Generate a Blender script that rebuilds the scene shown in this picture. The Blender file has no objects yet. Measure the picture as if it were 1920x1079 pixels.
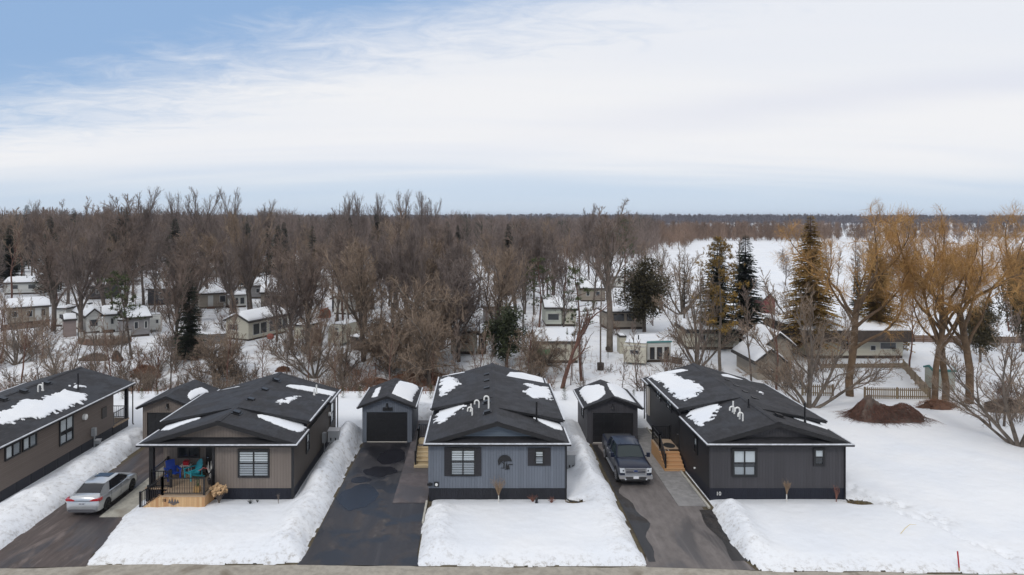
import bpy, bmesh, math, random
import numpy as np
from mathutils import Vector, Matrix
R = math.radians
sc = bpy.context.scene
COL = sc.collection
random.seed(7)

# ------------------------------------------------------------------ camera
F = 1290.0; PX = 900.0; HY = 405.0; H = 16.2        # picture geometry of a 1920 wide frame
cam_d = bpy.data.cameras.new('camera'); cam = bpy.data.objects.new('camera', cam_d); COL.objects.link(cam)
cam.location = (0, 0, H); cam.rotation_euler = (R(90), 0, 0)
cam_d.sensor_width = 36; cam_d.lens = 36 * F / 1920
cam_d.shift_x = (960 - PX) / 1920; cam_d.shift_y = -(539.5 - HY) / 1920
cam_d.clip_start = 0.5; cam_d.clip_end = 12000
sc.camera = cam

# ------------------------------------------------------------------ light
SUN_EL, SUN_AZ = R(42), R(205)       # azimuth measured from +Y clockwise: sun high behind the camera, a little to the left
sun_d = bpy.data.lights.new('sun', 'SUN'); sun_d.energy = 1.05; sun_d.angle = R(14); sun_d.color = (1.0, 0.96, 0.90)
sun = bpy.data.objects.new('sun', sun_d); COL.objects.link(sun)
sdir = Vector((math.sin(SUN_AZ) * math.cos(SUN_EL), math.cos(SUN_AZ) * math.cos(SUN_EL), math.sin(SUN_EL)))
sun.rotation_euler = sdir.to_track_quat('Z', 'Y').to_euler()
sun.location = (0, 0, 80)

world = bpy.data.worlds.new('World'); sc.world = world; world.use_nodes = True
sc.view_settings.view_transform = 'Standard'; sc.view_settings.look = 'None'
sc.view_settings.exposure = 0.0; sc.view_settings.gamma = 1.0

class NT:
    """small node tree helper"""
    def __init__(s, nt): s.nt = nt; s.n = nt.nodes; s.l = nt.links
    def node(s, t, **kw):
        n = s.n.new(t)
        for k, v in kw.items(): setattr(n, k, v)
        return n
    def put(s, sock, v):
        if isinstance(v, bpy.types.NodeSocket): s.l.new(v, sock)
        elif v is not None: sock.default_value = v
    def math(s, op, a, b=None, c=None, clamp=False):
        n = s.node('ShaderNodeMath', operation=op, use_clamp=clamp)
        s.put(n.inputs[0], a); s.put(n.inputs[1], b)
        if c is not None: s.put(n.inputs[2], c)
        return n.outputs[0]
    def rng(s, v, a, b, c=0.0, d=1.0, smooth=True):
        n = s.node('ShaderNodeMapRange', interpolation_type='SMOOTHSTEP' if smooth else 'LINEAR')
        s.put(n.inputs[0], v); s.put(n.inputs[1], a); s.put(n.inputs[2], b); s.put(n.inputs[3], c); s.put(n.inputs[4], d)
        return n.outputs[0]
    def mix(s, f, a, b):
        n = s.node('ShaderNodeMix', data_type='RGBA')
        s.put(n.inputs[0], f); s.put(n.inputs[6], a); s.put(n.inputs[7], b)
        return n.outputs[2]
    def comb(s, x, y, z):
        n = s.node('ShaderNodeCombineXYZ'); s.put(n.inputs[0], x); s.put(n.inputs[1], y); s.put(n.inputs[2], z); return n.outputs[0]
    def sep(s, v):
        n = s.node('ShaderNodeSeparateXYZ'); s.put(n.inputs[0], v); return n.outputs
    def noise(s, vec, scale, detail=4, rough=0.55, dist=0.0):
        n = s.node('ShaderNodeTexNoise'); s.put(n.inputs['Vector'], vec)
        n.inputs['Scale'].default_value = scale; n.inputs['Detail'].default_value = detail
        n.inputs['Roughness'].default_value = rough; n.inputs['Distortion'].default_value = dist
        return n.outputs[0]
    def mapv(s, vec, scale=(1, 1, 1), rot=(0, 0, 0), loc=(0, 0, 0)):
        n = s.node('ShaderNodeMapping'); s.put(n.inputs[0], vec)
        n.inputs['Scale'].default_value = scale; n.inputs['Rotation'].default_value = rot; n.inputs['Location'].default_value = loc
        return n.outputs[0]
def c4(c): return (c[0], c[1], c[2], 1.0)

w = NT(world.node_tree); w.n.clear()
tc = w.node('ShaderNodeTexCoord')
sx, sy, sz = w.sep(tc.outputs['Generated'])
ya = w.math('MAXIMUM', w.math('ABSOLUTE', sy), 0.12)
u = w.math('DIVIDE', sx, ya); v = w.math('DIVIDE', sz, ya)
zc = w.math('ADD', w.math('MAXIMUM', sz, 0.0), 0.13)
cl = w.comb(w.math('DIVIDE', sx, zc), w.math('DIVIDE', sy, zc), 0.0)        # cloud layer seen in perspective
sky = w.node('ShaderNodeTexSky', sky_type='NISHITA', sun_disc=False)
sky.sun_elevation = SUN_EL; sky.sun_rotation = SUN_AZ; sky.altitude = 200
sky.air_density = 1.0; sky.dust_density = 1.5; sky.ozone_density = 1.5
n1 = w.noise(w.mapv(cl, scale=(0.55, 1.3, 1), rot=(0, 0, R(-14))), 1.0, 6, 0.6, 0.5)
n2 = w.noise(w.mapv(cl, scale=(0.30, 1.3, 1), rot=(0, 0, R(10)), loc=(3, 1, 0)), 0.9, 4, 0.5, 0.3)
n3 = w.noise(w.mapv(cl, scale=(0.12, 0.5, 1), loc=(7, 2, 0)), 1.0, 3, 0.5, 0.2)
# cover: open towards the upper left, a pale blue strip above the horizon
n4 = w.noise(w.mapv(cl, scale=(1.6, 2.6, 1), rot=(0, 0, R(-20)), loc=(2, 5, 0)), 2.2, 8, 0.68, 0.8)
a1 = w.math('SUBTRACT', w.math('MULTIPLY', v, 1.0), w.math('MULTIPLY', w.math('ADD', u, 0.72), 0.22))
a1 = w.math('ADD', a1, w.math('MULTIPLY', w.math('SUBTRACT', n1, 0.5), 0.14))
a1 = w.math('ADD', a1, w.math('MULTIPLY', w.math('SUBTRACT', n4, 0.5), 0.16))
hole = w.math('MULTIPLY', w.rng(a1, 0.045, 0.215), w.rng(v, 0.42, 0.75, 1.0, 0.0))
lown = w.math('ADD', v, w.math('MULTIPLY', w.math('SUBTRACT', n2, 0.5), 0.05))
low = w.rng(lown, 0.02, 0.095, 1.0, 0.0)
cover = w.math('SUBTRACT', 1.0, w.math('MULTIPLY', hole, 0.92))
cover = w.math('SUBTRACT', cover, w.math('MULTIPLY', low, 0.68))
cover = w.math('MULTIPLY', cover, w.rng(n3, 0.3, 0.62, 0.97, 1.0), clamp=True)
streak = w.rng(n2, 0.30, 0.62, 0.0, 1.0)
cloud = w.mix(streak, c4((8.3, 8.55, 9.1)), c4((8.95, 9.0, 9.2)))
band = w.math('SUBTRACT', v, w.math('ADD', w.math('MULTIPLY', u, 0.105), 0.116))
band = w.math('ADD', band, w.math('MULTIPLY', w.math('SUBTRACT', n1, 0.5), 0.03))
bandf = w.math('MULTIPLY', w.rng(w.math('ABSOLUTE', band), 0.0, 0.045, 1.0, 0.0), w.rng(u, -0.1, 0.45))
cloud = w.mix(w.math('MULTIPLY', bandf, 0.45), cloud, c4((7.1, 7.4, 8.5)))
blue = w.mix(w.rng(v, 0.0, 0.25), c4((5.0, 6.6, 8.5)), c4((2.5, 4.3, 7.2)))
skyc = w.mix(0.9, sky.outputs[0], blue)
bg = w.node('ShaderNodeBackground'); w.put(bg.inputs[0], w.mix(cover, skyc, cloud)); bg.inputs[1].default_value = 0.1
out = w.node('ShaderNodeOutputWorld'); w.l.new(bg.outputs[0], out.inputs[0])

# ------------------------------------------------------------------ picture point -> place
def terr(X, Y):
    """height of the land under the snow, behind the yards"""
    X = np.asarray(X, float); Y = np.asarray(Y, float)
    k = np.clip((Y - 61.5) / 4.0, 0, 1) * np.clip((79 - Y) / 9.0, 0, 1)
    k = k * k * (3 - 2 * k)
    side = np.clip((26 - X) / 30.0, 0.12, 1)
    return 0.22 - 1.5 * k * side
def gp(px, py, z=None):
    """ground point seen at a pixel"""
    if z is not None:
        Y = (H - z) * F / (py - HY); return ((px - PX) * Y / F, Y, z)
    z = 0.0
    for _ in range(8):
        Y = (H - z) * F / (py - HY); X = (px - PX) * Y / F
        z = float(terr(X, Y)) if Y > 60 else 0.2
    return (X, Y, z)

# ------------------------------------------------------------------ materials
MATS = {}
def mat(name, color, rough=0.7, metal=0.0, var=0.0, vscale=3.0, bump=0.0, bscale=20.0, spec=0.5, coat=0.0, col2=None):
    if name in MATS: return MATS[name]
    m = bpy.data.materials.new(name); m.use_nodes = True; MATS[name] = m
    t = NT(m.node_tree); b = t.n['Principled BSDF']
    b.inputs['Roughness'].default_value = rough; b.inputs['Metallic'].default_value = metal
    b.inputs['Specular IOR Level'].default_value = spec; b.inputs['Coat Weight'].default_value = coat
    tcn = t.node('ShaderNodeTexCoord').outputs['Object']
    if var > 0 or col2 is not None:
        nz = t.noise(tcn, vscale, 5, 0.6)
        c2 = col2 if col2 is not None else tuple(min(1, c * (1 + var)) for c in color)
        c1 = color if col2 is not None else tuple(c * (1 - var) for c in color)
        t.put(b.inputs['Base Color'], t.mix(t.rng(nz, 0.3, 0.7), c4(c1), c4(c2)))
    else: b.inputs['Base Color'].default_value = c4(color)
    if bump > 0:
        bn = t.node('ShaderNodeBump'); bn.inputs['Strength'].default_value = bump; bn.inputs['Distance'].default_value = 0.02
        t.put(bn.inputs['Height'], t.noise(tcn, bscale, 4, 0.6)); t.put(b.inputs['Normal'], bn.outputs[0])
    return m

def siding(name, color, pitch=0.15, mode='v', var=0.15):
    """board siding: grooves every pitch metres, vertical (v) or lapped horizontally (h)"""
    if name in MATS: return MATS[name]
    m = bpy.data.materials.new(name); m.use_nodes = True; MATS[name] = m
    t = NT(m.node_tree); b = t.n['Principled BSDF']
    b.inputs['Roughness'].default_value = 0.55; b.inputs['Specular IOR Level'].default_value = 0.35
    tcn = t.node('ShaderNodeTexCoord').outputs['Object']
    x, y, z = t.sep(tcn)
    q = t.math('ADD', x, y) if mode == 'v' else z
    q = t.math('DIVIDE', q, pitch)
    fr = t.math('FRACT', q); idn = t.math('FLOOR', q)
    wn = t.node('ShaderNodeTexWhiteNoise', noise_dimensions='1D'); t.put(wn.inputs['W'], idn)
    groove = t.math('MAXIMUM', t.rng(fr, 0.0, 0.10, 1, 0), t.rng(fr, 0.90, 1.0, 0, 1)) if mode == 'v' else t.rng(fr, 0.0, 0.16, 1, 0)
    tone = t.math('ADD', t.math('MULTIPLY', wn.outputs[0], var), t.math('MULTIPLY', t.noise(tcn, 0.7, 4), var))
    tone = t.math('SUBTRACT', tone, var)
    a = t.mix(t.math('ADD', 0.5, tone), c4(tuple(c * 0.55 for c in color)), c4(tuple(c * 1.45 for c in color)))
    t.put(b.inputs['Base Color'], t.mix(t.math('MULTIPLY', groove, 0.45), a, c4(tuple(c * 0.4 for c in color))))
    bn = t.node('ShaderNodeBump'); bn.inputs['Strength'].default_value = 0.7; bn.inputs['Distance'].default_value = 0.02
    hgt = t.math('SUBTRACT', 1, groove) if mode == 'v' else t.math('SUBTRACT', 1, fr)
    t.put(bn.inputs['Height'], hgt); t.put(b.inputs['Normal'], bn.outputs[0])
    return m

def shingles(name, along='y', color=(0.024, 0.0235, 0.0265)):
    if name in MATS: return MATS[name]
    m = bpy.data.materials.new(name); m.use_nodes = True; MATS[name] = m
    t = NT(m.node_tree); b = t.n['Principled BSDF']
    b.inputs['Roughness'].default_value = 0.75; b.inputs['Specular IOR Level'].default_value = 0.42
    tcn = t.node('ShaderNodeTexCoord').outputs['Object']
    x, y, z = t.sep(tcn)
    uv = t.comb(y, x, 0) if along == 'y' else t.comb(x, y, 0)
    br = t.node('ShaderNodeTexBrick'); t.put(br.inputs['Vector'], uv)
    br.inputs['Scale'].default_value = 1.0; br.inputs['Brick Width'].default_value = 0.42; br.inputs['Row Height'].default_value = 0.17
    br.inputs['Mortar Size'].default_value = 0.008; br.inputs['Bias'].default_value = 0.0
    k = color
    br.inputs['Color1'].default_value = c4(tuple(c * 0.75 for c in k)); br.inputs['Color2'].default_value = c4(tuple(c * 1.65 for c in k))
    br.inputs['Mortar'].default_value = c4(tuple(c * 0.25 for c in k))
    nz = t.noise(tcn, 0.6, 5, 0.65)
    wet = t.rng(nz, 0.35, 0.65)
    colr = t.mix(wet, c4((k[0] * .42, k[1] * .45, k[2] * .58)), c4(tuple(c * 1.4 for c in k)))
    t.put(b.inputs['Roughness'], t.rng(wet, 0, 1, 0.55, 0.8))
    mm = t.node('ShaderNodeMix', data_type='RGBA', blend_type='MIX'); mm.inputs[0].default_value = 0.38
    t.put(mm.inputs[6], br.outputs[0]); t.put(mm.inputs[7], colr)
    t.put(b.inputs['Base Color'], mm.outputs[2])
    bn = t.node('ShaderNodeBump'); bn.inputs['Strength'].default_value = 0.5; bn.inputs['Distance'].default_value = 0.015
    t.put(bn.inputs['Height'], br.outputs[1]); bn.invert = True; t.put(b.inputs['Normal'], bn.outputs[0])
    return m

def snow_mat(name, kind):
    m = bpy.data.materials.new(name); m.use_nodes = True; MATS[name] = m
    t = NT(m.node_tree); b = t.n['Principled BSDF']
    b.inputs['Roughness'].default_value = 0.75; b.inputs['Specular IOR Level'].default_value = 0.25
    tcn = t.node('ShaderNodeTexCoord').outputs['Object']
    big = t.noise(tcn, 0.25, 4, 0.55)
    base = t.mix(t.rng(big, 0.3, 0.7), c4((0.76, 0.79, 0.84)), c4((0.82, 0.835, 0.86)))
    if kind == 'yard':      # dirty specks and grey grit near the ploughed edges (vertex attribute 'dirt')
        at = t.node('ShaderNodeAttribute', attribute_name='dirt')
        sp = t.noise(tcn, 3.5, 6, 0.75)
        f = t.math('MULTIPLY', at.outputs['Fac'], t.rng(sp, 0.47, 0.70))
        base = t.mix(t.math('MULTIPLY', at.outputs['Fac'], 0.12), base, c4((0.52, 0.50, 0.47)))
        base = t.mix(f, base, c4((0.24, 0.20, 0.15)))
        h = t.math('ADD', t.math('MULTIPLY', t.noise(tcn, 2.2, 6, 0.6), 1.0), t.math('MULTIPLY', t.noise(tcn, 9, 4, 0.6), 0.25))
        bn = t.node('ShaderNodeBump'); bn.inputs['Strength'].default_value = 0.28; bn.inputs['Distance'].default_value = 0.12
        t.put(bn.inputs['Height'], h); t.put(b.inputs['Normal'], bn.outputs[0])
    elif kind == 'land':    # leaf litter and bare earth in the gully and the park, clean on the fields
        x, y, z = t.sep(tcn)
        litter = t.noise(tcn, 0.55, 7, 0.72)
        fine = t.noise(tcn, 2.4, 5, 0.7)
        gully = t.math('MULTIPLY', t.rng(y, 61, 64), t.rng(y, 76, 90, 1.0, 0.45))
        gully = t.math('MULTIPLY', gully, t.rng(x, 4, 22, 1.0, 0.25))
        park = t.math('MULTIPLY', t.rng(y, 88, 150, 1.0, 2.0), t.rng(t.math('SUBTRACT', x, t.math('MULTIPLY', y, 0.21)), 0, 25, 1.0, 0.12))
        f = t.math('MULTIPLY', t.rng(litter, 0.46, 0.64), t.rng(fine, 0.38, 0.62))
        f = t.math('MULTIPLY', f, t.math('MULTIPLY', gully, park))
        f = t.math('MINIMUM', t.math('MULTIPLY', f, 0.9), 0.85)
        base = t.mix(f, base, t.mix(fine, c4((0.10, 0.06, 0.04)), c4((0.22, 0.15, 0.10))))
        rows = t.math('MULTIPLY', t.rng(y, 200, 300), t.rng(t.noise(t.mapv(tcn, scale=(0.004, 0.02, 1), rot=(0, 0, R(12))), 9.0, 5, 0.65), 0.45, 0.75, 0, 0.22))
        base = t.mix(rows, base, c4((0.42, 0.40, 0.38)))
        bn = t.node('ShaderNodeBump'); bn.inputs['Strength'].default_value = 0.5; bn.inputs['Distance'].default_value = 0.25
        t.put(bn.inputs['Height'], t.noise(tcn, 0.8, 6, 0.6)); t.put(b.inputs['Normal'], bn.outputs[0])
    else:
        bn = t.node('ShaderNodeBump'); bn.inputs['Strength'].default_value = 0.3; bn.inputs['Distance'].default_value = 0.05
        t.put(bn.inputs['Height'], t.noise(tcn, 4, 4, 0.6)); t.put(b.inputs['Normal'], bn.outputs[0])
    t.put(b.inputs['Base Color'], base)
    return m
M_SNOW = snow_mat('snow_clean', 'roof'); M_YARD = snow_mat('snow_yard', 'yard'); M_LAND = snow_mat('snow_land', 'land')

def paving(name, dry, wet, wet_amt=0.5, puddle=0.0, streak=0.5, rough_dry=0.85, light=None, seed=0.0):
    """asphalt or concrete with damp stains (darker, glossier) stretched along the drive"""
    m = bpy.data.materials.new(name); m.use_nodes = True; MATS[name] = m
    t = NT(m.node_tree); b = t.n['Principled BSDF']
    tcn = t.node('ShaderNodeTexCoord').outputs['Object']
    p = t.mapv(tcn, scale=(1.0, 1 - streak * 0.75, 1), loc=(seed, seed * 0.7, seed))
    nz = t.noise(p, 0.55, 5, 0.55, 0.6)
    fine = t.noise(tcn, 26, 3, 0.7); mid = t.noise(p, 3.0, 5, 0.65)
    lo = 0.62 - wet_amt * 0.35
    wf = t.rng(t.math('ADD', nz, t.math('MULTIPLY', t.math('SUBTRACT', mid, 0.5), 0.16)), lo - 0.02, lo + 0.13)
    col = t.mix(t.rng(mid, 0.3, 0.7), c4(tuple(c * 0.8 for c in dry)), c4(tuple(c * 1.25 for c in dry)))
    if light is not None:
        col = t.mix(t.rng(t.noise(p, 1.1, 6, 0.7, 1.0), 0.52, 0.68), col, c4(light))
    col = t.mix(wf, col, c4(wet))
    trk = t.noise(t.mapv(tcn, scale=(1.0, 0.03, 1), loc=(seed * 2, 0, 0)), 2.6, 3, 0.6)
    col = t.mix(t.math('MULTIPLY', t.rng(trk, 0.5, 0.72), streak * 0.55), col, c4(tuple(min(1, c * 1.7) for c in dry)))
    col = t.mix(t.math('MULTIPLY', fine, 0.25), col, c4(tuple(min(1, c * 1.6) for c in dry)))
    rough = t.rng(wf, 0, 1, rough_dry, 0.45)
    if puddle > 0:
        pn = t.noise(t.mapv(tcn, loc=(seed + 5, 2, 0)), 0.5, 3, 0.5, 0.3)
        pf = t.rng(t.math('ADD', pn, t.math('MULTIPLY', t.math('SUBTRACT', mid, 0.5), 0.08)), 0.62 - puddle * 0.2, 0.70 - puddle * 0.2)
        col = t.mix(pf, col, c4((0.014, 0.014, 0.018))); rough = t.mix(pf, rough, c4((0.30, 0.3, 0.3)))
    t.put(b.inputs['Base Color'], col); t.put(b.inputs['Roughness'], rough)
    b.inputs['Specular IOR Level'].default_value = 0.4
    bn = t.node('ShaderNodeBump'); bn.inputs['Strength'].default_value = 0.25; bn.inputs['Distance'].default_value = 0.01
    t.put(bn.inputs['Height'], fine); t.put(b.inputs['Normal'], bn.outputs[0])
    return m

def planks(name, c1, c2, pitch=0.14, axis='x'):
    m = bpy.data.materials.new(name); m.use_nodes = True; MATS[name] = m
    t = NT(m.node_tree); b = t.n['Principled BSDF']; b.inputs['Roughness'].default_value = 0.7
    tcn = t.node('ShaderNodeTexCoord').outputs['Object']
    x, y, z = t.sep(tcn)
    q = t.math('DIVIDE', {'x': x, 'y': y, 'z': z, 'xy': t.math('ADD', x, y)}[axis], pitch)
    fr = t.math('FRACT', q)
    wn = t.node('ShaderNodeTexWhiteNoise', noise_dimensions='1D'); t.put(wn.inputs['W'], t.math('FLOOR', q))
    grain = t.noise(t.mapv(tcn, scale=(9, 9, 1.2)), 2.5, 5, 0.6)
    f = t.math('ADD', t.math('MULTIPLY', wn.outputs[0], 0.75), t.math('MULTIPLY', grain, 0.25))
    col = t.mix(f, c4(c1), c4(c2))
    gap = t.rng(fr, 0.0, 0.09, 1, 0)
    t.put(b.inputs['Base Color'], t.mix(t.math('MULTIPLY', gap, 0.7), col, c4(tuple(c * 0.3 for c in c1))))
    return m

# ------------------------------------------------------------------ mesh builder
class MB:
    def __init__(s): s.v = []; s.f = []; s.m = []; s.cur = 0
    def add(s, vs, fs):
        o = len(s.v); s.v += [tuple(p) for p in vs]
        for f in fs: s.f.append(tuple(i + o for i in f)); s.m.append(s.cur)
        return s
    def box(s, x0, x1, y0, y1, z0, z1):
        if x0 > x1: x0, x1 = x1, x0
        if y0 > y1: y0, y1 = y1, y0
        if z0 > z1: z0, z1 = z1, z0
        vs = [(x0, y0, z0), (x1, y0, z0), (x1, y1, z0), (x0, y1, z0), (x0, y0, z1), (x1, y0, z1), (x1, y1, z1), (x0, y1, z1)]
        return s.add(vs, [(0, 3, 2, 1), (4, 5, 6, 7), (0, 1, 5, 4), (1, 2, 6, 5), (2, 3, 7, 6), (3, 0, 4, 7)])
    def slab(s, quad, th):
        """a quad (counter-clockwise from above) given thickness th downwards"""
        lo = [(p[0], p[1], p[2] - th) for p in quad]; n = len(quad)
        fs = [tuple(range(n)), tuple(range(2 * n - 1, n - 1, -1))] + [(i, i + n, (i + 1) % n + n, (i + 1) % n) for i in range(n)]
        return s.add(list(quad) + lo, fs)
    def prism(s, pts, z0, z1):
        n = len(pts)
        vs = [(x, y, z0) for x, y in pts] + [(x, y, z1) for x, y in pts]
        fs = [tuple(range(n - 1, -1, -1)), tuple(range(n, 2 * n))] + [(i, (i + 1) % n, (i + 1) % n + n, i + n) for i in range(n)]
        return s.add(vs, fs)
    def hull2(s, pts, axis, a, b):
        """polygon pts (p,z) extruded along axis from a to b; axis 'y': p is x, axis 'x': p is y"""
        n = len(pts)
        mk = (lambda p, t: (p[0], t, p[1])) if axis == 'y' else (lambda p, t: (t, p[0], p[1]))
        vs = [mk(p, a) for p in pts] + [mk(p, b) for p in pts]
        fs = [tuple(range(n)), tuple(range(2 * n - 1, n - 1, -1))] + [(i, i + n, (i + 1) % n + n, (i + 1) % n) for i in range(n)]
        return s.add(vs, fs)
    def bar(s, p, q, w, h=None):
        """rectangular bar between two points"""
        h = h or w
        p, q = Vector(p), Vector(q); d = (q - p).normalized()
        up = Vector((0, 0, 1)) if abs(d.z) < 0.95 else Vector((0, 1, 0))
        a = d.cross(up).normalized() * w / 2; b = a.cross(d).normalized() * h / 2
        vs = [p - a - b, p + a - b, p + a + b, p - a + b, q - a - b, q + a - b, q + a + b, q - a + b]
        return s.add(vs, [(0, 1, 2, 3), (7, 6, 5, 4), (0, 4, 5, 1), (1, 5, 6, 2), (2, 6, 7, 3), (3, 7, 4, 0)])
    def tube(s, pts, rad, n=8, caps=True):
        rad = rad if isinstance(rad, (list, tuple)) else [rad] * len(pts)
        pts = [Vector(p) for p in pts]; o = len(s.v); prev = None
        for i, p in enumerate(pts):
            d = (pts[min(i + 1, len(pts) - 1)] - pts[max(i - 1, 0)]).normalized()
            if prev is None: prev = d.orthogonal().normalized()
            a = (prev - d * prev.dot(d)).normalized(); prev = a; b = d.cross(a)
            for k in range(n):
                t = 2 * math.pi * k / n; s.v.append(tuple(p + (a * math.cos(t) + b * math.sin(t)) * rad[i]))
        for i in range(len(pts) - 1):
            for k in range(n):
                s.f.append((o + i * n + k, o + i * n + (k + 1) % n, o + (i + 1) * n + (k + 1) % n, o + (i + 1) * n + k)); s.m.append(s.cur)
        if caps:
            s.f.append(tuple(o + k for k in range(n - 1, -1, -1))); s.m.append(s.cur)
            e = o + (len(pts) - 1) * n; s.f.append(tuple(e + k for k in range(n))); s.m.append(s.cur)
        return s
    def mesh(s, name, mats, smooth=None):
        me = bpy.data.meshes.new(name); me.from_pydata(s.v, [], s.f)
        mats = mats if isinstance(mats, (list, tuple)) else [mats]
        for m in mats: me.materials.append(m)
        if len(mats) > 1: me.polygons.foreach_set('material_index', s.m)
        if smooth is not None:
            me.polygons.foreach_set('use_smooth', [True] * len(me.polygons))
            if smooth < 179: me.set_sharp_from_angle(angle=R(smooth))
        me.validate(); me.update()
        return me
    def build(s, name, mats, parent=None, smooth=None):
        o = bpy.data.objects.new(name, s.mesh(name, mats, smooth)); COL.objects.link(o)
        if parent is not None: o.parent = parent
        return o

def tag(o, label, cat, group=None):
    o['label'] = label; o['category'] = cat
    if group: o['group'] = group
    return o
def thing(name, label, cat, loc=(0, 0, 0), rz=0, group=None):
    o = bpy.data.objects.new(name, None); COL.objects.link(o); o.empty_display_size = 0.3
    o.location = loc; o.rotation_euler = (0, 0, rz)
    return tag(o, label, cat, group)
def copy_tree(o, parent=None):
    c = o.copy(); COL.objects.link(c)
    if parent is not None: c.parent = parent
    for ch in o.children: copy_tree(ch, c)
    return c
def pieces(mb):
    """splits a builder into its connected pieces"""
    par = list(range(len(mb.v)))
    def fd(a):
        while par[a] != a: par[a] = par[par[a]]; a = par[a]
        return a
    for f in mb.f:
        for b in f[1:]: par[fd(b)] = fd(f[0])
    out = {}
    for f, m in zip(mb.f, mb.m): out.setdefault(fd(f[0]), []).append((f, m))
    res = []
    for fs in out.values():
        n = MB(); mp = {}
        for f, m in fs:
            t = []
            for i in f:
                if i not in mp: mp[i] = len(n.v); n.v.append(mb.v[i])
                t.append(mp[i])
            n.f.append(tuple(t)); n.m.append(m)
        res.append(n)
    return res
def struct(o): o['kind'] = 'structure'; return o

# numpy value noise
_rs = np.random.RandomState(3); _tab = _rs.rand(256, 256)
def vnoise(x, y):
    xi = np.floor(x).astype(int); yi = np.floor(y).astype(int); fx = x - xi; fy = y - yi
    fx = fx * fx * (3 - 2 * fx); fy = fy * fy * (3 - 2 * fy)
    g = lambda a, b: _tab[a % 256, b % 256]
    return (g(xi, yi) * (1 - fx) + g(xi + 1, yi) * fx) * (1 - fy) + (g(xi, yi + 1) * (1 - fx) + g(xi + 1, yi + 1) * fx) * fy
def fbm(x, y, o=4, g=0.5):
    s = 0; a = 1; t = 0
    for i in range(o): s = s + a * vnoise(x * 2 ** i + 17.3 * i, y * 2 ** i + 5.1 * i); t += a; a *= g
    return s / t
def grid_mesh(name, X, Y, Z, mat_, keep=None):
    """X,Y,Z arrays (ny,nx); keep: cell mask"""
    ny, nx = X.shape
    me = bpy.data.meshes.new(name)
    co = np.stack([X, Y, Z], -1).reshape(-1, 3).astype(np.float32)
    i = np.arange(ny * nx).reshape(ny, nx)
    q = np.stack([i[:-1, :-1], i[:-1, 1:], i[1:, 1:], i[1:, :-1]], -1)
    q = q[keep] if keep is not None else q.reshape(-1, 4)
    used = np.unique(q); remap = np.full(ny * nx, -1); remap[used] = np.arange(len(used))
    co = co[used]; q = remap[q]
    me.vertices.add(len(co)); me.vertices.foreach_set('co', co.ravel())
    me.loops.add(q.size); me.loops.foreach_set('vertex_index', q.ravel().astype(np.int32))
    me.polygons.add(len(q)); me.polygons.foreach_set('loop_start', (np.arange(len(q)) * 4).astype(np.int32))
    me.polygons.foreach_set('loop_total', np.full(len(q), 4, np.int32))
    me.polygons.foreach_set('use_smooth', np.ones(len(q), bool))
    me.materials.append(mat_); me.update(calc_edges=True)
    return me, used

# ------------------------------------------------------------------ thin winter air over the far woods
def air():
    m = bpy.data.materials.new('air'); m.use_nodes = True; t = NT(m.node_tree); t.n.clear()
    p = t.node('ShaderNodeVolumePrincipled'); p.inputs['Color'].default_value = (0.80, 0.86, 1.0, 1); p.inputs['Density'].default_value = 0.00011; p.inputs['Anisotropy'].default_value = 0.1
    o = t.node('ShaderNodeOutputMaterial'); t.l.new(p.outputs[0], o.inputs[1])
    mb = MB(); mb.box(-5600, 5600, -200, 5600, -3.5, 32.0); ob = mb.build('haze', m); ob['kind'] = 'stuff'; ob['label'] = 'thin pale winter haze'
air()
# ================================================================== ground, snow, drives
def road_edge(X):
    return np.interp(X, [-60, -22, -17, -7.4, 0, 9, 14, 25, 60], [31.2, 31.66, 32.0, 32.05, 31.86, 31.85, 31.4, 31.2, 30.6])
def warp(X, Y, k=0.22):
    return (X + (fbm(X * 0.9 + 3, Y * 0.7, 4) - 0.5) * 2 * k, Y + (fbm(X * 0.8 + 40, Y * 0.9 + 9, 4) - 0.5) * 2 * k)
def rect_d(X, Y, x0, x1, y0, y1):
    dx = np.maximum(np.maximum(x0 - X, X - x1), 0); dy = np.maximum(np.maximum(y0 - Y, Y - y1), 0)
    ins = np.minimum(np.minimum(X - x0, x1 - X), np.minimum(Y - y0, y1 - Y))
    return np.where(ins > 0, -ins, np.hypot(dx, dy))
HOUSES = [(-34.6, -26.9, 38.3, 52.6), (-18.9, -10.58, 39.06, 50.5), (-2.94, 4.94, 39.06, 54.1), (13.03, 20.76, 39.06, 54.1),
          (-24.07, -20.5, 49.1, 53.6), (-8.42, -4.86, 49.2, 54.2), (7.62, 11.23, 49.0, 53.6)]
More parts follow.
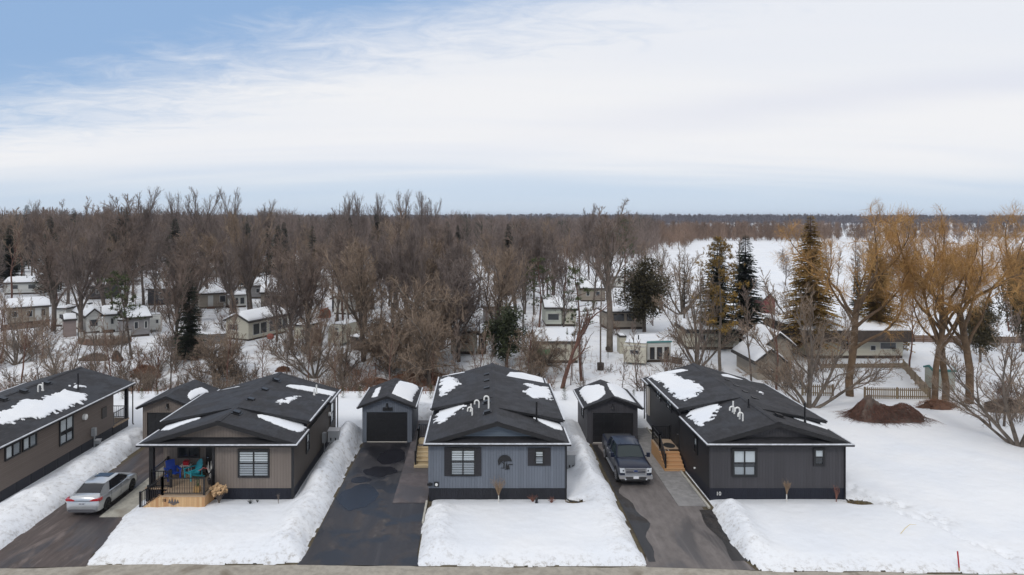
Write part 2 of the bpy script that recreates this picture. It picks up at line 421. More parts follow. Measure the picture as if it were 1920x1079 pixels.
def snow_height(X, Y):
    Xw, Yw = warp(X, Y)
    Xs, Ys = warp(X, Y, 0.08)
    d = Yw - road_edge(Xw)
    r1 = -19.15 + 0.9 * np.clip((37 - Yw) / 5, 0, 1)
    dw1 = np.where((Yw < 49.2), np.maximum(-23.45 - 0.03 * (Yw - 38) - Xw, Xw - r1), 9)
    d = np.minimum(d, np.where(Yw < 49.2, dw1, np.hypot(np.maximum(dw1, 0), Yw - 49.2)))
    d = np.minimum(d, rect_d(Xw, Yw, -8.45, -2.92, 30, 49.3))
    d = np.minimum(d, rect_d(Xs, Ys, -4.9, -2.7, 38, 54.4))
    rr = np.interp(Yw, [31, 32.5, 34, 38.5], [13.1, 12.5, 12.35, 12.8])
    dd3 = np.maximum(7.72 - Xw, Xw - rr)
    d = np.minimum(d, np.where(Yw < 49.1, dd3, np.hypot(np.maximum(dd3, 0), Yw - 49.1)))
    d = np.minimum(d, rect_d(Xs, Ys, 11.1, 13.0, 38, 52.4))
    # mud and leaves laid bare by the corners
    d = np.minimum(d, np.hypot((Xw - 21.5) / 1.15, (Yw - 38.75) / 0.75) - 0.62)
    d = np.minimum(d, np.hypot((Xw - 5.45) / 1.2, (Yw - 38.75) / 0.6) - 0.5)
    for a, b, r in ((22.9, 38.6, .10), (23.3, 38.0, .12), (23.9, 36.6, .12), (24.3, 36.0, .08), (24.9, 32.5, .15)):
        d = np.minimum(d, np.hypot(X - a, (Y - b)) - r * (0.6 + 0.8 * vnoise(X * 7, Y * 7)))
    h = 0.17 + 0.16 * fbm(X * 0.16, Y * 0.16, 3) + 0.05 * (fbm(X * 0.9, Y * 0.9, 3) - .5)
    rough = 0
    def ridge(x0, y0, x1, y1, hh, wd, lump=0.5):
        L2 = (x1 - x0) ** 2 + (y1 - y0) ** 2
        t = np.clip(((X - x0) * (x1 - x0) + (Y - y0) * (y1 - y0)) / L2, 0, 1)
        q = np.hypot(X - (x0 + t * (x1 - x0)), Y - (y0 + t * (y1 - y0))) / wd
        g = np.exp(-q * q)
        return hh * g * (1 - lump + 2 * lump * fbm(X * 0.42 + 8, Y * 0.42, 4)), g
    banks = [(-24.9, 32.8, -25.0, 50, .50, 1.25), (-9.5, 33, -9.5, 40, .38, .85), (-9.5, 41, -9.6, 49.5, .80, .95), (-9.0, 46.5, -8.9, 50.5, .5, .8),
             (-2.0, 33, -2.1, 37.3, .30, .8), (6.9, 33, 6.9, 41, .25, .8), (6.6, 42, 6.8, 48, .60, .7), (5.9, 49, 6.8, 53, .25, 1.2),
             (13.3, 33, 13.6, 37.6, .42, .75), (-3.5, 55.5, -6.5, 57.5, .45, 1.2), (-17.2, 34, -12, 34.2, .10, 2.2), (11.6, 54.0, 13.5, 54.6, .3, .7), (-21.5, 56, -19.5, 55, .2, 1)]
    hb = 0
    for b in banks:
        a, g = ridge(*b); hb = hb + a; rough = np.maximum(rough, g * min(1, b[4] / .5))
    chunk = np.maximum(0, vnoise(X * 2.3 + 4 * fbm(X * .5, Y * .5, 2), Y * 2.3) - .62) * (vnoise(X * .35 + 3, Y * .35) > .45)
    h = h + rough * (0.22 * (fbm(X * .8, Y * .8, 4) - .5) + 0.10 * (fbm(X * 4.5, Y * 4.5, 3) - .5) * .6 + .35 * chunk)
    h = h + (0.04 + .05 * rough) * (fbm(X * 3.1 + 5, Y * 3.1, 3) - .5)
    # line of footprints across the open lot
    t = np.clip((Y - 31.6) / 7.2, 0, 1); lx = 25.2 - 3.2 * t + 0.25 * np.sin(Y * 2)
    q = np.exp(-((X - lx) / .22) ** 2) * (Y < 41)
    h = h - q * 0.14 * (vnoise(X * 5, Y * 3.2) > .5)
    t2 = np.clip((Y - 41) / 8, 0, 1); lx2 = 21.9 + .7 * np.sin(Y * .7)
    h = h - np.exp(-((X - lx2) / .35) ** 2) * (Y > 39.5) * (Y < 50) * .10 * (vnoise(X * 4, Y * 3) > .55)
    dh = np.full(X.shape, 99.)
    for x0, x1, y0, y1 in HOUSES: dh = np.minimum(dh, rect_d(X, Y, x0, x1, y0, y1))
    h = h * (0.30 + 0.70 * np.clip(dh / 1.1, 0, 1) ** .8) + hb * np.clip(.35 + dh / .7, 0, 1)
    h = h * (1 - np.exp(-np.maximum(d, 0) / 0.22))
    # plough ridge at the road edge is low
    de = Y - road_edge(X); h = h * (0.35 + 0.65 * np.clip(de / 1.3, 0, 1))
    z = np.where(d > 0, h + 0.012, -0.05)
    far = np.clip((Y - 58.5) / 3.5, 0, 1); z = z * (1 - far) + 0.22 * far
    dirt = np.exp(-np.maximum(d, 0) / 0.55) * 0.55 + rough * 0.42 + np.exp(-np.maximum(de, 0) / 0.4) * .3
    return z, d, np.clip(dirt, 0, 1)
gx = np.arange(-54, 58, 0.11); gy = np.arange(30.3, 62.7, 0.11)
X, Y = np.meshgrid(gx, gy); Z, Dm, Dirt = snow_height(X, Y)
inside = np.zeros(X.shape, bool)
for x0, x1, y0, y1 in HOUSES: inside |= (X > x0 + .3) & (X < x1 - .3) & (Y > y0 + .3) & (Y < y1 - .3)
okv = (Dm > -0.12) & ~inside
keep = okv[:-1, :-1] & okv[1:, :-1] & okv[:-1, 1:] & okv[1:, 1:]
me, used = grid_mesh('snow', X, Y, Z, M_YARD, keep)
at = me.attributes.new('dirt', 'FLOAT', 'POINT'); at.data.foreach_set('value', Dirt.ravel()[used].astype(np.float32))
snow = bpy.data.objects.new('snow', me); COL.objects.link(snow); struct(snow)
def snow_z(x, y):
    if y > 62: return float(terr(x, y))
    return max(0.0, float(snow_height(np.array([[x]], float), np.array([[y]], float))[0][0, 0]))

def geo(a, b, first, g):
    o = [a]; s_ = first
    while o[-1] < b: o.append(o[-1] + s_); s_ *= g
    o[-1] = b; return o
ys = [-60, 10, 25] + list(np.arange(30, 62.3, 4)) + [62.35, 62.4] + geo(62.9, 5200, .5, 1.022)[0:]
xs = geo(0, 5200, 1.2, 1.035); xs = sorted([-a for a in xs[1:]] + xs)
X, Y = np.meshgrid(np.array(xs), np.array(ys))
fade = np.clip((400 - Y) / 300, 0, 1)
Z = np.where(Y < 62.38, -0.03, terr(X, Y) + fade * 0.35 * (fbm(X * .22, Y * .22, 4) - .5) * np.clip((Y - 62.4) / 3, 0, 1))
soil = mat('soil', (0.055, 0.042, 0.028), 0.95, col2=(0.11, 0.09, 0.05), vscale=2.5, bump=.6, bscale=8)
me, used = grid_mesh('ground', X, Y, Z, soil); me.materials.append(M_LAND)
cy = np.array([p.center.y for p in me.polygons]); me.polygons.foreach_set('material_index', (cy > 62.38).astype(np.int32)); me.update()
ground = bpy.data.objects.new('ground', me); COL.objects.link(ground); struct(ground)

def sheet(name, pts, z, m):
    mb = MB(); mb.add([(x, y, z) for x, y in pts], [tuple(range(len(pts)))])
    o = mb.build(name, m); struct(o); return o
P_ROAD = paving('road_asphalt', (0.30, 0.275, 0.235), (0.15, 0.120, 0.085), 0.12, 0, 0.0, light=(0.36, 0.335, 0.29), seed=3)
xr = np.linspace(-90, 90, 400)
er = road_edge(xr) - 0.10 + (fbm(xr * .5, xr * 0 + 2, 4) - .5) * .35
sheet('road', [(-90, 8), (90, 8)] + [(float(a), float(b)) for a, b in zip(xr[::-1], er[::-1])], 0.0, P_ROAD)
D1 = paving('drive_brown', (0.080, 0.064, 0.060), (0.030, 0.027, 0.031), 0.55, 0, 1.0, light=(0.17, 0.14, 0.13), seed=1)
D2 = paving('drive_black', (0.062, 0.057, 0.060), (0.019, 0.018, 0.022), 0.66, 0.62, 0.6, light=(0.12, 0.108, 0.102), seed=2.2)
D3 = paving('drive_taupe', (0.140, 0.125, 0.120), (0.068, 0.062, 0.062), 0.30, 0, 0.8, seed=8)
def edge_x(ys_, x, amp=.05, s=1): return [(x + amp * math.sin(y * 2.1 + s), y) for y in ys_]
def drive(x0, x1, y1, m, flare=0.4):
    e0, e1 = float(road_edge(x0)) - .12, float(road_edge(x1)) - .12
    return sheet('driveway', [(x0 - flare, e0), (x1 + flare, e1), (x1 + .05, e1 + 1.2)] + [(x1, y1), (x0, y1)] + [(x0, e0 + 1.2)], 0.006, m)
drive(-23.35, -18.6, 49.15, D1); drive(-8.3, -3.05, 49.3, D2, .2); drive(7.95, 12.3, 49.1, D3, .3)
PUD = mat('puddle', (0.013, 0.013, 0.018), 0.22, spec=.3)
def puddle(cx, cy, rx, ry, s_):
    pts = []
    for i in range(40):
        a = 2 * math.pi * i / 40; q = 0.72 + 0.6 * float(fbm(np.array(math.cos(a) * 1.6 + s_), np.array(math.sin(a) * 1.6 + s_ * 2), 3)); pts.append((cx + rx * q * math.cos(a), cy + ry * q * math.sin(a)))
    return sheet('puddle', pts, 0.012, PUD)
puddle(-7.05, 39.7, 1.15, 1.7, 3); puddle(-6.3, 43.6, 1.1, .9, 8); puddle(-5.9, 46.4, .9, 1.5, 14); puddle(-7.3, 42.2, .6, .5, 5)
# damp dark margins along the right-hand drive
damp = paving('damp_margin', (0.035, 0.030, 0.028), (0.018, 0.017, 0.018), 0.6, 0, .6, seed=4)
pl = [(7.9, y) for y in np.arange(32.2, 48.8, .5)]; pr = [(8.55 + .28 * math.sin(y * .9) + .15 * math.sin(y * 2.3), y) for y in np.arange(32.2, 48.8, .5)]
sheet('driveway', pl + pr[::-1], 0.011, damp)
pl = [(11.95 + .12 * math.sin(y * 1.7), y) for y in np.arange(32.3, 38.3, .4)]; pr = [(12.75, y) for y in np.arange(32.3, 38.3, .4)]
sheet('driveway', pl + pr[::-1], 0.011, damp)
C1 = paving('slab_pale', (0.36, 0.345, 0.30), (0.22, 0.19, 0.15), 0.15, 0, .3, seed=5, rough_dry=.9)
C2 = paving('slab_mauve', (0.115, 0.100, 0.104), (0.062, 0.055, 0.058), 0.45, 0, .2, seed=6, light=(.155, .14, .14))
C3 = paving('slab_grey', (0.235, 0.228, 0.225), (0.19, 0.185, 0.185), 0.3, 0, .2, seed=7)
def slab(name, x0, x1, y0, y1, th, m, joints=()):
    mb = MB(); ys_ = [y0] + list(joints) + [y1]
    for a, b in zip(ys_[:-1], ys_[1:]): mb.box(x0, x1, a + .008, b - .008, -.05, th)
    o = mb.build(name, m); struct(o); return o
slab('walkway', -20.45, -18.75, 36.95, 48.9, .035, C1, (38.6, 41.5, 44.5))
slab('walkway', -4.93, -2.99, 38.78, 54.4, .035, C2, (43, 47.5))
slab('walkway', 11.08, 12.62, 38.35, 52.4, .035, C3, (43, 47.6))
mb = MB(); mb.box(12.64, 12.76, 38.1, 52.4, -.02, .09); o = mb.build('kerb', mat('kerb_conc', (.45, .43, .38), .9, var=.15)); struct(o)
mb = MB(); mb.box(-3.06, -2.96, 36.2, 38.9, -.02, .12); o = mb.build('kerb', MATS['kerb_conc']); struct(o)

# ================================================================== houses
BLK = mat('black_trim', (0.012, 0.012, 0.014), 0.45)
BLKM = mat('black_metal', (0.010, 0.010, 0.012), 0.35, spec=.5)
LIP = mat('pale_lip', (0.62, 0.64, 0.68), 0.5, var=.2, vscale=4)
WHT = mat('white_plastic', (0.78, 0.78, 0.76), 0.4)
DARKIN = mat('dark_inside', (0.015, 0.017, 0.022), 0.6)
BLIND = mat('blind_white', (0.86, 0.86, 0.86), 0.6)
BLINDG = mat('blind_grey', (0.46, 0.47, 0.49), 0.6)
SH_Y = shingles('shingle_side', 'y'); SH_X = shingles('shingle_front', 'x')
def glass_mat():
    m = bpy.data.materials.new('window_glass'); m.use_nodes = True; t = NT(m.node_tree); t.n.clear()
    tr = t.node('ShaderNodeBsdfTransparent'); tr.inputs[0].default_value = (0.88, 0.90, 0.91, 1)
    gl = t.node('ShaderNodeBsdfGlossy'); gl.inputs['Roughness'].default_value = 0.04; gl.inputs[0].default_value = (.9, .93, .95, 1)
    fr = t.node('ShaderNodeFresnel'); fr.inputs[0].default_value = 1.4
    mx = t.node('ShaderNodeMixShader'); geo_ = t.node('ShaderNodeNewGeometry'); t.put(mx.inputs[0], t.math('MULTIPLY', t.math('ADD', fr.outputs[0], 0.04), t.math('SUBTRACT', 1.0, geo_.outputs['Backfacing']))); t.l.new(tr.outputs[0], mx.inputs[1]); t.l.new(gl.outputs[0], mx.inputs[2])
    o = t.node('ShaderNodeOutputMaterial'); t.l.new(mx.outputs[0], o.inputs[0]); return m
GLASS = glass_mat()

def W(mb, name, mats, parent, smooth=None):
    """mesh written in world coordinates under an unrotated thing"""
    o = mb.build(name, mats, parent, smooth)
    if parent is not None and parent.type == 'EMPTY': o.location = -parent.location
    return o

def window(parent, face, p, a0, a1, z0, z1, cols=2, rail=True, blind='slats', out=-1, fw=.09, label=None):
    """face 'y': wall plane y=p, a = x, looks towards out*y.  face 'x': wall plane x=p, a = y."""
    def bx(mb, b0, b1, c0, c1, d0, d1):
        e0, e1 = p + out * d0, p + out * d1
        if face == 'y': mb.box(b0, b1, e0, e1, c0, c1)
        else: mb.box(e0, e1, b0, b1, c0, c1)
    fr = MB()
    bx(fr, a0, a1, z0, z0 + fw, 0, .07); bx(fr, a0, a1, z1 - fw, z1, 0, .07)
    bx(fr, a0, a0 + fw, z0 + fw, z1 - fw, 0, .07); bx(fr, a1 - fw, a1, z0 + fw, z1 - fw, 0, .07)
    wcol = (a1 - a0 - 2 * fw) / cols; zm = (z0 + z1) / 2
    for k in range(1, cols):
        x = a0 + fw + k * wcol; bx(fr, x - .035, x + .035, z0 + fw, z1 - fw, 0, .06)
    if rail: bx(fr, a0 + fw, a1 - fw, zm - .03, zm + .03, 0, .055)
    f = W(fr, 'window', BLK, parent)
    if label: f['label'] = label
    gl = MB(); bx(gl, a0 + fw, a1 - fw, z0 + fw, z1 - fw, .026, .030); W(gl, 'pane', GLASS, f)
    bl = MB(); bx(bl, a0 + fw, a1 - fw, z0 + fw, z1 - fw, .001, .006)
    bl.cur = 1
    L0, L1 = a0 + fw, a1 - fw
    if blind == 'slats':
        n = int((z1 - z0 - 2 * fw) / .135)
        for k in range(n):
            za = z0 + fw + .02 + k * .135
            bl.cur = 2 if za > zm else 1
            bx(bl, L0 + .01, L1 - .01, za, za + .10, .008, .014)
    elif blind == 'half':
        bl.cur = 2; bx(bl, L0, L1, zm + .03, z1 - fw, .008, .014); bl.cur = 1
        bx(bl, L0 + .04, L1 - .05, z0 + fw, zm - .25, .008, .012)
    elif blind == 'top':
        bl.cur = 2; bx(bl, L0, L1, zm - .02, z1 - fw, .008, .014)
    elif blind == 'drape':
        bl.cur = 2; bx(bl, L0, L0 + (L1 - L0) * .42, z0 + fw, z1 - fw, .008, .014)
        bl.cur = 1; bx(bl, L0 + (L1 - L0) * .55, L1, z0 + fw, z1 - fw, .008, .014)
    W(bl, 'blind', [DARKIN, BLINDG, BLIND], f)
    return f

class Roof:
    """lower gable roof with its pitch s; finds the roof point behind a pixel"""
    def __init__(s, X0, X1, ze, sl): s.X0 = X0; s.X1 = X1; s.ze = ze; s.s = sl; s.xc = (X0 + X1) / 2; s.zr = ze + sl * (X1 - X0) / 2
    def z(s, x, ze=None):
        ze = s.ze if ze is None else ze; k = (s.zr - ze) / (s.xc - s.X0)
        return ze + k * (x - s.X0) if x < s.xc else ze + k * (s.X1 - x)
    def hit(s, px, py, side, ze=None):
        ze = s.ze if ze is None else ze; k = (s.zr - ze) / (s.xc - s.X0)
        if side == 'L': D = (H - ze + k * s.X0) * F / ((py - HY) + k * (px - PX))
        else: D = (H - ze - k * s.X1) * F / ((py - HY) - k * (px - PX))
        return ((px - PX) * D / F, D)

def in_poly(px, py, poly):
    ins = np.zeros(px.shape, bool); n = len(poly); dmin = np.full(px.shape, 1e9)
    for i in range(n):
        x1, y1 = poly[i]; x2, y2 = poly[(i + 1) % n]
        c = ((y1 > py) != (y2 > py)) & (px < (x2 - x1) * (py - y1) / ((y2 - y1) or 1e-9) + x1)
        ins ^= c
        dx, dy = x2 - x1, y2 - y1; L2 = dx * dx + dy * dy + 1e-12
        t = np.clip(((px - x1) * dx + (py - y1) * dy) / L2, 0, 1)
        dmin = np.minimum(dmin, np.hypot(px - x1 - t * dx, py - y1 - t * dy))
    return ins, dmin
def snow_patch(parent, rf, poly_px, side, ze=None, org=(0, 0), k=1.0, thick=.075, jag=.10, step=.06):
    """a slab of old snow lying on one slope, melted to a shingle-stepped edge"""
    pts = [rf.hit(org[0] + a / k, org[1] + b / k, side, ze) for a, b in poly_px]
    xs_ = [p[0] for p in pts]; ys_ = [p[1] for p in pts]
    lim0 = rf.X0 + .10; lim1 = rf.X1 - .10
    gx_ = np.arange(max(min(xs_) - .2, lim0), min(max(xs_) + .2, lim1), step); gy_ = np.arange(min(ys_) - .2, max(ys_) + .2, step)
    if len(gx_) < 3 or len(gy_) < 3: return
    X, Y = np.meshgrid(gx_, gy_)
    rowx = np.floor(X / .17)                               # the edge steps with the shingle rows
    jx = (vnoise(rowx * 3.7, np.floor(Y / .3)) - .5) * 2 * jag; jy = (vnoise(rowx * 5.3 + 9, np.floor(Y / .25) * .7) - .5) * 3.2 * jag
    ins, dm = in_poly(X + jx, Y + jy, pts)
    K = (rf.zr - (rf.ze if ze is None else ze)) / (rf.xc - rf.X0); zz = rf.ze if ze is None else ze
    if jag > .04: ins &= (dm > .24) | (fbm(X * 2.4 + 3, Y * 4.5, 4) > .47)      # the thin rim breaks up into islands
    base = np.where(side == 'L', zz + K * (X - rf.X0), zz + K * (rf.X1 - X)) + .012
    Z = base + np.where(ins, thick * (1 - np.exp(-dm / .12)) * (0.6 + .8 * fbm(X * 1.5, Y * 1.5, 3)), 0.0)
    kp = ins[:-1, :-1] & ins[1:, :-1] & ins[:-1, 1:] & ins[1:, 1:]
    if not kp.any(): return
    me, _ = grid_mesh('snow_patch', X, Y, Z, M_SNOW, kp)
    # a skirt, so that the patch is a solid slab from every side
    bm = bmesh.new(); bm.from_mesh(me)
    be = [e for e in bm.edges if e.is_boundary]
    r = bmesh.ops.extrude_edge_only(bm, edges=be)
    for v_ in [g for g in r['geom'] if isinstance(g, bmesh.types.BMVert)]: v_.co.z -= .05
    bm.to_mesh(me); bm.free()
    o = bpy.data.objects.new('snow_patch', me); COL.objects.link(o); o.parent = parent
    return o

def roof_vent(parent, rf, px, py, side):
    x, y = rf.hit(px, py, side); z = rf.z(x)
    mb = MB(); K = rf.s * (1 if side == 'L' else -1)
    for (dx, dy, z0, z1) in ((.26, .26, -.05, .04), (.19, .19, .04, .15)):
        c = [(x - dx, y - dy), (x + dx, y - dy), (x + dx, y + dy), (x - dx, y + dy)]
        vs = [(a, b, z + (a - x) * K + z0) for a, b in c] + [(a, b, z + (a - x) * K + z1) for a, b in c]
        mb.add(vs, [(0, 3, 2, 1), (4, 5, 6, 7), (0, 1, 5, 4), (1, 2, 6, 5), (2, 3, 7, 6), (3, 0, 4, 7)])
    return mb.build('roof_vent', BLKM, parent)
def flue(parent, rf, px, py, side, hgt=1.2, r=.06, goose=False, white=False, ze=None, turn=-1):
    x, y = rf.hit(px, py, side, ze); z = rf.z(x, ze) - .1
    mb = MB()
    if goose:
        q = .14; pts = [(x, y, z), (x, y, z + hgt)] + [(x + turn * q * (1 - math.cos(a)), y, z + hgt + q * math.sin(a)) for a in (0.5, 1.05, 1.57, 2.1, 2.6)] + [(x + turn * 2 * q, y, z + hgt - .10)]
        mb.tube(pts, r, 8)
    else:
        mb.tube([(x, y, z), (x, y, z + hgt)], r, 8); mb.tube([(x, y, z), (x, y, z + .22)], [r * 2.2, r * 1.2], 8)
    return mb.build('flue_pipe', WHT if white else BLKM, parent, 40)

def park_home(name, label, X0, X1, D0, D1, mL, mR, skin, gable, skirt, foot, inset=.2, ze=3.36, sl=.29, zm=3.80, front_wall=True):
    rf = Roof(X0, X1, ze, sl); xc, zr = rf.xc, rf.zr
    root = thing(name, label, 'house', ((X0 + X1) / 2, (D0 + D1) / 2, 0))
    TH = .13
    mb = MB()
    yf = D0 + .15
    for (sgn, Xe, m) in ((1, X0, mL), (-1, X1, mR)):
        K = sl
        cuts = [(yf, m[0]), (m[1], D1)] if m else [(yf, D1)]
        for a, b in cuts:
            if sgn > 0: q = [(Xe, a, ze), (xc, a, zr), (xc, b, zr), (Xe, b, ze)]
            else: q = [(xc, a, zr), (Xe, a, ze), (Xe, b, ze), (xc, b, zr)]
            mb.slab(q, TH)
        if m:
            a, b = m[0] - .02, m[1] + .02; Xo = Xe - sgn * .03
            if sgn > 0: q = [(Xo, a, zm), (xc, a, zr + .01), (xc, b, zr + .01), (Xo, b, zm)]
            else: q = [(xc, a, zr + .01), (Xo, a, zm), (Xo, b, zm), (xc, b, zr + .01)]
            mb.slab(q, .15)
    roof = W(mb, 'roof', SH_Y, root)
    mb = MB()       # pent strip across the front
    mb.slab([(X0, D0, ze), (X1, D0, ze), (X1 - .62, D0 + .62, ze + .18), (X0 + .62, D0 + .62, ze + .18)], .10)
    W(mb, 'pent_roof', SH_X, root)
    mb = MB()       # ridge cap
    for sgn in (1, -1):
        q = [(xc - .16 * sgn, yf - .01, zr - .16 * sl + .03), (xc, yf - .01, zr + .03), (xc, D1 + .01, zr + .03), (xc - .16 * sgn, D1 + .01, zr - .16 * sl + .03)]
        mb.slab(q if sgn > 0 else q[::-1], .02)
    mb.build('ridge_cap', SH_X, roof)
    mb = MB()       # black fascia on the rakes, gap boards under the raised middle roof
    for sgn, Xe in ((1, X0), (-1, X1)):
        e = Xe + sgn * .32; ez = ze + .32 * sl
        mb.hull2([(e, ez - .02), (xc, zr - .02), (xc, zr - .25), (e, ez - .25)] if sgn > 0 else [(e, ez - .25), (xc, zr - .25), (xc, zr - .02), (e, ez - .02)], 'y', yf - .03, yf)
        mb.hull2([(Xe, ze - .02), (xc, zr - .02), (xc, zr - .2), (Xe, ze - .2)] if sgn > 0 else [(Xe, ze - .2), (xc, zr - .2), (xc, zr - .02), (Xe, ze - .02)], 'y', D1, D1 + .03)
        m = mL if sgn > 0 else mR
        if m:
            xw = Xe + sgn * (inset - .02)
            for yy in (m[0] + .28, m[1] - .33):
                pts = [(xw, ze - .1), (xc, zr - .01), (xw, zm - .12)]
                mb.hull2(pts if sgn < 0 else pts[::-1], 'y', yy, yy + .05)
            for yy in (m[0] - .05, m[1] + .02):
                Xo = Xe - sgn * .03
                pts = [(Xo, zm - .01), (xc, zr), (xc, zr - .04), (Xo, zm - .19)]
                mb.hull2(pts if sgn > 0 else pts[::-1], 'y', yy, yy + .03)
    for pc in pieces(mb): W(pc, 'fascia', BLK, root)
    mb = MB()
    mb.hull2([(X0 + .75, ze + .02), (X1 - .75, ze + .02), (xc, zr - .16)], 'y', D0 + .55, D0 + .66)
    W(mb, 'gable', gable, root)
    mb = MB(); mb.box(X0 + 1.3, X1 - 1.3, D0 + .51, D0 + .549, ze + .16, ze + .235); W(mb, 'gable_trim', BLK, root)
    mb = MB(); mb.hull2([(X0 + .3, ze - .06), (X1 - .3, ze - .06), (xc, zr - .16)], 'y', D1 - .5, D1 - .4)
    # gutters: dark trough with a pale lip
    g = MB(); G = .09
    def gut(x0, x1, y0, y1, z):
        g = MB(); g.cur = 0; g.box(x0, x1, y0, y1, z - .13, z - .035)
        g.cur = 1; g.box(x0 + .004, x1 - .004, y0 + .004, y1 - .004, z - .035, z + .022); W(g, 'gutter', [BLKM, LIP], root)
    gut(X0 - G, X1 + G, D0 - G, D0, ze)
    for sgn, Xe, m in ((-1, X0, mL), (1, X1, mR)):
        a0, a1 = sorted((Xe, Xe + sgn * G))
        segs_ = [(D0, m[0] - .25, ze, 0), (m[0], m[1], zm, .03), (m[1] + .05, D1, ze, 0)] if m else [(D0, D1, ze, 0)]
        for ya, yb, zz, o_ in segs_: gut(a0 + sgn * o_, a1 + sgn * o_, ya + .002, yb, zz)
    wl = MB(); wl.prism(foot, .74, 3.30)
    xs_ = [p[0] for p in foot]; w0, w1 = min(xs_), max(xs_)
    if mL: wl.box(w0, w0 + .12, mL[0] + .3, mL[1] - .3, 3.301, zm - .12)
    if mR: wl.box(w1 - .12, w1, mR[0] + .3, mR[1] - .3, 3.301, zm - .12)
    wl.hull2([(X0 + .3, 3.302), (X1 - .3, 3.302), (xc, zr - .16)], 'y', D1 - .5, D1 - .41)
    wall = W(wl, 'wall', skin, root)
    # corner boards, soffit
    cb = MB()
    cx_, cy_ = sum(p[0] for p in foot) / len(foot), sum(p[1] for p in foot) / len(foot)
    for (x, y) in foot: cb.box(x - .05, x + .05, y - .05, y + .05, .745, 3.29) if name_corner(x, y, foot) else None
    if cb.v: W(cb, 'corner_board', skin, root)
    sf = MB(); sf.box(X0 + .02, X1 - .02, D0 + .02, D1 - .05, 3.225, 3.24); W(sf, 'soffit', BLK, root)
    sk = MB()
    n = len(foot)
    fin = []
    for i, (x, y) in enumerate(foot):
        fin.append((x + (.03 if x < cx_ else -.03), y + (.03 if y < cy_ else -.03)))
    sk.prism(fin, -.1, .738); W(sk, 'skirting', skirt, root)
    return root, rf, roof, wall
def name_corner(x, y, foot): return False
def downspout(root, x, y, ztop=3.25, foot_dx=.5, foot_dy=-.3, zb=.12):
    mb = MB(); mb.tube([(x, y, ztop), (x, y, zb + .12), (x + foot_dx * .3, y + foot_dy * .3, zb), (x + foot_dx, y + foot_dy, zb)], .045, 6)
    return W(mb, 'downspout', BLKM, root, 40)
def rectf(x0, x1, y0, y1): return [(x0, y0), (x1, y0), (x1, y1), (x0, y1)]

TAUPE = siding('siding_taupe', (0.185, 0.155, 0.135), .165)
TAUPEH = siding('siding_taupe_lap', (0.138, 0.112, 0.097), .125, 'h')
BLUE = siding('siding_slate', (0.142, 0.160, 0.192), .155)
BLUEH = siding('gable_slate', (0.125, 0.158, 0.200), .16, 'h', .06)
CHAR = siding('siding_charcoal', (0.058, 0.056, 0.062), .165)
SKB = siding('skirt_black', (0.020, 0.021, 0.027), .12, 'v', .2)
SKN = siding('skirt_navy', (0.014, 0.016, 0.026), .12, 'v', .2)
SKP = siding('skirt_panel', (0.024, 0.025, 0.032), 1.3, 'v', .3)
WOOD = planks('deck_wood', (0.40, 0.20, 0.085), (0.62, 0.42, 0.22), .14, 'x')
WOODF = planks('deck_floor', (0.32, 0.23, 0.155), (0.44, 0.33, 0.23), .14, 'y')
WOODS = planks('step_wood', (0.48, 0.26, 0.12), (0.62, 0.38, 0.20), .5, 'y')
WOODP = planks('step_pale', (0.50, 0.38, 0.22), (0.62, 0.50, 0.32), .5, 'y')

# ---- far left house (lap siding, rear porch)
X0, X1 = -34.9, -26.62
r0, f0, roof0, _ = park_home('park_home', 'dark taupe lap sided bungalow cut by the left edge, beside the silver car', X0, X1, 38.12, 53.0, None, None, TAUPEH, TAUPE, SKP,
    [(X0 + .2, 38.45), (-26.9, 38.45), (-26.9, 50.5), (-29.6, 50.5), (-29.6, 52.6), (X0 + .2, 52.6)])
k5 = 4.904; o5 = (0, 700)
snow_patch(roof0, f0, [(-60, 370), (80, 315), (140, 265), (230, 240), (350, 245), (410, 205), (470, 205), (470, 185), (600, 150), (690, 175), (800, 195), (830, 225), (760, 290), (600, 340), (420, 415), (200, 440), (120, 470), (-60, 475)], 'R', org=o5, k=k5, jag=.09)
snow_patch(roof0, f0, [(620, 120), (700, 90), (810, 120), (800, 155), (700, 140)], 'R', org=o5, k=k5)
for a, b in ((30, 245), (220, 172), (430, 97)): roof_vent(roof0, f0, a / k5, 700 + b / k5, 'R')
flue(roof0, f0, 350 / k5, 700 + 172 / k5, 'R', .45, .05, True, True, turn=1); flue(roof0, f0, 392 / k5, 700 + 160 / k5, 'R', .65, .05, False, True)
flue(roof0, f0, 718 / k5, 700 + 150 / k5, 'R', 1.25, .055)
window(r0, 'x', -26.9, 38.9, 40.25, 2.30, 3.12, 2, False, 'drape', 1)
window(r0, 'x', -26.9, 40.4, 41.7, 2.30, 3.12, 2, False, 'drape', 1)
window(r0, 'x', -26.9, 43.95, 45.45, 1.45, 3.12, 2, True, 'half', 1)
mb = MB(); mb.tube([(-26.9, 46.7, 2.55), (-26.72, 46.7, 2.55)], .2, 14); mb.tube([(-26.72, 46.7, 2.55), (-26.66, 46.7, 2.55)], [.17, .1], 14); W(mb, 'wall_lamp', WHT, r0, 40)
mb = MB(); mb.box(-26.9, -26.84, 48.9, 49.5, 1.75, 2.5); W(mb, 'wall_vent', mat('vent_brown', (.05, .045, .042), .6), r0)
mb = MB(); mb.box(-26.88, -26.62, 47.55, 47.8, .95, 1.5); mb.tube([(-26.72, 47.68, .95), (-26.72, 47.68, .1)], .05, 6); W(mb, 'meter_box', mat('meter_grey', (.30, .31, .32), .5), r0)
mb = MB(); mb.box(-29.5, -26.9, 50.51, 52.75, .62, .74); W(mb, 'porch_floor', WOODF, r0)
mb = MB(); mb.box(-29.5, -26.94, 50.52, 52.7, -.1, .61); W(mb, 'porch_skirting', SKP, r0)
